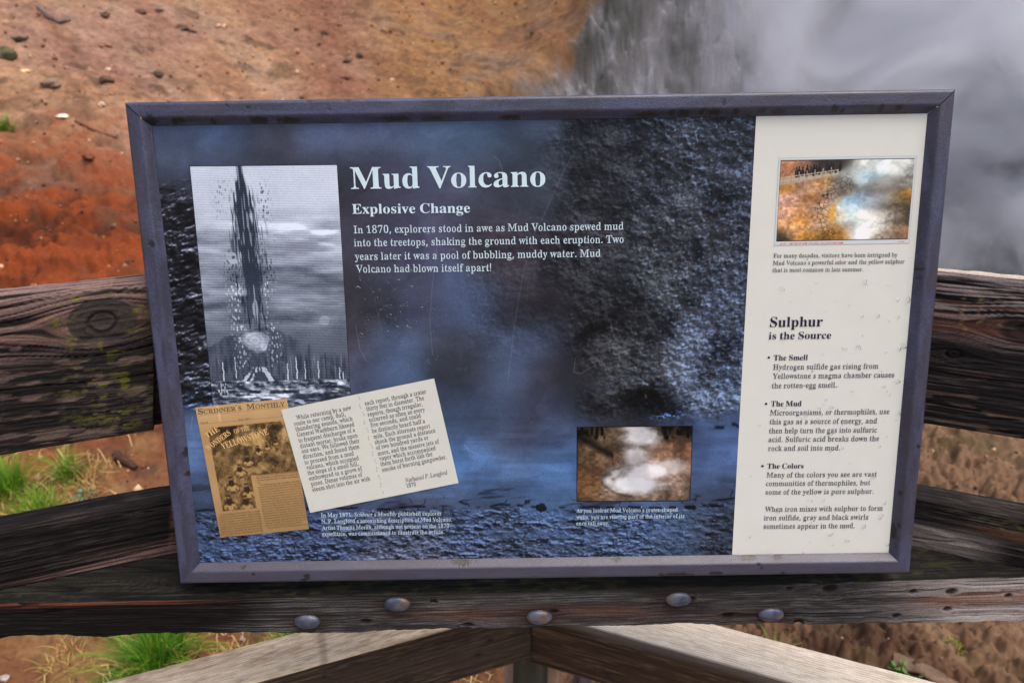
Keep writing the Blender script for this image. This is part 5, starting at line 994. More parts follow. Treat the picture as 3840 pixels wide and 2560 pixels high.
def bar(ix, P0, d, across, L, gap0, gap1):
    n = int(L / .0011)
    t = np.linspace(0, 1, n)
    T_, U = np.meshgrid(t, PROF[:, 0], indexing='ij'); Hh = np.broadcast_to(PROF[:, 1], T_.shape)
    S = (U + gap0) + T_ * (L - 2 * U - gap0 - gap1)
    chip = np.zeros_like(S)
    for (cs, cu, ls, lu) in CHIP[ix]:
        wob = 1 + .35 * vn(S * 420, U * 420, 70 + ix)
        chip = np.maximum(chip, 1 - sst(.75, 1.05, np.hypot((S - cs) / ls, (U - cu) / lu) * wob))
    chip = np.maximum(chip, sst(.52, .6, fbm(S * 130, U * 160, 3, 81 + ix)) * sst(.0225, .0245, U) * (.8 if ix == 0 else .25))
    nn = fbm(S * 30, U * 120, 4, 91 + ix); sp = vn(S * 950, U * 950, 95 + ix)
    c = blend(lin((42, 43, 60)), lin((58, 61, 86)), sst(-.4, .5, nn + .35 * sp))
    c = blend(c, lin((52, 46, 54)), .5 * sst(.0, .5, fbm(S * 9, U * 30, 3, 96 + ix)))
    c = c * (1 + .16 * sp)[..., None]
    if ix == 2: c = blend(c, lin((58, 54, 64)), .6)  # same paint all round; shade put into the bottom bar's colour
    c = blend(c, lin((20, 14, 14)), chip)
    rim = np.exp(-((U - .0016) / .0012) ** 2) * sst(-.1, .5, fbm(S * 60, 0 * S, 3, 99 + ix))
    c = blend(c, lin((44, 36, 40)), .35 * rim)
    P = (SO + S[..., None] * d + U[..., None] * across + (Hh - .0004 * chip)[..., None] * EN)
    f = grid_faces(n, len(PROF))
    if (np.cross(d, across) @ EN) < 0: f = f[:, ::-1]
    return None, P + (P0 - SO), c, f
for ix, (P0, d, ac, L, g0, g1) in enumerate([(SO, EX, EY, SW, .0007, .0007), (SO + SX, EY, -EX, SH, .0006, .0001), (SO + SY, EX, -EY, SW, .0001, .0001), (SO, EY, EX, SH, .0006, .0001)]):
    _, P, c, f = bar(ix, P0, d, ac, L, g0, g1)
    V = P.reshape(-1, 3); C_ = c.reshape(-1, 3)
    # closed back so that a bar has thickness
    me = mesh_np('frame_bar', V, f, C_)
    link('frame_bar', me, FRAME, SIGN)
# backing board behind the frame
_c8 = [SO + EX * a + EY * b - EN * h for h in (.030, .0325) for a, b in ((.004, .004), (SW - .004, .004), (SW - .004, SH - .004), (.004, SH - .004))]
_f = np.array([[0, 1, 2, 3], [7, 6, 5, 4], [0, 4, 5, 1], [1, 5, 6, 2], [2, 6, 7, 3], [3, 7, 4, 0]])
link('backing_board', mesh_np('backing_board', np.array(_c8), _f), flat_mat('backing_metal', lin((70, 66, 74)), .5, .4), SIGN, smooth=False)

# --- lettering
GL = {}
for _g in GLYPHS:
    _n = _g[3]; _len = _g[4:4 + _n]; _p = 4 + _n; _cs = []
    for _l in _len:
        _cs.append(np.array(_g[_p:_p + 2 * _l], float).reshape(-1, 2) / 500.0); _p += 2 * _l
    GL['bris'[_g[0]] + chr(_g[1])] = (_g[2] / 500.0, _cs)
SPACE = {'b': .165, 'r': .17, 'i': .17, 's': .28}
def layout(text, st):
    """-> list of outlines in em units, width; '_x_' toggles italics"""
    x = 0; out = []; cur = st
    for ch in text:
        if ch == '_':
            cur = 'i' if cur == st else st
            continue
        if ch == ' ':
            x += SPACE[cur]; continue
        if ch == '•':
            an = np.linspace(0, 2 * np.pi, 14, endpoint=False)
            out.append(np.stack([x + .1 + .085 * np.cos(an), .17 + .085 * np.sin(an)], -1)); x += .2; continue
        g = GL.get(cur + ch) or GL.get(st + ch) or GL.get('b' + ch)
        if g is None: continue
        for p in g[1]: out.append(p + np.array([x, 0]))
        x += g[0]
    return out, x
def lettering(name, lines, mat, parent, lift, caps=None):
    """lines: (text, style, x0, y0, x1, y1, capheight) in photo pixels of the baseline ends"""
    cu = bpy.data.curves.new(name, 'CURVE'); cu.dimensions = '2D'; cu.fill_mode = 'BOTH'
    for (text, st, x0, y0, x1, y1, cap) in lines:
        A = to_ab(x0, y0); B = to_ab(x1, y1)
        # cap height: measured at the middle, at right angles to the line
        mx, my = (x0 + x1) / 2, (y0 + y1) / 2
        dl = unit([x1 - x0, y1 - y0]); up_px = np.array([dl[1], -dl[0]])
        hA = np.linalg.norm(to_ab(mx + up_px[0] * cap, my + up_px[1] * cap) - to_ab(mx, my)) / .456
        out, wd = layout(text, st)
        if not out: continue
        mn = min(p[:, 0].min() for p in out); mxx = max(p[:, 0].max() for p in out)
        d = (B - A) / (mxx - mn)
        u = np.array([unit(B - A)[1], -unit(B - A)[0]]) * hA
        for p in out:
            q = A + np.outer(p[:, 0] - mn, d) + np.outer(p[:, 1], u)
            sp = cu.splines.new('POLY'); sp.points.add(len(q) - 1); sp.use_cyclic_u = True
            co = np.zeros((len(q), 4)); co[:, 0] = q[:, 0] * 400; co[:, 1] = -q[:, 1] * 400; co[:, 3] = 1
            sp.points.foreach_set('co', co.ravel())
    tmp = bpy.data.objects.new('tmp', cu); COL.objects.link(tmp)
    dg = bpy.context.evaluated_depsgraph_get()
    m2 = bpy.data.meshes.new_from_object(tmp.evaluated_get(dg))
    bpy.data.objects.remove(tmp); bpy.data.curves.remove(cu)
    n = len(m2.vertices); co = np.zeros(n * 3, dtype=np.float32); m2.vertices.foreach_get('co', co); co = co.reshape(-1, 3) / 400
    P = ab3(co[:, 0], -co[:, 1], lift)
    m2.vertices.foreach_set('co', P.astype(np.float32).ravel())
    m2.name = name; m2.materials.clear(); m2.update()
    return link(name, m2, mat, parent, smooth=False)

INK = ink_mat('printed_laminate', .38, .13, bump=.05, bscale=220)
PAPER = ink_mat('printed_paper', .4, .2, bump=.05, bscale=200)
T_PALE = flat_mat('pale_lettering', lin((186, 206, 214)), .4, .3)
T_DARK = flat_mat('dark_lettering', lin((30, 24, 52)), .4, .3)
T_BLK = flat_mat('black_lettering', lin((40, 36, 36)), .5, .25)
T_RED = flat_mat('red_lettering', lin((206, 70, 44)), .5, .25)
T_SEP = flat_mat('sepia_lettering', lin((74, 52, 30)), .5, .25)
T_GOLD = flat_mat('light_sepia_lettering', lin((206, 170, 112)), .5, .25)

# ---- pictures: every point of a print knows where it lies on the panel
def quad_ab(c):                      # four photo corners TL TR BR BL -> panel metres
    return np.array([to_ab(*p) for p in c])
def print_grid(name, c, nx, ny, fn, mat, parent, lift, thick=0.0):
    q = quad_ab(c)
    u = np.linspace(0, 1, nx); v = np.linspace(0, 1, ny)
    U, Vv = np.meshgrid(u, v)
    ab = ((1 - U) * (1 - Vv))[..., None] * q[0] + (U * (1 - Vv))[..., None] * q[1] + (U * Vv)[..., None] * q[2] + ((1 - U) * Vv)[..., None] * q[3]
    P = ab3(ab[..., 0], ab[..., 1], lift)
    X, Y = proj(P)
    col = fn(U, Vv, X, Y)
    me = mesh_np(name, P.reshape(-1, 3), grid_faces(ny, nx), np.asarray(col).reshape(-1, 3))
    return link(name, me, mat, parent, smooth=False)
GAIN = .88
def ctrl(points, X, Y, sig):
    """smooth colours between sample points"""
    num = 0; den = 1e-9
    for x, y, c in points:
        wgt = np.exp(-(((X - x) ** 2 + 1.3 * (Y - y) ** 2) / (2 * sig * sig))) + 1e-7
        num = num + wgt[..., None] * np.array(c, float); den = den + wgt
    return num / den[..., None]
def stroke(X, Y, pts, wd):
    m = np.full(X.shape, 1e9)
    for (x0, y0), (x1, y1) in zip(pts[:-1], pts[1:]):
        dx, dy = x1 - x0, y1 - y0
        t = np.clip(((X - x0) * dx + (Y - y0) * dy) / (dx * dx + dy * dy), 0, 1)
        m = np.minimum(m, np.hypot(X - x0 - t * dx, Y - y0 - t * dy))
    return np.clip(1 - (m - wd * .5) / wd, 0, 1)

# ------------------------------------------------------------------ the printed panel: a night-blue photograph of steaming mud
BG = [(580, 480, (66, 82, 112)), (800, 480, (70, 92, 132)), (1000, 490, (58, 62, 78)), (1300, 480, (60, 74, 104)), (1500, 480, (58, 72, 100)), (1700, 480, (60, 84, 112)), (2000, 480, (54, 70, 92)), (2300, 480, (40, 46, 58)), (2600, 480, (42, 54, 74)), (2810, 470, (44, 54, 74)),
      (600, 560, (60, 74, 100)), (690, 600, (56, 66, 88)), (1000, 570, (56, 60, 76)), (1350, 590, (52, 58, 76)), (1700, 590, (56, 74, 100)), (2000, 600, (50, 64, 82)),
      (620, 720, (38, 38, 46)), (1290, 720, (48, 48, 60)), (1450, 700, (60, 62, 82)), (1650, 700, (60, 64, 86)), (1800, 700, (56, 62, 80)), (2000, 700, (50, 56, 70)), (2200, 700, (34, 38, 46)), (2500, 700, (46, 54, 68)), (2800, 700, (46, 60, 86)),
      (640, 900, (30, 30, 34)), (1310, 900, (54, 54, 68)), (1600, 900, (62, 64, 88)), (1900, 900, (50, 46, 56)), (2200, 900, (46, 50, 58)), (2450, 880, (56, 64, 74)), (2620, 900, (46, 52, 62)), (2780, 900, (44, 54, 74)),
      (660, 1100, (26, 26, 30)), (1330, 1100, (40, 38, 42)), (1450, 1100, (54, 58, 76)), (1600, 1100, (60, 66, 90)), (1740, 1110, (66, 88, 128)), (1880, 1090, (44, 42, 48)), (2080, 1120, (28, 28, 32)), (2300, 1060, (44, 50, 58)), (2340, 1150, (30, 32, 36)), (2500, 1080, (66, 80, 92)), (2700, 1080, (54, 70, 100)), (2790, 1080, (54, 74, 112)),
      (690, 1300, (28, 28, 32)), (1330, 1300, (50, 48, 58)), (1500, 1300, (66, 84, 116)), (1690, 1290, (48, 54, 66)), (1850, 1300, (60, 78, 110)), (2000, 1290, (54, 66, 92)), (2180, 1300, (22, 22, 26)), (2320, 1280, (58, 62, 66)), (2450, 1310, (54, 62, 70)), (2600, 1300, (62, 82, 118)), (2750, 1300, (54, 76, 116)),
      (710, 1450, (26, 28, 32)), (1345, 1450, (54, 60, 80)), (1500, 1440, (66, 88, 126)), (1720, 1420, (28, 30, 34)), (1800, 1370, (44, 48, 56)), (1900, 1440, (60, 80, 116)), (2040, 1470, (48, 48, 58)), (2170, 1440, (26, 26, 30)), (2350, 1420, (66, 74, 82)), (2500, 1440, (64, 80, 98)), (2650, 1450, (58, 82, 118)), (2760, 1430, (60, 94, 154)),
      (740, 1600, (62, 84, 124)), (1690, 1560, (58, 80, 118)), (1840, 1570, (56, 72, 102)), (1985, 1600, (46, 44, 56)), (2100, 1570, (54, 72, 108)), (2250, 1560, (34, 36, 44)), (2390, 1490, (30, 32, 36)), (2470, 1560, (30, 32, 36)), (2560, 1570, (52, 74, 120)), (2700, 1570, (50, 66, 100)), (2750, 1640, (58, 86, 136)),
      (745, 1750, (66, 94, 140)), (1750, 1740, (56, 98, 152)), (1900, 1680, (54, 66, 92)), (1920, 1760, (62, 94, 140)), (2100, 1740, (56, 96, 150)), (2110, 1640, (56, 76, 112)), (2660, 1750, (60, 86, 132)), (2740, 1780, (52, 72, 108)),
      (770, 1880, (56, 74, 104)), (1400, 1900, (56, 70, 100)), (1760, 1880, (60, 74, 104)), (1900, 1840, (68, 100, 150)), (2100, 1840, (70, 114, 172)), (2660, 1880, (50, 64, 92)), (2740, 1880, (40, 46, 54)),
      (800, 1970, (48, 64, 94)), (1200, 1960, (48, 62, 92)), (1550, 1950, (54, 66, 92)), (1800, 1960, (64, 84, 122)), (2000, 1960, (66, 92, 134)), (2200, 1950, (58, 76, 106)), (2450, 1960, (60, 84, 124)), (2660, 1960, (44, 52, 62)),
      (800, 2060, (56, 76, 112)), (1100, 2070, (54, 70, 104)), (1500, 2060, (62, 70, 88)), (1900, 2060, (56, 68, 90)), (2200, 2050, (60, 80, 114)), (2500, 2060, (54, 68, 92)), (2700, 2060, (46, 56, 74))]
def relief(f, X, Y, dx, dy):
    return f(X + dx, Y + dy) - f(X - dx, Y - dy)
def paint_bg(U, V, X, Y):
    wx = 60 * fbm(X / 230, Y / 230, 4, 501); wy = 60 * fbm(X / 230, Y / 230, 4, 502)
    c = ctrl(BG, X + wx, Y + wy, 78)
    grey_ = c.mean(-1, keepdims=True)
    c = grey_ * 1.04 + (c - grey_) * .84
    # drifting steam in the photographed scene
    sm = fbm(X / 210 + .6 * fbm(X / 140, Y / 140, 3, 530), Y / 170, 5, 531, .55)
    c = c * np.exp(.34 * sm)[..., None]
    rock = sst(1990, 2240, X - .10 * (Y - 900) + 130 * fbm(X / 160, Y / 160, 4, 503)) * (1 - sst(1500, 1600, Y + 40 * fbm(X / 90, Y / 90, 3, 504)))
    rock = rock * sst(420, 600, Y + (X - 2050) * .8)
    lrock = (1 - sst(780, 850, X)) * sst(650, 820, Y + 60 * fbm(X / 80, Y / 80, 3, 505)) * (1 - sst(1490, 1560, Y))
    midr = .35 * sst(1650, 1900, X + 60 * sm) * sst(700, 900, Y) * (1 - sst(1200, 1400, Y))
    shore = 1905 + 14 * fbm(X / 120, 0 * X, 4, 506) - 30 * sst(2500, 2750, X) + 12 * sst(1300, 1000, X)
    grav = sst(-6, 12, Y - shore)
    hs = lambda x, y: fbm(x / 34 + y / 60, y / 24 - x / 70, 6, 507, .70)
    em = relief(hs, X, Y, 3.2, -4.0)
    big = fbm(X / 150 + Y / 190, Y / 95 - X / 200, 4, 509)
    k = np.clip(rock + midr, 0, 1)
    fn = fbm(X / 13 + Y / 22, Y / 8 - X / 30, 4, 536, .65)
    c = c * np.exp(np.clip(k * (1.0 * em + .55 * fn + .55 * big), -1.3, .6) - .20 * k)[..., None]
    gy = c.mean(-1, keepdims=True)
    c = c + (gy * np.array([.97, 1.0, 1.05]) - c) * (.5 * rock)[..., None]
    deep = sst(.12, .42, -hs(X, Y) - .25 * big)
    c = c * (1 - .45 * rock * deep)[..., None]
    fleck = rock * sst(.55, .8, vn(X / 9 + Y / 16, Y / 9, 510) + .9 * em) * sst(2150, 2650, X)
    c = c + (fleck * 34)[..., None] * np.array([.7, 1.0, 1.35])
    hl_ = lambda x, y: fbm(x / 70, y / 34 + x / 150, 6, 511, .64)
    eml = relief(hl_, X, Y, 2.0, -4.5)
    c = c * np.exp(lrock * (3.2 * eml))[..., None]
    c = c + (lrock * sst(.12, .34, eml + .25 * hl_(X, Y)) * 46)[..., None] * np.array([.8, 1.0, 1.3])
    c = c * (1 - .5 * lrock * sst(.02, .3, -hl_(X, Y)))[..., None]
    # the dark overhang by the water and its bright waterline
    ov = np.exp(-((X - 2400) / 130) ** 2 - ((Y - 1490) / 42) ** 2) + np.exp(-((X - 2490) / 66) ** 2 - ((Y - 1538) / 34) ** 2) + .8 * np.exp(-((X - 2230) / 130) ** 2 - ((Y - 1250 + .55 * (X - 2200)) / 42) ** 2)
    ov = sst(.25, .8, ov + .45 * hs(X * 1.5, Y * 1.5))
    c = c * (1 - .6 * ov)[..., None]
    wl = np.exp(-((X - 2510) / 60) ** 2 - ((Y - 1556 + .1 * (X - 2500)) / 13) ** 2) * sst(.05, .4, vn(X / 8, Y / 5, 513))
    c = c + (wl * 110)[..., None] * np.array([.6, .9, 1.4])
    crk = np.exp(-((Y - 1585 - .10 * (X - 2560) - 16 * vn(X / 50, 0 * X, 514)) / 7) ** 2) * sst(2530, 2590, X) * sst(-.5, .1, vn(X / 30, 3 + 0 * X, 532))
    c = c * (1 - .7 * crk)[..., None]
    pool = sst(1500, 1620, Y) * (1 - grav)
    c = c * (1 + .14 * pool * fbm(X / 150, Y / 16, 5, 515))[..., None]
    c = c * (1 - .38 * pool * sst(.22, .55, fbm(X / 130 + Y / 60, Y / 30, 4, 516)) * sst(1760, 1850, Y))[..., None]
    cr = np.exp(-((Y - shore + 4) / 4) ** 2) * sst(-.4, .2, vn(X / 26, 0 * X, 517))
    c = c * (1 - .75 * cr)[..., None]
    crack2 = (1 - sst(.02, .10, np.abs(vn(X / 46, Y / 20, 518)))) * np.exp(-((Y - shore + 22) / 20) ** 2) * sst(-.2, .2, vn(X / 60, Y / 40, 519))
    c = c * (1 - .6 * crack2)[..., None]
    # crusted mud along the bottom: slabs with dark gaps
    gh = lambda x, y: fbm(x / 34, y / 15, 6, 520, .66)
    ge = relief(gh, X, Y, 2.2, -3.0)
    slab = sst(.0, .35, fbm(X / 170, Y / 40, 3, 522))
    g = grav * (1 - .5 * slab)
    c = c * np.exp(np.clip(g * (1.4 * ge + .3 * vn(X / 8, Y / 4.5, 537)), -1.2, .55) - .05 * grav)[..., None]
    c = c * (1 - .48 * g * sst(.10, .34, -gh(X, Y) - .6 * ge))[..., None]
    c = c + (grav * slab * 10)[..., None] * np.array([.6, 1, 1.6])
    w1, w2 = worley(X / 46, Y / 20, 533)
    c = c * (1 - .45 * grav * (1 - sst(.03, .16, w2 - w1)) * sst(-.2, .3, vn(X / 90, Y / 50, 534)))[..., None]
    for sx, sy, rx, ry in ((2030, 1903, 24, 15), (2590, 1902, 22, 10), (1570, 1962, 30, 18)):
        st = np.hypot((X - sx) / rx, (Y - sy) / ry) + .3 * vn(X / 12, Y / 12, 535)
        c = c * (1 - (.72 if sx != 1570 else .0) * (1 - sst(.8, 1.1, st)))[..., None]
    c = c * (1 + .05 * vn(X / 3.2, Y / 3.2, 523) + .03 * vn(X / 7, Y / 7, 524))[..., None]
    for pts, a in (([(2010, 860), (1965, 1010), (1935, 1180), (1915, 1340), (1905, 1420)], .14), ([(1640, 920), (1622, 1060), (1612, 1200), (1622, 1330)], .16), ([(1850, 585), (1870, 600), (1884, 640), (1888, 700)], .2),
                   ([(2150, 575), (2110, 650), (2060, 760), (2020, 850)], .15), ([(1334, 1220), (1350, 1310), (1374, 1354)], .18), ([(2158, 1345), (2152, 1395), (2180, 1400), (2210, 1380)], .22), ([(2608, 500), (2618, 535)], .42),
                   ([(1740, 1665), (1760, 1690), (1795, 1702)], .26), ([(1412, 1160), (1432, 1240)], .14), ([(2290, 1205), (2300, 1260), (2320, 1285)], .18), ([(722, 1560), (716, 1610)], .18)):
        kk = stroke(X, Y, pts, 1.2)
        c = c * (1 - a * kk)[..., None] + (a * kk * 205)[..., None] * np.array([.96, 1, 1.05])
    return lin(np.clip(c, 6, 230)) * GAIN * np.array([1.12, 1.12, 1.14])
OPEN_L = [(540, 452), (2836.5, 424), (2744, 2104), (728, 2136)]
_pl = thing('dummy', 'x', 'x') if False else None
PANEL = print_grid('picture_panel', OPEN_L, 1100, 760, paint_bg, INK, SIGN, 0.0)
def paint_side(U, V, X, Y):
    c = np.broadcast_to(np.array([207., 208., 199.]), U.shape + (3,)).copy()
    c = c + 2.0 * fbm(X / 60, Y / 60, 3, 530)[..., None]
    # weather-stained lower and right edges of the laminate
    st = np.exp(-(2098 - .012 * (X - 2750) - Y) / 9) * sst(-.3, .3, fbm(X / 40, 0 * X, 3, 531)) + .5 * np.exp(-(Y - 418) / 10) * sst(0, .4, fbm(X / 70, 0 * X, 3, 532))
    c = c * (1 - .35 * np.clip(st, 0, 1)[..., None] * np.array([.35, .6, 1.0]))
    return lin(c) * GAIN
SIDE = print_grid('side_panel', [(2836.5, 424), (3514, 404), (3362, 2100), (2744, 2104)], 60, 160, paint_side, PAPER, SIGN, 0.0)

# ---- the old engraving: a dark jet rising from a cone, in ruled lines
def engrave(U, V, X, Y):
    n = fbm(U * 5, V * 9, 4, 540); streak = fbm(U * 3.2, V * 34, 4, 541)
    tone = np.interp(V, [0, .12, .22, .30, .38, .50, .60, .66, .74, .86, .90, 1], [.84, .84, .78, .66, .52, .42, .37, .34, .28, .18, .18, .22])
    tone = tone + .22 * fbm(U * 2.2 + V, V * 13 - U * 1.5, 5, 563, .6) * sst(.16, .3, V) * (1 - sst(.62, .7, V)) + .26 * streak * sst(.12, .26, V) * (1 - sst(.62, .7, V)) + .06 * n
    tone = tone + .34 * sst(.05, .4, streak) * sst(.20, .26, V) * (1 - sst(.29, .36, V)) * sst(.45, .7, U)
    # hills
    ridge = .73 - .085 * np.exp(-((U - .42) / .22) ** 2) - .03 * np.exp(-((U - .15) / .1) ** 2) + .10 * sst(.62, 1.0, U) + .006 * vn(U * 60, 0 * U, 542)
    hill = sst(0, .004, V - ridge)
    tone = tone * (1 - hill) + hill * (.20 + .10 * fbm(U * 40, V * 18, 3, 543) + .12 * sst(.55, .9, U) * (1 - sst(.80, .86, V)))
    # forest ticks
    tk = vn(U * 70, V * 9, 544)
    wood = sst(.75, .79, V) * (1 - sst(.865, .88, V))
    tone = tone - .10 * wood * sst(.1, .4, tk) + .22 * wood * sst(.62, .8, vn(U * 150, V * 9, 545)) * (1 - sst(.10, .16, np.abs(U - .30)) * 0)
    for (tu, v0, v1, tw, br) in ((.72, .72, .865, .007, -1), (.835, .755, .87, .006, -1), (.625, .775, .868, .005, 1), (.56, .80, .87, .004, 1), (.685, .79, .868, .003, 1), (.78, .79, .865, .004, 1), (.10, .79, .88, .005, 1), (.19, .77, .86, .003, 1), (.93, .82, .87, .004, 1), (.955, .84, .87, .004, 1)):
        m = (np.abs(U - tu + .004 * vn(V * 60, 0 * V, 546)) < tw * (.5 + .6 * (V - v0) / (v1 - v0))) * (V > v0) * (V < v1)
        tone = np.where(m, (.82 if br > 0 else .10), tone)
    # foreground: dark rolling ground with pale rocks
    gr = sst(.868, .876, V)
    gt = .12 + .34 * sst(-.1, .4, fbm(U * 9, V * 90, 5, 547, .65)) + .9 * np.clip(fbm(U * 14 + .02, V * 60, 5, 569, .65) - fbm(U * 14 - .3, V * 60 + .5, 5, 569, .65), -.2, .6) + .62 * sst(.18, .42, fbm(U * 6 + 2, V * 30, 4, 548)) * sst(.90, .935, V) + .10 * (1 - sst(.872, .90, V))
    hump = np.exp(-((V - .925 + .10 * (U - .62) ** 2 * 4) / .012) ** 2) * sst(.42, .55, U)
    gt = gt * (1 - .6 * sst(.5, .6, U) * np.exp(-((V - .945) / .02) ** 2)) + .5 * hump * sst(-.2, .3, vn(U * 26, V * 50, 549))
    tone = tone * (1 - gr) + gr * gt
    # cone
    cv = (V - .815) / .06
    cone = (np.abs(U - .36) < .045 + .105 * np.clip(cv, 0, 1) ** 1.4 + .012 * vn(V * 90, U * 30, 567)) & (cv > 0) & (cv < 1)
    tone = np.where(cone, .14 + .62 * sst(-.1, .4, vn((U - .36) / (.05 + .11 * np.clip(cv, 0, 1)) * 7, V * 22, 550) + .5 * vn(U * 90, V * 90, 568) - .25 * np.sign(U - .36) * 0), tone)
    # jet
    cu = .335 + .04 * V
    wj = 1.15 * np.interp(V, [0, .02, .06, .11, .16, .24, .34, .45, .55, .62, .66], [.012, .016, .022, .05, .068, .075, .07, .058, .045, .036, .03])
    fr = .6 * vn((U - cu) * 40 / (.6 + V) + 50, V * 9, 551) + .55 * vn((U - cu) * 95 / (.6 + V) + 50, V * 14, 552)
    dj = np.abs(U - cu) / wj + .36 * fr + .42 * vn((U - cu) * 130 + 50, V * 16, 565) + .3 * vn((U - cu) * 210 + 20, V * 40, 566)
    jet = (1 - sst(.62, 1.15, dj)) * (1 - sst(.60, .66, V))
    tone = tone * (1 - jet) + jet * (.06 + .42 * sst(.25, .6, vn(U * 120, V * 14, 553)) + .12 * sst(.4, .62, V))
    halo = sst(1.9, 1.0, dj) * (1 - jet) * (1 - sst(.66, .7, V)) * sst(.05, .3, vn(U * 60, V * 16, 554))
    tone = tone - .34 * halo
    # spray, dark against the sky and pale against the dark
    dd, _ = worley(U * 46, V * 40, 555)
    zone = np.exp(-((np.abs(U - cu) - .12) / .055) ** 2) * sst(.03, .12, V) * (1 - sst(.80, .86, V)) * sst(-.1, .4, vn(U * 14, V * 7, 556) + .2)
    dot = zone * (1 - sst(.16, .30, dd))
    tone = np.where(V < .46, tone * (1 - .85 * dot), tone + .5 * dot)
    # puff of steam and the low moon
    pu, pv = (U - .345) / .105, (V - .705) / .052
    pr = np.hypot(pu, pv) + .22 * vn(U * 22, V * 26, 557)
    puff = 1 - sst(.75, 1.05, pr)
    tone = tone * (1 - puff) + puff * (.74 + .07 * np.sin(pr * 17 + 5 * vn(U * 16, V * 20, 558)) + .22 * fbm(U * 30, V * 34, 3, 562) - .12 * sst(.2, 1, pr))
    moon = 1 - sst(.9, 1.1, np.hypot((U - .845) / .036, (V - .622) / .020))
    tone = tone + .12 * moon
    for (fx, fy) in ((.065, .905), (.105, .908)):
        m = (np.abs(U - fx) < .014) & (np.abs(V - fy) < .026); tone = np.where(m, .15 + .6 * sst(.1, .5, vn(U * 120, V * 70, 559)), tone)
    # ruling
    ruled = np.sin(V * 2 * np.pi * 150 + 2.2 * vn(U * 2.5, V * 9, 560))
    amp = .16 * (1 - np.abs(tone - .55) * 1.1).clip(.15, 1)
    tone = tone + amp * ruled + .05 * vn(U * 260, V * 300, 561)
    tone = np.clip(tone, .02, 1)
    c = lin(np.array([28., 36., 50.]) + (np.array([222., 233., 248.]) - np.array([28., 36., 50.])) * tone[..., None])
    rim = (U < .004) | (U > .996) | (V < .0025)
    return np.where(rim[..., None], lin((24, 24, 40)), c) * GAIN
ENG = print_grid('engraving', [(711, 623), (1265, 617), (1319, 1532), (800, 1540)], 430, 620, engrave, INK, SIGN, .0003)

# ---- magazine page with a sepia wood-engraving of riders among cliffs
def page(U, V, X, Y):
    c = np.broadcast_to(np.array([172., 138., 92.]), U.shape + (3,)).copy()
    c = c * (1.0 + .05 * fbm(U * 6, V * 8, 4, 570))[..., None]
    c = c + 16 * np.exp(-((V - .04) / .1) ** 2)[..., None]
    # picture area: wide on top, narrow at the lower left
    a = sst(0, .006, U - (.085 - .008 * V)) * sst(0, .004, V - (.178 - .02 * sst(.0, .05, U - .08)))
    a = a * np.where(V < .545, 1 - sst(.985, .99, U), 1 - sst(.46, .466, U)) * (1 - sst(.795, .80, V))
    corner = ((U < .13) & (V < .205) & (np.hypot((U - .13) / .05, (V - .205) / .03) > 1))
    a = a * (~corner)
    n = fbm(U * 9, V * 13, 5, 571, .6); h = fbm(U * 26 + 6 * V, V * 30, 3, 572)
    t = .44 + .34 * n + .30 * h + .22 * np.sin(26 * (U * .8 + V) + 5 * n) * sst(.5, .25, V) + .28 * sst(.03, .2, fbm(U * 4 + V * 5, V * 6 - U * 3, 3, 576))
    t = t - .3 * sst(.55, .4, U + .5 * (V - .2)) * sst(.26, .2, V) - .28 * np.exp(-((U - .78) / .10) ** 2 - ((V - .23) / .06) ** 2)
    t = t + .22 * sst(.8, .95, U) * (V < .32)
    t = t - .33 * np.exp(-((U - .72 + .7 * (V - .45)) / .07) ** 2) * sst(.38, .45, V) * (V < .56)
    t = t + .30 * np.exp(-((U - .62) / .10) ** 2 - ((V - .50) / .03) ** 2)
    t = t - .25 * sst(.4, .1, U) * sst(.25, .6, V) * sst(-.2, .3, n)
    def blob(u0, v0, ru, rv, val, soft=.25):
        nonlocal t
        m = 1 - sst(1 - soft, 1 + soft, np.hypot((U - u0) / ru, (V - v0) / rv) + .18 * vn(U * 60, V * 60, 573))
        t = t * (1 - m) + val * m
    # a line of riders: pale mounts, dark coats and hats
    for u0, v0, s in ((.60, .365, .7), (.46, .43, .85), (.70, .34, .55), (.80, .315, .45), (.36, .50, .9), (.24, .60, 1.1), (.40, .66, 1.1), (.18, .74, 1.15), (.36, .755, 1.15)):
        blob(u0, v0 + .025 * s, .075 * s, .036 * s, .10); blob(u0, v0 + .025 * s, .062 * s, .025 * s, .92)
        blob(u0 + .035 * s, v0 + .05 * s, .012 * s, .026 * s, .5); blob(u0 - .035 * s, v0 + .05 * s, .012 * s, .026 * s, .45)
        blob(u0 - .005, v0 - .010 * s, .030 * s, .026 * s, .04)
        blob(u0 - .005, v0 - .040 * s, .017 * s, .011 * s, .55); blob(u0 - .005, v0 - .050 * s, .026 * s, .006 * s, .10)
    t = t + .10 * np.sin(V * 900 + 40 * U) + .12 * vn(U * 140, V * 190, 574)
    pic = blend(np.array([44., 30., 16.]), np.array([186., 152., 98.]), np.clip(t, 0, 1))
    c = c * (1 - a[..., None]) + pic * a[..., None]
    rule = (np.abs(V - .125 - .004 * U) < .0013) | (np.abs(V - .062 - .0 * U) < .0010) | ((np.abs(V - .100) < .0012) & (np.abs(U - .5) > .12) & False)
    c = np.where((rule & (U > .03) & (U < .97))[..., None], c * .72, c)
    gut = (np.abs(U - .472) < .0022) & (V > .80)
    c = np.where(gut[..., None], c * .6, c)
    c = c * (1 - .10 * sst(.55, 1, V))[..., None]
    c = c + 26 * np.exp(-((U - .24) / .010) ** 2)[..., None] * (V < .12)[..., None]
    return lin(np.clip(c, 0, 255)) * GAIN
PAGE = print_grid('magazine_page', [(733, 1527), (1076, 1493), (1159, 1981.5), (827.5, 2013.8)], 280, 400, page, PAPER, SIGN, .0006)

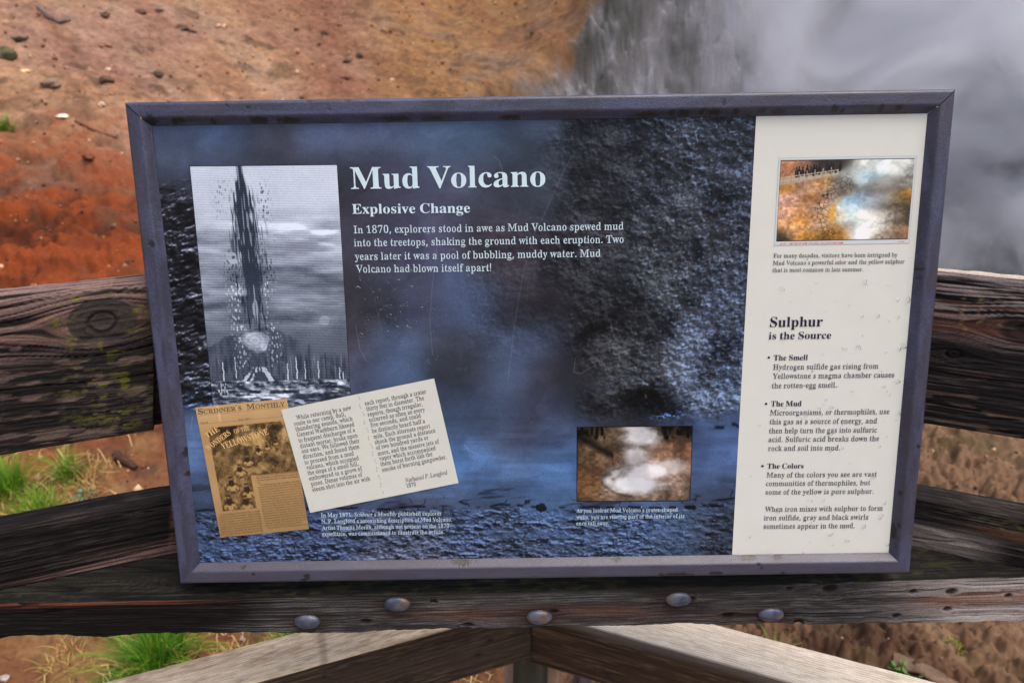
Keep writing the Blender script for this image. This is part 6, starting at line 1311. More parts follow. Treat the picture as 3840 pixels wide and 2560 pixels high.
# ---- quotation card
def card(U, V, X, Y):
    c = np.broadcast_to(np.array([202., 204., 194.]), U.shape + (3,)).copy() + 2.5 * fbm(X / 40, Y / 40, 3, 580)[..., None]
    dash = sst(.35, .42, (V * 13.2 + .2) % 1) * (np.abs(U - .502 - .004 * np.sin(V * 40)) < .0022)
    c = c * (1 - .28 * dash[..., None] * np.array([.6, .8, 1.1]))
    sc = sst(.55, .7, fbm(X / 8 + Y / 30, Y / 60 - X / 200, 3, 581)) * sst(.05, .4, fbm(X / 70, Y / 70, 2, 582)) * sst(.5, .2, U)
    c = c * (1 - .10 * sc)[..., None]
    return lin(c) * GAIN
CARD = print_grid('quotation_card', [(1055, 1535), (1628, 1417.7), (1720, 1809), (1163.5, 1920.5)], 200, 170, card, PAPER, SIGN, .0009)

# ---- small colour photograph of a steaming crater
def crater(U, V, X, Y):
    n = fbm(U * 9, V * 7, 5, 590, .6); f = fbm(U * 34, V * 30, 4, 591)
    c = ctrl([(.05, .1, (60, 46, 34)), (.2, .12, (92, 68, 44)), (.08, .35, (96, 70, 42)), (.2, .5, (122, 84, 50)), (.3, .35, (112, 84, 54)), (.05, .75, (134, 84, 42)), (.1, .92, (120, 80, 46)), (.35, .6, (70, 54, 40)), (.4, .42, (84, 64, 46)), (.35, .93, (150, 118, 92)), (.6, .95, (140, 108, 84)), (.9, .93, (128, 100, 78)), (.85, .2, (120, 78, 48)), (.92, .35, (150, 96, 60)), (.9, .55, (156, 108, 78)), (.8, .42, (140, 100, 74)), (.95, .75, (140, 110, 88)), (.75, .08, (52, 44, 34)), (.95, .08, (40, 36, 26)), (.5, .2, (120, 100, 84))], U, V, .09)
    c = c * np.exp(.55 * n + .35 * f)[..., None]
    gm = c.mean(-1, keepdims=True); c = (gm + (c - gm) * .72) * .86
    tree = sst(.0, .02, (.15 + .05 * vn(U * 30, 0 * U, 592) - V)) * ((U < .26) | (U > .70))
    c = c * (1 - .8 * tree * sst(-.5, .2, vn(U * 46, V * 12, 593)))[..., None]
    sh = np.exp(-((V - .22 - .9 * (U - .12)) / .05) ** 2) * (U < .32); c = c * (1 - .65 * sh)[..., None]
    rim_ = np.exp(-((np.hypot((U - .55) / .30, (V - .72) / .20) - 1.05) / .08) ** 2) * (U < .5); c = c * (1 - .6 * rim_)[..., None]
    def st(u0, v0, ru, rv, k=.9):
        return k * (1 - sst(.35, 1.15, np.hypot((U - u0) / ru, (V - v0) / rv) + .42 * fbm(U * 7, V * 7, 6, 594, .6)))
    s = np.maximum.reduce([st(.54, .77, .33, .17, .97), st(.60, .62, .30, .20, .9), st(.52, .38, .14, .22, .72), st(.56, .14, .19, .20, .8), st(.80, .56, .20, .13, .6), st(.5, .0, .15, .14, .75)])
    s = np.clip(s + .05 * n, 0, 1)
    scol = blend(np.array([206., 208., 212.]), np.array([252., 252., 252.]), sst(-.3, .4, fbm(U * 4, V * 4, 3, 595)))
    c = c * (1 - s[..., None]) + scol * s[..., None]
    edge = (U < .008) | (U > .992) | (V < .010) | (V > .990)
    return np.where(edge[..., None], lin((14, 12, 14)), lin(np.clip(c, 4, 235))) * GAIN
CPH = print_grid('crater_photograph', [(2163, 1600), (2598, 1595), (2588, 1877), (2162, 1880)], 240, 160, crater, INK, SIGN, .0003)

# ---- tinted postcard
def postcard(U, V, X, Y):
    u = (U - .014) / .970; v = (V - .028) / .925
    inside_ = (u > 0) & (u < 1) & (v > 0) & (v < 1)
    n = fbm(u * 7, v * 6, 5, 600, .6); f = fbm(u * 46, v * 34, 3, 601)
    c = ctrl([(.05, .08, (176, 120, 84)), (.18, .05, (150, 110, 84)), (.3, .03, (44, 40, 36)), (.45, .04, (50, 44, 38)), (.04, .32, (176, 124, 60)), (.2, .3, (186, 146, 120)), (.33, .28, (196, 144, 84)), (.1, .48, (190, 150, 128)), (.05, .65, (196, 150, 120)), (.18, .62, (178, 128, 88)), (.24, .5, (138, 92, 52)), (.2, .72, (186, 128, 60)), (.3, .6, (184, 156, 134)), (.32, .8, (176, 150, 130)), (.42, .38, (150, 126, 108)), (.1, .85, (206, 154, 104)), (.25, .92, (176, 126, 54)), (.02, .95, (60, 52, 40)), (.4, .93, (120, 88, 40)), (.46, .86, (178, 120, 50)), (.4, .7, (200, 150, 88)), (.45, .3, (92, 90, 86)), (.5, .36, (120, 118, 112)),
              (.52, .2, (168, 172, 166)), (.6, .08, (184, 190, 182)), (.75, .1, (180, 190, 188)), (.9, .1, (170, 174, 166)), (.66, .22, (150, 176, 184)), (.55, .5, (160, 190, 204)), (.55, .62, (186, 204, 208)), (.5, .75, (178, 194, 194)), (.64, .5, (150, 184, 204)), (.72, .42, (112, 110, 106)), (.78, .3, (126, 124, 118)), (.82, .38, (96, 92, 86)), (.7, .55, (92, 90, 88)), (.75, .48, (180, 186, 184)), (.68, .7, (206, 206, 196)), (.6, .85, (196, 206, 206)), (.75, .82, (188, 190, 182)), (.84, .7, (176, 170, 158)), (.88, .5, (120, 110, 92)), (.96, .45, (156, 108, 36)), (.93, .58, (74, 62, 44)), (.95, .75, (78, 64, 48)), (.93, .92, (138, 100, 66)), (.85, .92, (160, 150, 134)), (.96, .3, (130, 128, 120))], u, v, .062)
    steamy = sst(.40, .5, u - .12 * (v - .5)) * sst(.92, .84, u - .25 * (.4 - v))
    c = c * np.exp((.30 * n + .34 * f) * (1 - .8 * steamy))[..., None]
    cl = fbm(u * 6 + .5 * fbm(u * 9, v * 8, 3, 604), v * 5, 5, 603, .6)
    c = c * (1 + steamy * (.12 + .5 * np.clip(cl, -.6, .4)))[..., None]
    # cracked mud shelf round the pool
    ang = np.arctan2((v - .66) / .9, (u - .60) / .62); rad = np.hypot((u - .60) / .62, (v - .66) / .9)
    shelf = np.exp(-((rad - .44) / .10) ** 2) * ((ang > 2.2) | (ang < -1.75))
    w1, w2 = worley(ang * 7.0, rad * 17, 602)
    c = c * (1 - .72 * shelf * (1 - sst(.03, .12, w2 - w1)))[..., None]
    yel = np.exp(-((rad - .31) / .03) ** 2) * ((ang > 2.0) | (ang < -1.9)) * sst(-.5, .1, n)
    c = c * (1 - .8 * yel[..., None]) + np.array([214., 158., 58.]) * .8 * yel[..., None]
    # boardwalk with a rail, a row of dark-dressed visitors
    bw = sst(-.012, .0, v - (.235 - .27 * u)) * (1 - sst(.0, .012, v - (.30 - .27 * u))) * (u < .44)
    c = np.where((bw > .5)[..., None], c * .25 + np.array([172., 164., 150.]) * .75, c)
    for k in range(14):
        pu = .125 + .325 * k / 13 + .007 * math.sin(k * 5.1); pv = .165 - .27 * (pu - .12) * .75
        hh = .055 + .012 * math.sin(k * 2.7)
        m = (np.hypot((u - pu) / .014, (v - pv) / hh) < 1) | (np.hypot((u - pu) / .007, (v - pv + hh + .012) / .014) < 1)
        c = np.where(m[..., None], np.array([34., 30., 30.]) if k % 4 else np.array([58., 48., 38.]), c)
    for off in (.0, .045):
        rl = np.abs(v - (.215 + off - .20 * u)) < .0042
        c = np.where((rl & (u < .44))[..., None], np.array([186., 172., 148.]), c)
    po = (np.abs((u * 17) % 1 - .5) < .06) & (v > .17 - .2 * u) & (v < .30 - .27 * u) & (u < .44)
    c = np.where(po[..., None], np.array([150., 138., 118.]), c)
    c = np.where((inside_ & ((u < .004) | (v < .008) | (v > .99)))[..., None], c * .35, c)
    paper = np.array([196., 202., 204.])
    rim = (U < .004) | (U > .996) | (V < .006) | (V > .994)
    out = np.where(inside_[..., None], c, paper)
    out = np.where(rim[..., None], np.array([178., 186., 186.]), out)
    return lin(np.clip(out, 4, 240)) * GAIN
POST = print_grid('postcard', [(2919.7, 592), (3439.4, 583.5), (3409.5, 912.6), (2901.7, 921.6)], 300, 200, postcard, PAPER, SIDE, .0003)

# ---- lettering
L1 = .0006
lettering('title_lettering', [('Mud Volcano', 'b', 1317, 709, 2045, 699.5, 81)], T_PALE, PANEL, L1)
lettering('subtitle_lettering', [('Explosive Change', 'b', 1321.6, 801.8, 1762.7, 797.3, 36)], T_PALE, PANEL, L1)
lettering('paragraph_lettering', [
    ('In 1870, explorers stood in awe as Mud Volcano spewed mud', 'r', 1327, 875, 2338, 861, 28),
    ('into the treetops, shaking the ground with each eruption. Two', 'r', 1328, 923.8, 2338, 910, 28),
    ('years later it was a pool of bubbling, muddy water. Mud', 'r', 1331, 975, 2252, 962.6, 28),
    ('Volcano had blown itself apart!', 'r', 1335.5, 1022, 1841.5, 1016.5, 28)], T_PALE, PANEL, L1)
lettering('caption_lettering', [
    ('In May 1871, _Scribner’s Monthly_ published explorer', 'r', 1204.6, 1937.3, 1656, 1929.7, 15),
    ('N. P. Langford’s astonishing description of Mud Volcano.', 'r', 1206.4, 1960.7, 1695, 1952.7, 15),
    ('Artist Thomas Moran, although not present on the 1870', 'r', 1209, 1984.6, 1684, 1976.6, 15),
    ('expedition, was commissioned to illustrate the article.', 'r', 1209.5, 2008, 1666, 1999, 15)], T_PALE, PANEL, L1)
lettering('caption_lettering', [
    ('As you look at Mud Volcano’s crater-shaped', 'r', 2161.6, 1920.3, 2540.6, 1916.4, 14.5),
    ('walls, you are viewing part of the interior of its', 'r', 2161, 1945, 2565.5, 1939.7, 14.5),
    ('once tall cone.', 'r', 2160.5, 1967.4, 2283, 1965.8, 14.5)], T_PALE, PANEL, L1)
lettering('postcard_lettering', [
    ('23463   CRATER OF MUD VOLCANO, YELLOWSTONE PARK', 's', 2922.8, 917.6, 3161.4, 913.6, 6.6)], T_RED, SIDE, L1)
lettering('postcard_lettering', [('HAYNES', 's', 3366.7, 908.6, 3390, 908, 4.6)], T_RED, SIDE, L1)
lettering('caption_lettering', [
    ('For many decades, visitors have been intrigued by', 'r', 2899.5, 966.5, 3364, 962.6, 16),
    ('Mud Volcano’s powerful odor and the yellow sulphur', 'r', 2898, 994, 3390.6, 987.6, 16),
    ('that is most common in late summer.', 'r', 2896, 1020, 3236, 1017, 16)], T_DARK, SIDE, L1)
lettering('heading_lettering', [('Sulphur', 'b', 2886.8, 1225.6, 3083.8, 1222.9, 37), ('is the Source', 'b', 2882, 1271.7, 3116, 1269, 27)], T_DARK, SIDE, L1)
lettering('list_lettering', [
    ('•', 'b', 2877, 1348, 2887, 1348, 22), ('The Smell', 'b', 2900.7, 1350.5, 3028, 1349, 20),
    ('Hydrogen sulfide gas rising from', 'r', 2898, 1385.4, 3293.5, 1381, 20),
    ('Yellowstone’s magma chamber causes', 'r', 2896.8, 1419, 3351.7, 1414, 20),
    ('the rotten-egg smell.', 'r', 2894, 1454.8, 3136.5, 1451.5, 20),
    ('•', 'b', 2867, 1521, 2877, 1521, 22), ('The Mud', 'b', 2890.7, 1522.5, 3005, 1521.4, 20),
    ('Microorganisms, or thermophiles, use', 'r', 2887, 1556, 3334.5, 1551, 20),
    ('this gas as a source of energy, and', 'r', 2885.7, 1589.6, 3288, 1585.7, 20),
    ('then help turn the gas into sulfuric', 'r', 2883.5, 1623.5, 3288, 1619.6, 20),
    ('acid. Sulfuric acid breaks down the', 'r', 2881, 1656, 3295.7, 1651.8, 20),
    ('rock and soil into mud.', 'r', 2879.6, 1689, 3150, 1686.7, 20),
    ('•', 'b', 2853.5, 1754, 2863.5, 1754, 22), ('The Colors', 'b', 2876.8, 1755.5, 3012.7, 1754.4, 19),
    ('Many of the colors you see are vast', 'r', 2874, 1788.8, 3287.4, 1785, 19),
    ('communities of thermophiles, but', 'r', 2871.8, 1820.4, 3262.4, 1817, 19),
    ('some of the yellow is pure sulphur.', 'r', 2870, 1852.6, 3275, 1849, 19),
    ('When iron mixes with sulphur to form', 'r', 2867.4, 1917, 3309.6, 1912.5, 19),
    ('iron sulfide, gray and black swirls', 'r', 2864, 1949, 3254.6, 1945.8, 19),
    ('sometimes appear in the mud.', 'r', 2862.4, 1980.7, 3204, 1978, 19)], T_DARK, SIDE, L1)
def nz(x, y): return 720 + x / 2.2615, 1400 + y / 2.2615
def nl(t, st, x0, y0, x1, y1, cap): return (t, st) + nz(x0, y0) + nz(x1, y1) + (cap / 2.2615,)
lettering('quotation_lettering', [nl(t, 'r', *p, 37) for t, p in (
    ('While returning by a new', (890, 390, 1355, 302)), ('route to our camp, dull,', (872, 442, 1305, 358)), ('thundering sounds, which', (885, 487, 1366, 395)),
    ('General Washburn likened', (898, 534, 1382, 442)), ('to frequent discharges of a', (910, 582, 1388, 490)), ('distant mortar, broke upon', (924, 630, 1410, 535)),
    ('our ears. We followed their', (937, 673, 1425, 581)), ('direction, and found them', (949, 720, 1424, 630)), ('to proceed from a mud', (962, 767, 1377, 689)),
    ('volcano, which occupied', (976, 812, 1420, 728)), ('the slope of a small hill,', (988, 858, 1415, 776)), ('embowered in a grove of', (1001, 904, 1448, 817)),
    ('pines. Dense volumes of', (1015, 950, 1450, 867)), ('steam shot into the air with', (1027, 998, 1516, 902)),
    ('each report, through a crater', (1471, 268, 1990, 166)), ('thirty feet in diameter. The', (1484, 315, 1970, 220)), ('reports, though irregular,', (1496, 362, 1957, 272)),
    ('occurred as often as every', (1508, 408, 1978, 318)), ('five seconds, and could', (1520, 453, 1944, 370)), ('be distinctly heard half a', (1532, 502, 1980, 415)),
    ('mile. Each alternate report', (1544, 550, 2024, 456)), ('shook the ground a distance', (1556, 597, 2067, 495)), ('of two hundred yards or', (1568, 643, 2010, 555)),
    ('more, and the massive jets of', (1580, 692, 2100, 588)), ('vapor which accompanied', (1592, 736, 2070, 643)), ('them burst forth like the', (1604, 782, 2042, 694)),
    ('smoke of burning gunpowder.', (1617, 830, 2164, 718)))] + [nl('Nathaniel P. Langford', 'i', 1813, 920, 2170, 850, 36), nl('1870', 'r', 1823, 965, 1902, 948, 34)], T_BLK, CARD, .0012)
colA = ['I HAD indulged, for several years, a great', 'curiosity to see the wonders of the upper', 'valley of the Yellowstone. The stories', 'told by trappers and mountaineers of the', 'natural phenomena of that region were so', 'strange and marvelous that, as long ago as', '1866, I first contemplated the possibility of', 'organizing an expedition for the express pur-', 'pose of exploring it. During the past year,']
colB = ['meeting with several gentlemen who expressed', 'like curiosity, we determined to make the', 'journey in the months of August and Septem-', 'ber.', 'The Yellowstone and Columbia, the first', 'flowing into the Missouri and the last into the', 'Pacific, divided from each other by the Rocky', 'Mountains, have their sources within a few', 'miles of each other. Both rise in the moun-', 'tains which separate Idaho from the new Ter-', 'ritory of Wyoming, but the headwaters of the', 'Yellowstone are only accessible from Montana.', 'The mountains surrounding the basin from', 'which they flow are very lofty, covered with', 'pines, and on the southeastern side present to', 'the traveler a precipitous wall of rock, several', 'thousand feet in height. This barrier pre-', 'vented Captain Reynolds from visiting the', 'headwaters of the Yellowstone while prosecut-', 'ing an expedition planned by the Government', 'and placed under his command, for the pur-', 'pose of exploring that river, in 1859.', 'The source of the Yellowstone is in a']
pl = []
for k, t in enumerate(colA):
    x0 = 222 + 3.6 * k + (16 if k == 0 else 0); y0 = 1202 + 20.6 * k
    pl.append(nl(t, 'r', x0, y0, 580 + 3.7 * k, 1165 + 20.6 * k, 12))
pl.append(nl('Vol. II.—1'.replace('—', '-'), 'r', 288, 1383, 378, 1374, 11))
for k, t in enumerate(colB):
    x0 = 545 + 3.7 * k + (14 if k in (4, 22) else 0); y0 = 868 + 20.2 * k
    x1, y1 = 903 + 3.8 * k, 832 + 20.2 * k
    fr = 1.0
    if t == 'ber.': fr = .09
    if t.endswith('1859.'): fr = .86
    pl.append(nl(t, 'r', x0, y0, x0 + (x1 - x0) * fr, y0 + (y1 - y0) * fr, 12))
pl += [nl('MAY, 1871.', 'r', 396, 396, 500, 386, 12), nl('Vol. II.', 'r', 72, 424, 143, 417, 12), nl('No', 'r', 757, 357, 776, 355, 11)]
def smallcaps(word, x0, y0, x1, y1, big, small):
    """first letter large, the rest small, fitted between the ends"""
    o, w_ = layout(word[0], 'r'); o2, w2 = layout(word[1:], 'r')
    W = w_ * big + w2 * small
    f = w_ * big / W
    mx, my = x0 + (x1 - x0) * f, y0 + (y1 - y0) * f
    return [nl(word[0], 'r', x0, y0, mx - 3, my, big), nl(word[1:], 'r', mx + 3, my, x1, y1, small)]
pl += smallcaps("SCRIBNER’S", 58, 345, 424, 308, 46, 36) + smallcaps('MONTHLY.', 470, 304, 803, 273, 46, 36)
lettering('page_lettering', pl, T_SEP, PAGE, .0009)
lettering('page_title_lettering', [nl('THE', 'b', 132, 545, 240, 480, 44), nl('WONDERS', 'b', 140, 655, 335, 510, 46), nl('OF THE', 'b', 362, 505, 498, 478, 36), nl('YELLOWSTONE', 'b', 262, 640, 655, 512, 52)], T_GOLD, PAGE, .0010)


# ------------------------------------------------------------------ rain drops on the sign
def drops():
    V, F = [], []
    rng = np.random.default_rng(5)
    pts = []
    for _ in range(170):
        x = rng.uniform(2800, 3440); y = rng.uniform(1060, 2080)
        lim = 3490 - .095 * (y - 420)
        if x > lim or x < 2850 - .06 * (y - 420): continue
        if rng.random() > .25 + .75 * sst(2900, 3250, np.array(x)): continue
        pts.append((x, y, abs(rng.normal(6, 4)) + 2.2))
    for _ in range(90):
        pts.append((np.clip(rng.normal(1580, 150), 1330, 2100), np.clip(rng.normal(1130, 130), 880, 1380), abs(rng.normal(5, 4)) + 2.2))
    for _ in range(50):
        pts.append((rng.uniform(1340, 1560), rng.uniform(1000, 1260), abs(rng.normal(6, 3)) + 3))
    for _ in range(60):
        pts.append((rng.uniform(1700, 2600), rng.uniform(1350, 1850), abs(rng.normal(4, 3)) + 2))
    for k in range(16):
        pts.append((2790 + 36 * k + rng.uniform(-9, 9), 2088 - .02 * (36 * k), rng.uniform(5, 13)))
    pts += [(3390, 1294, 22), (3240, 1055, 17), (2930, 1082, 15), (3290, 1184, 14), (3300, 1935, 18), (3362, 1430, 15), (3230, 1186, 12)]
    n = 18
    for x, y, s in pts:
        a, b = to_ab(x, y); r = s * .00019
        an = np.linspace(0, 2 * np.pi, n, endpoint=False)
        el = rng.uniform(1.0, 1.6); ro = rng.uniform(0, np.pi); w_ = rng.uniform(.08, .3); ph = rng.uniform(0, 6.28, 2)
        rad = r * (1 + w_ * np.sin(2 * an + ph[0]) + .6 * w_ * np.sin(3 * an + ph[1]))
        ex, ey = rad * np.cos(an) * el, rad * np.sin(an)
        xx, yy = ex * math.cos(ro) - ey * math.sin(ro), ex * math.sin(ro) + ey * math.cos(ro)
        base = len(V)
        for sc_, h in ((1.0, .0), (.93, .26), (.78, .52), (.55, .72), (.28, .82)):
            for i in range(n):
                V.append(ab3(a + xx[i] * sc_, b + yy[i] * sc_, .0013 + h * r * .42))
        V.append(ab3(a, b, .0013 + .86 * r * .42))
        for k in range(4):
            for i in range(n):
                j = (i + 1) % n
                F.append((base + k * n + i, base + k * n + j, base + (k + 1) * n + j, base + (k + 1) * n + i))
        for i in range(n):
            F.append((base + 4 * n + i, base + 4 * n + (i + 1) % n, base + 5 * n, base + 5 * n))
    me = bpy.data.meshes.new('raindrops')
    me.from_pydata([tuple(v) for v in V], [], [f if f[2] != f[3] else f[:3] for f in F])
    m, t, b = new_mat('water')
    t.nodes.remove(b)
    tr = t.nodes.new('ShaderNodeBsdfTransparent'); gl = t.nodes.new('ShaderNodeBsdfGlossy'); fr = t.nodes.new('ShaderNodeFresnel'); mx = t.nodes.new('ShaderNodeMixShader')
    fr.inputs['IOR'].default_value = 1.33; gl.inputs['Roughness'].default_value = .08
    tr.inputs['Color'].default_value = (.93, .94, .95, 1)
    t.links.new(fr.outputs[0], mx.inputs[0]); t.links.new(tr.outputs[0], mx.inputs[1]); t.links.new(gl.outputs[0], mx.inputs[2])
    t.links.new(mx.outputs[0], t.nodes['Material Output'].inputs['Surface'])
    me.update()
    o = link('raindrops', me, m)
    tag(o, 'clear raindrops scattered over the face of the sign', 'raindrops', kind='stuff')
drops()

# ------------------------------------------------------------------ grass
GRASS = ink_mat('grass_blades', .55, .3)
GRASS.node_tree.nodes['Principled BSDF'].inputs['Subsurface Weight'].default_value = 0
def tuft(px, py, rad, hgt, n, label, green=(80, 136, 18), dry=.06, seed=0, name='grass_tuft', cat='grass', lean=.75, width=.0021):
    P = ground_at(px, py)
    rng = np.random.default_rng(seed + 900)
    V, F, Cc = [], [], []
    for k in range(int(n * 1.6)):
        a = rng.uniform(0, 2 * np.pi); r0 = rad * .35 * rng.uniform(0, 1) ** .6
        bx, by = P[0] + r0 * np.cos(a), P[1] + r0 * np.sin(a)
        bz = float(height(np.array(bx), np.array(by))) - .008
        h = hgt * rng.uniform(.45, 1.1); a2 = a + rng.normal(0, .9); ln = lean * h * rng.uniform(.1, 1.5)
        isdry = rng.random() < dry + .10
        if isdry: h *= .7; ln = h * rng.uniform(.6, 1.3)
        g = lin((178, 146, 84)) if isdry else blend(lin(green), lin((120, 166, 30)), np.array(rng.uniform(0, 1) ** 2)) * rng.uniform(.45, 1.0)
        w_ = width * rng.uniform(.7, 1.3)
        sx, sy = -np.sin(a2 + rng.normal(0, .6)), np.cos(a2)
        base = len(V); m = 5
        for i in range(m + 1):
            t = i / m
            bend = ln * t ** 1.8; z = bz + h * (t - .28 * t ** 3 * (ln / h) * 1.3)
            cx, cy = bx + np.cos(a2) * bend, by + np.sin(a2) * bend
            ww = w_ * (1 - t) ** .7 * .5 + .0002
            V += [(cx - sx * ww, cy - sy * ww, z), (cx + sx * ww, cy + sy * ww, z)]
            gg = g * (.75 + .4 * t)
            Cc += [gg, gg]
        for i in range(m):
            b = base + 2 * i; F.append((b, b + 1, b + 3, b + 2))
    V = np.array(V) - P
    me = mesh_np(name, V, np.array(F), np.clip(np.array(Cc), 0, 1))
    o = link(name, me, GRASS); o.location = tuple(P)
    tag(o, label, cat, 'grass tufts below the fence' if cat == 'grass' else None)
    return o
tuft(40, 1845, .15, .17, 300, 'bright green grass tuft at the left edge, seen between the two dark rails', seed=1)
tuft(258, 1785, .10, .13, 130, 'small upright grass tuft nearest the sign, between the dark rails', seed=2, green=(64, 124, 18))
tuft(150, 1945, .24, .12, 330, 'broad pale green grass tuft just above the middle rail', seed=3, green=(96, 142, 22), dry=.08)
tuft(330, 1830, .22, .12, 90, 'thin straw-coloured grass tuft behind the broad pale green one', seed=4, green=(120, 128, 60), dry=.7)
tuft(600, 2500, .22, .20, 560, 'large dark green grass tuft under the bolted beam, lower left', seed=5, green=(62, 126, 18))
tuft(1085, 2440, .11, .12, 150, 'small grass tuft between the bolted beam and the pale lower rail', seed=6, green=(62, 122, 18))
tuft(250, 2500, .2, .07, 60, 'sparse dry grass tuft at the bottom left', seed=7, green=(120, 126, 56), dry=.75)
tuft(880, 2520, .16, .10, 90, 'straggly dry grass tuft beside the large dark green one', seed=8, green=(122, 128, 60), dry=.8)
tuft(12, 488, .16, .13, 90, 'little green grass tuft high on the orange bank at the left edge', seed=9, green=(96, 130, 40), width=.006)
tuft(3590, 2440, .06, .025, 80, 'low yellow-green moss tuft on the brown clods, lower right', seed=10, green=(140, 140, 40), cat='moss', name='moss_tuft')
tuft(2890, 2500, .06, .09, 26, 'single sprig of grass on the bare brown soil right of the pale rail', seed=11, green=(90, 130, 44))

def leafy(px, py, rad, n, label, col, seed):
    P = ground_at(px, py); rng = np.random.default_rng(seed)
    V, F, Cc = [], [], []
    for k in range(n):
        a = rng.uniform(0, 6.28); r = rad * rng.uniform(.1, 1) ** .7; h = rad * rng.uniform(.3, 1.3)
        c0 = np.array([r * np.cos(a), r * np.sin(a), h]); d = np.array([np.cos(a), np.sin(a), rng.uniform(-.3, .7)]); d /= np.linalg.norm(d)
        s = unit(np.cross(d, [0, 0, 1])) ; L = rad * rng.uniform(.3, .5)
        b = len(V)
        V += [c0 - d * .2 * L, c0 + s * L * .3 + d * .3 * L, c0 + d * L, c0 - s * L * .3 + d * .3 * L]
        F.append((b, b + 1, b + 2, b + 3)); g = lin(col) * rng.uniform(.6, 1.2); Cc += [g] * 4
        st = len(V); w_ = .0012
        V += [np.array([-w_, 0, -.01]), np.array([w_, 0, -.01]), c0 + [w_, 0, 0], c0 - [w_, 0, 0]]; F.append((st, st + 1, st + 2, st + 3)); Cc += [g * .8] * 4
    me = mesh_np('leafy_weed', np.array(V), np.array(F), np.clip(np.array(Cc), 0, 1))
    o = link('leafy_weed', me, GRASS, smooth=False); o.location = tuple(P)
    tag(o, label, 'weed', 'leafy weeds')
leafy(332, 1895, .05, 26, 'small blue-green leafy weed in front of the straw, above the middle rail', (92, 124, 92), 21)
leafy(3385, 2560, .04, 46, 'dark green leafy weed beside the fallen plank at the bottom right', (66, 96, 30), 22)

# ------------------------------------------------------------------ stones, sticks
ROCK = ink_mat('stone', .9, .2, noise=.3, nscale=30, bump=.8, bscale=60)
def rock(px, py, wpx, asp, label, col, seed, group='stones on the bank', name='stone'):
    P = ground_at(px, py); dist = np.linalg.norm(P - CP)
    r = wpx / FPX * dist * .36
    bm_v = []
    nu, nv = 22, 14
    th = np.linspace(0, 2 * np.pi, nu, endpoint=False); ph = np.linspace(.12, np.pi - .12, nv)
    T, H = np.meshgrid(th, ph)
    d = np.stack([np.sin(H) * np.cos(T), np.sin(H) * np.sin(T), np.cos(H)], -1)
    k = 1 + .34 * vn(d[..., 0] * 1.7 + seed, d[..., 1] * 1.7 + d[..., 2] * 1.3, seed) + .14 * vn(d[..., 0] * 4 + seed, d[..., 2] * 4 + d[..., 1] * 3, seed + 3)
    k = np.round(k * 7) / 7 * .5 + k * .5
    V = d * (k * r)[..., None] * np.array([1.0, .8, asp])
    Vf = np.vstack([V.reshape(-1, 3), V[0].mean(0), V[-1].mean(0)])
    f = grid_faces(nv, nu, True); i = np.arange(nu)
    c0 = np.stack([np.full(nu, len(Vf) - 2), i, np.roll(i, -1)], -1)[:, ::-1]; c1 = np.stack([np.full(nu, len(Vf) - 1), (nv - 1) * nu + i, (nv - 1) * nu + np.roll(i, -1)], -1)
    col_ = np.broadcast_to(lin(col), (len(Vf), 3)) * (1 + .25 * fbm(Vf[:, 0] / r * 3, Vf[:, 2] / r * 3 + seed, 3, seed))[:, None]
    me = mesh_np(name, Vf, [f[:, ::-1], c0[:, ::-1], c1[:, ::-1]], col_)
    o = link(name, me, ROCK, smooth=False); o.location = tuple(P + np.array([0, 0, -r * asp * .1])); o.rotation_euler = (0, 0, seed * 1.3)
    tag(o, label, 'stone', group)
D1, D2, PALE_, ORG = (88, 66, 54), (66, 50, 42), (196, 170, 150), (128, 70, 40)
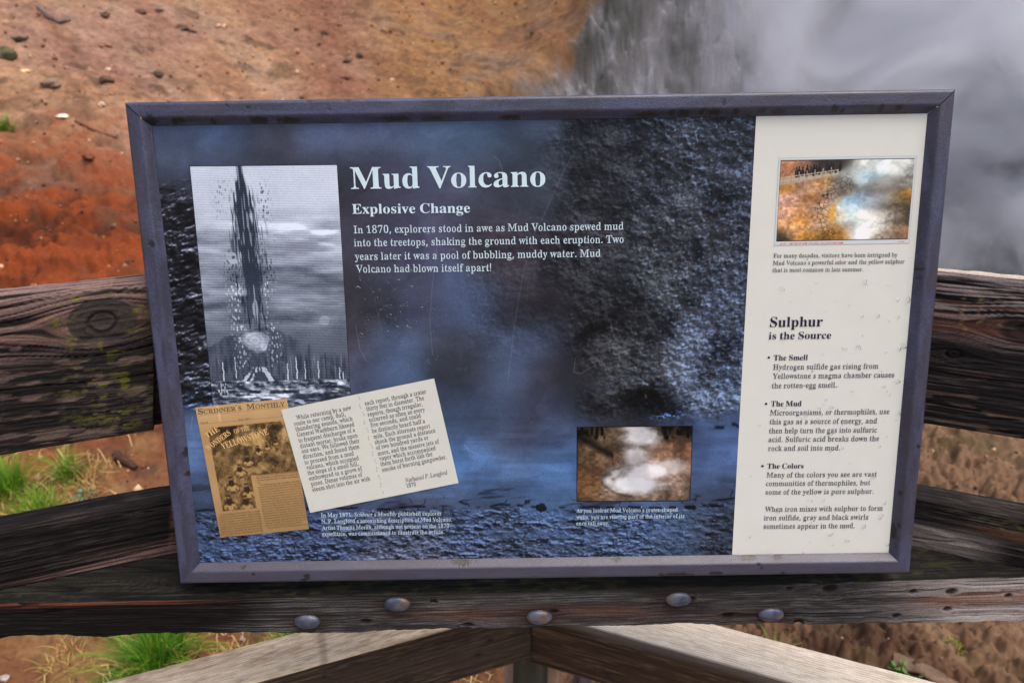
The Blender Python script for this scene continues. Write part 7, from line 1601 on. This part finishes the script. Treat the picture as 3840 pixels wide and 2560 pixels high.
for a in [
    (396, 58, 44, .6, 'dark brown stone at the top of the tan bank, left of a row of three', D1, 1),
    (524, 45, 52, .5, 'middle stone of the row of three along the top of the tan bank', D1, 2),
    (598, 42, 34, .6, 'small dark stone ending the row of three on the upper bank', D2, 3),
    (592, 282, 66, .55, 'biggest dark stone on the tan bank above the left end of the sign', D2, 4),
    (398, 300, 52, .6, 'dark stone with a pale pebble behind it, left of the biggest one', D1, 5),
    (196, 312, 86, .4, 'wide flat grey stone low on the bank where tan meets orange', (120, 98, 82), 6),
    (24, 203, 84, .7, 'large mossy dark stone at the left edge of the bank', (82, 78, 58), 7),
    (82, 140, 60, .4, 'flat greyish stone above the mossy one at the left edge', (112, 94, 80), 8),
    (392, 172, 58, .5, 'rusty brown stone halfway up the tan bank', (140, 100, 78), 9),
    (684, 108, 62, .35, 'long dark stone lying across the upper tan bank', D1, 10),
    (832, 100, 50, .4, 'pale pinkish stone high on the light patch of the bank', (214, 172, 146), 11),
    (1112, 114, 28, .8, 'small dark stone standing alone on the reddish streak', D2, 12),
    (1216, 130, 40, .8, 'upper stone of the dark pair on the reddish streak', D2, 13),
    (1350, 212, 36, .8, 'black stone with a jagged companion above the title side of the frame', (70, 56, 48), 14),
    (1302, 230, 44, .5, 'jagged dark stone left of the black one above the frame', D1, 15),
    (1296, 288, 62, .35, 'low reddish dark stone close above the top bar of the frame', (120, 78, 60), 16),
    (1472, 300, 22, .8, 'tiny pale stone on the ochre slope above the frame', PALE_, 17),
    (1135, 365, 30, .6, 'grey stone touching the top bar of the frame from behind', D1, 18),
    (336, 590, 62, .5, 'dark hollow-looking stone on the orange slope beside the frame', (96, 56, 36), 19),
    (336, 526, 18, .8, 'pale yellow pebble on the orange slope just above the dark stone', PALE_, 20),
    (404, 262, 28, .7, 'white pebble behind a dark stone on the tan bank', PALE_, 21),
    (96, 268, 34, .5, 'cream pebble at the lower left of the tan bank', (226, 190, 140), 22),
    (384, 392, 30, .6, 'whitish pebble on the band where tan turns to orange', PALE_, 23),
    (232, 436, 60, .3, 'long pale chip of stone lying on the upper edge of the orange soil', (232, 208, 190), 24)]:
    rock(*a)
for a in [(905, 2390, 44, .6, 'pale angular stone on the litter under the bolted beam', (150, 130, 114), 31), (1268, 2382, 22, .8, 'small orange-brown stone just above the pale lower rail', (196, 140, 90), 32), (142, 1795, 30, .7, 'pale pink pebble among the grass between the dark rails', (150, 118, 96), 33), (12, 2540, 40, .5, 'white stone in the bottom left corner', (160, 154, 148), 34)]:
    rock(*a, group='stones below the fence')

BARK = ink_mat('dead_wood', .85, .2, noise=.25, nscale=90, bump=.6, bscale=160)
def stick(pts, r0, r1, label, col, seed, name='stick', cat='stick', flat=1.0, kinds=None):
    P = np.array([ground_at(*p) for p in pts]); P[:, 2] += r0 * .6
    t = np.linspace(0, len(P) - 1, 40)
    C_ = np.stack([np.interp(t, np.arange(len(P)), P[:, k]) for k in range(3)], -1)
    C_[:, 2] += r0 * .4 * vn(t * 2.1, 0 * t, seed)
    n = 12; an = np.linspace(0, 2 * np.pi, n, endpoint=False)
    d = np.gradient(C_, axis=0); d /= np.linalg.norm(d, axis=1)[:, None]
    s = np.cross(d, [0, 0, 1.0]); s /= np.linalg.norm(s, axis=1)[:, None]; u = np.cross(s, d)
    R_ = np.interp(t, [0, len(P) - 1], [r0, r1])[:, None] * (1 + .22 * vn(t[:, None] * 2.5, an * 1.4, seed + 2))
    V = C_[:, None] + s[:, None] * (R_ * np.cos(an))[..., None] + u[:, None] * (R_ * np.sin(an) * flat)[..., None]
    Vf = np.vstack([V.reshape(-1, 3), C_[0], C_[-1]])
    i = np.arange(n); f = grid_faces(40, n, True)
    c0 = np.stack([np.full(n, len(Vf) - 2), i, np.roll(i, -1)], -1); c1 = np.stack([np.full(n, len(Vf) - 1), 39 * n + np.roll(i, -1), 39 * n + i], -1)
    col_ = lin(col) * (1 + .35 * fbm(np.repeat(t, n) * 3, np.tile(an, 40) * 2.5, 3, seed))[:, None]
    me = mesh_np(name, Vf, [f, c0, c1], np.clip(np.vstack([col_, col_[:2]]), 0, 1))
    o = link(name, me, BARK); tag(o, label, cat, kinds)
stick([(3345, 2470), (3450, 2520), (3600, 2600)], .024, .028, 'weathered brown plank end lying on the clods at the bottom right', (98, 80, 66), 1, 'fallen_plank', 'plank', .4)
stick([(440, 1715), (480, 1745), (515, 1765)], .022, .010, 'short dark broken stick on the orange soil beside the frame', (66, 44, 34), 2)
stick([(150, 40), (190, 75), (222, 90), (262, 82)], .022, .014, 'thin bent dead branch near the top left of the bank', (104, 84, 80), 3)
stick([(285, 455), (350, 490), (440, 520)], .016, .012, 'straight thin twig on the orange slope above the frame corner', (120, 80, 60), 4)
stick([(665, 100), (700, 110), (735, 130)], .018, .012, 'dark twig crossing the upper tan bank', (84, 70, 62), 5)
stick([(1008, 2440), (1020, 2500)], .004, .003, 'pale straw stalk left of the small grass tuft', (190, 158, 104), 6)

# loose small gravel nobody could count
def gravel():
    rng = np.random.default_rng(77)
    V, F, Cc = [], [], []
    n = 5200
    for k in range(n):
        if k < 3900:
            th = math.radians(rng.uniform(-40, 4)); r = rng.uniform(2.2, 11)
        else:
            th = math.radians(rng.uniform(-42, 42)); r = rng.uniform(1.3, 4.2)
        x, y = r * math.sin(th), r * math.cos(th)
        s = .004 * r * rng.lognormal(-.35, .5) * (.42 if k < 3900 else .8)
        z = float(0)
        V.append((x, y, s)); Cc.append(0)
    xy = np.array(V); z = height(xy[:, 0], xy[:, 1])
    th = np.degrees(np.arctan2(xy[:, 0], xy[:, 1])); r = np.hypot(xy[:, 0], xy[:, 1])
    VV, FF, CC = [], [], []
    oc = np.array([[1, 0, 0], [0, 1, 0], [-1, 0, 0], [0, -1, 0], [0, 0, 1], [0, 0, -1.0]])
    of = [(0, 1, 4), (1, 2, 4), (2, 3, 4), (3, 0, 4), (1, 0, 5), (2, 1, 5), (3, 2, 5), (0, 3, 5)]
    pal = [lin((150, 112, 86)), lin((112, 80, 62)), lin((84, 62, 50)), lin((176, 146, 116)), lin((120, 72, 46))]
    for k in range(n):
        s = xy[k, 2]; R3 = Matrix.Rotation(rng.uniform(0, 6.28), 3, Vector(rng.normal(size=3)).normalized())
        b = len(VV)
        for o_ in oc * rng.uniform(.6, 1.3, (6, 1)):
            v = R3 @ Vector(o_ * s); VV.append((xy[k, 0] + v.x, xy[k, 1] + v.y, z[k] + s * .3 + v.z))
        c = pal[rng.integers(0, 5)] * rng.uniform(.7, 1.15); CC += [c] * 6
        FF += [(b + f[0], b + f[1], b + f[2]) for f in of]
    me = mesh_np('gravel', np.array(VV), np.array(FF), np.clip(np.array(CC), 0, 1))
    tag(link('gravel', me, ROCK, smooth=False), 'loose grit and small stones scattered over the soil', 'gravel', kind='stuff')
gravel()
def litter():
    rng = np.random.default_rng(78)
    VV, FF, CC = [], [], []
    for k in range(1400):
        th = math.radians(rng.uniform(-44, -2)); r = rng.uniform(1.3, 3.3)
        x, y = r * math.sin(th), r * math.cos(th)
        if vn(np.array(x * 2.2), np.array(y * 2.2), 88) < -.05: continue
        L = rng.uniform(.03, .12); a = rng.uniform(0, 6.28); w_ = rng.uniform(.0008, .0018)
        xs = np.array([x, x + L * math.cos(a) * .5, x + L * math.cos(a)]); ys = np.array([y, y + L * math.sin(a) * .5, y + L * math.sin(a)])
        zs = height(xs, ys) + np.array([.003, .012 * rng.uniform(.3, 2), .004])
        b = len(VV)
        for i in range(3):
            VV += [(xs[i] - w_ * math.sin(a), ys[i] + w_ * math.cos(a), zs[i]), (xs[i] + w_ * math.sin(a), ys[i] - w_ * math.cos(a), zs[i])]
        FF += [(b, b + 1, b + 3, b + 2), (b + 2, b + 3, b + 5, b + 4)]
        CC += [lin((196, 164, 108)) * rng.uniform(.5, 1.1)] * 6
    me = mesh_np('straw', np.array(VV), np.array(FF), np.clip(np.array(CC), 0, 1))
    tag(link('straw', me, GRASS), 'dry straw litter lying on the soil below the fence', 'straw', kind='stuff')
litter()

# ------------------------------------------------------------------ steam over the mud pool
def steam():
    me = bpy.data.meshes.new('steam')
    x0, x1, y0, y1, z0, z1 = .6, 15, 5.6, 17, -1.6, 6.8
    v = [(x, y, z) for z in (z0, z1) for x, y in ((x0, y0), (x1, y0), (x1, y1), (x0, y1))]
    me.from_pydata(v, [], [(3, 2, 1, 0), (4, 5, 6, 7), (0, 1, 5, 4), (1, 2, 6, 5), (2, 3, 7, 6), (3, 0, 4, 7)])
    m = bpy.data.materials.new('steam'); m.use_nodes = True
    t = m.node_tree; t.nodes.clear()
    out = t.nodes.new('ShaderNodeOutputMaterial'); pv = t.nodes.new('ShaderNodeVolumePrincipled')
    pv.inputs['Color'].default_value = (.93, .95, 1.0, 1); pv.inputs['Anisotropy'].default_value = .2
    t.links.new(pv.outputs[0], out.inputs['Volume'])
    tc = t.nodes.new('ShaderNodeTexCoord')
    n = t.nodes.new('ShaderNodeTexNoise'); n.inputs['Scale'].default_value = .62; n.inputs['Detail'].default_value = 6; n.inputs['Roughness'].default_value = .62; n.inputs['Distortion'].default_value = 1.1
    mp = t.nodes.new('ShaderNodeMapping'); mp.inputs['Scale'].default_value = (1, .8, 1.2); mp.inputs['Location'].default_value = (3.1, 1.7, .4)
    t.links.new(tc.outputs['Object'], mp.inputs['Vector']); t.links.new(mp.outputs[0], n.inputs['Vector'])
    r = t.nodes.new('ShaderNodeMapRange'); r.interpolation_type = 'SMOOTHSTEP'
    r.inputs['From Min'].default_value = .46; r.inputs['From Max'].default_value = .60; r.inputs['To Min'].default_value = .02; r.inputs['To Max'].default_value = 3.2
    t.links.new(n.outputs['Fac'], r.inputs['Value'])
    # thicker away from the bank edge: ramp in x, fading to nothing at the faces of the cloud
    sep = t.nodes.new('ShaderNodeSeparateXYZ'); t.links.new(tc.outputs['Object'], sep.inputs[0])
    def ramp(sock, a, b):
        q = t.nodes.new('ShaderNodeMapRange'); q.interpolation_type = 'SMOOTHSTEP'
        q.inputs['From Min'].default_value = a; q.inputs['From Max'].default_value = b
        t.links.new(sock, q.inputs['Value']); return q.outputs[0]
    def mul(a, b):
        q = t.nodes.new('ShaderNodeMath'); q.operation = 'MULTIPLY'; t.links.new(a, q.inputs[0]); t.links.new(b, q.inputs[1]); return q.outputs[0]
    d = r.outputs[0]
    for s, a, b in ((sep.outputs['X'], .9, 4.4), (sep.outputs['X'], 15, 13), (sep.outputs['Y'], 5.6, 7.6), (sep.outputs['Y'], 17, 15), (sep.outputs['Z'], 6.8, 5.0), (sep.outputs['Z'], -1.5, .6)):
        d = mul(d, ramp(s, a, b))
    t.links.new(d, pv.inputs['Density'])
    me.materials.append(m); me.update()
    o = bpy.data.objects.new('steam', me); COL.objects.link(o)
    tag(o, 'pale drifting steam rising from the grey mud pool', 'steam', kind='stuff')
steam()
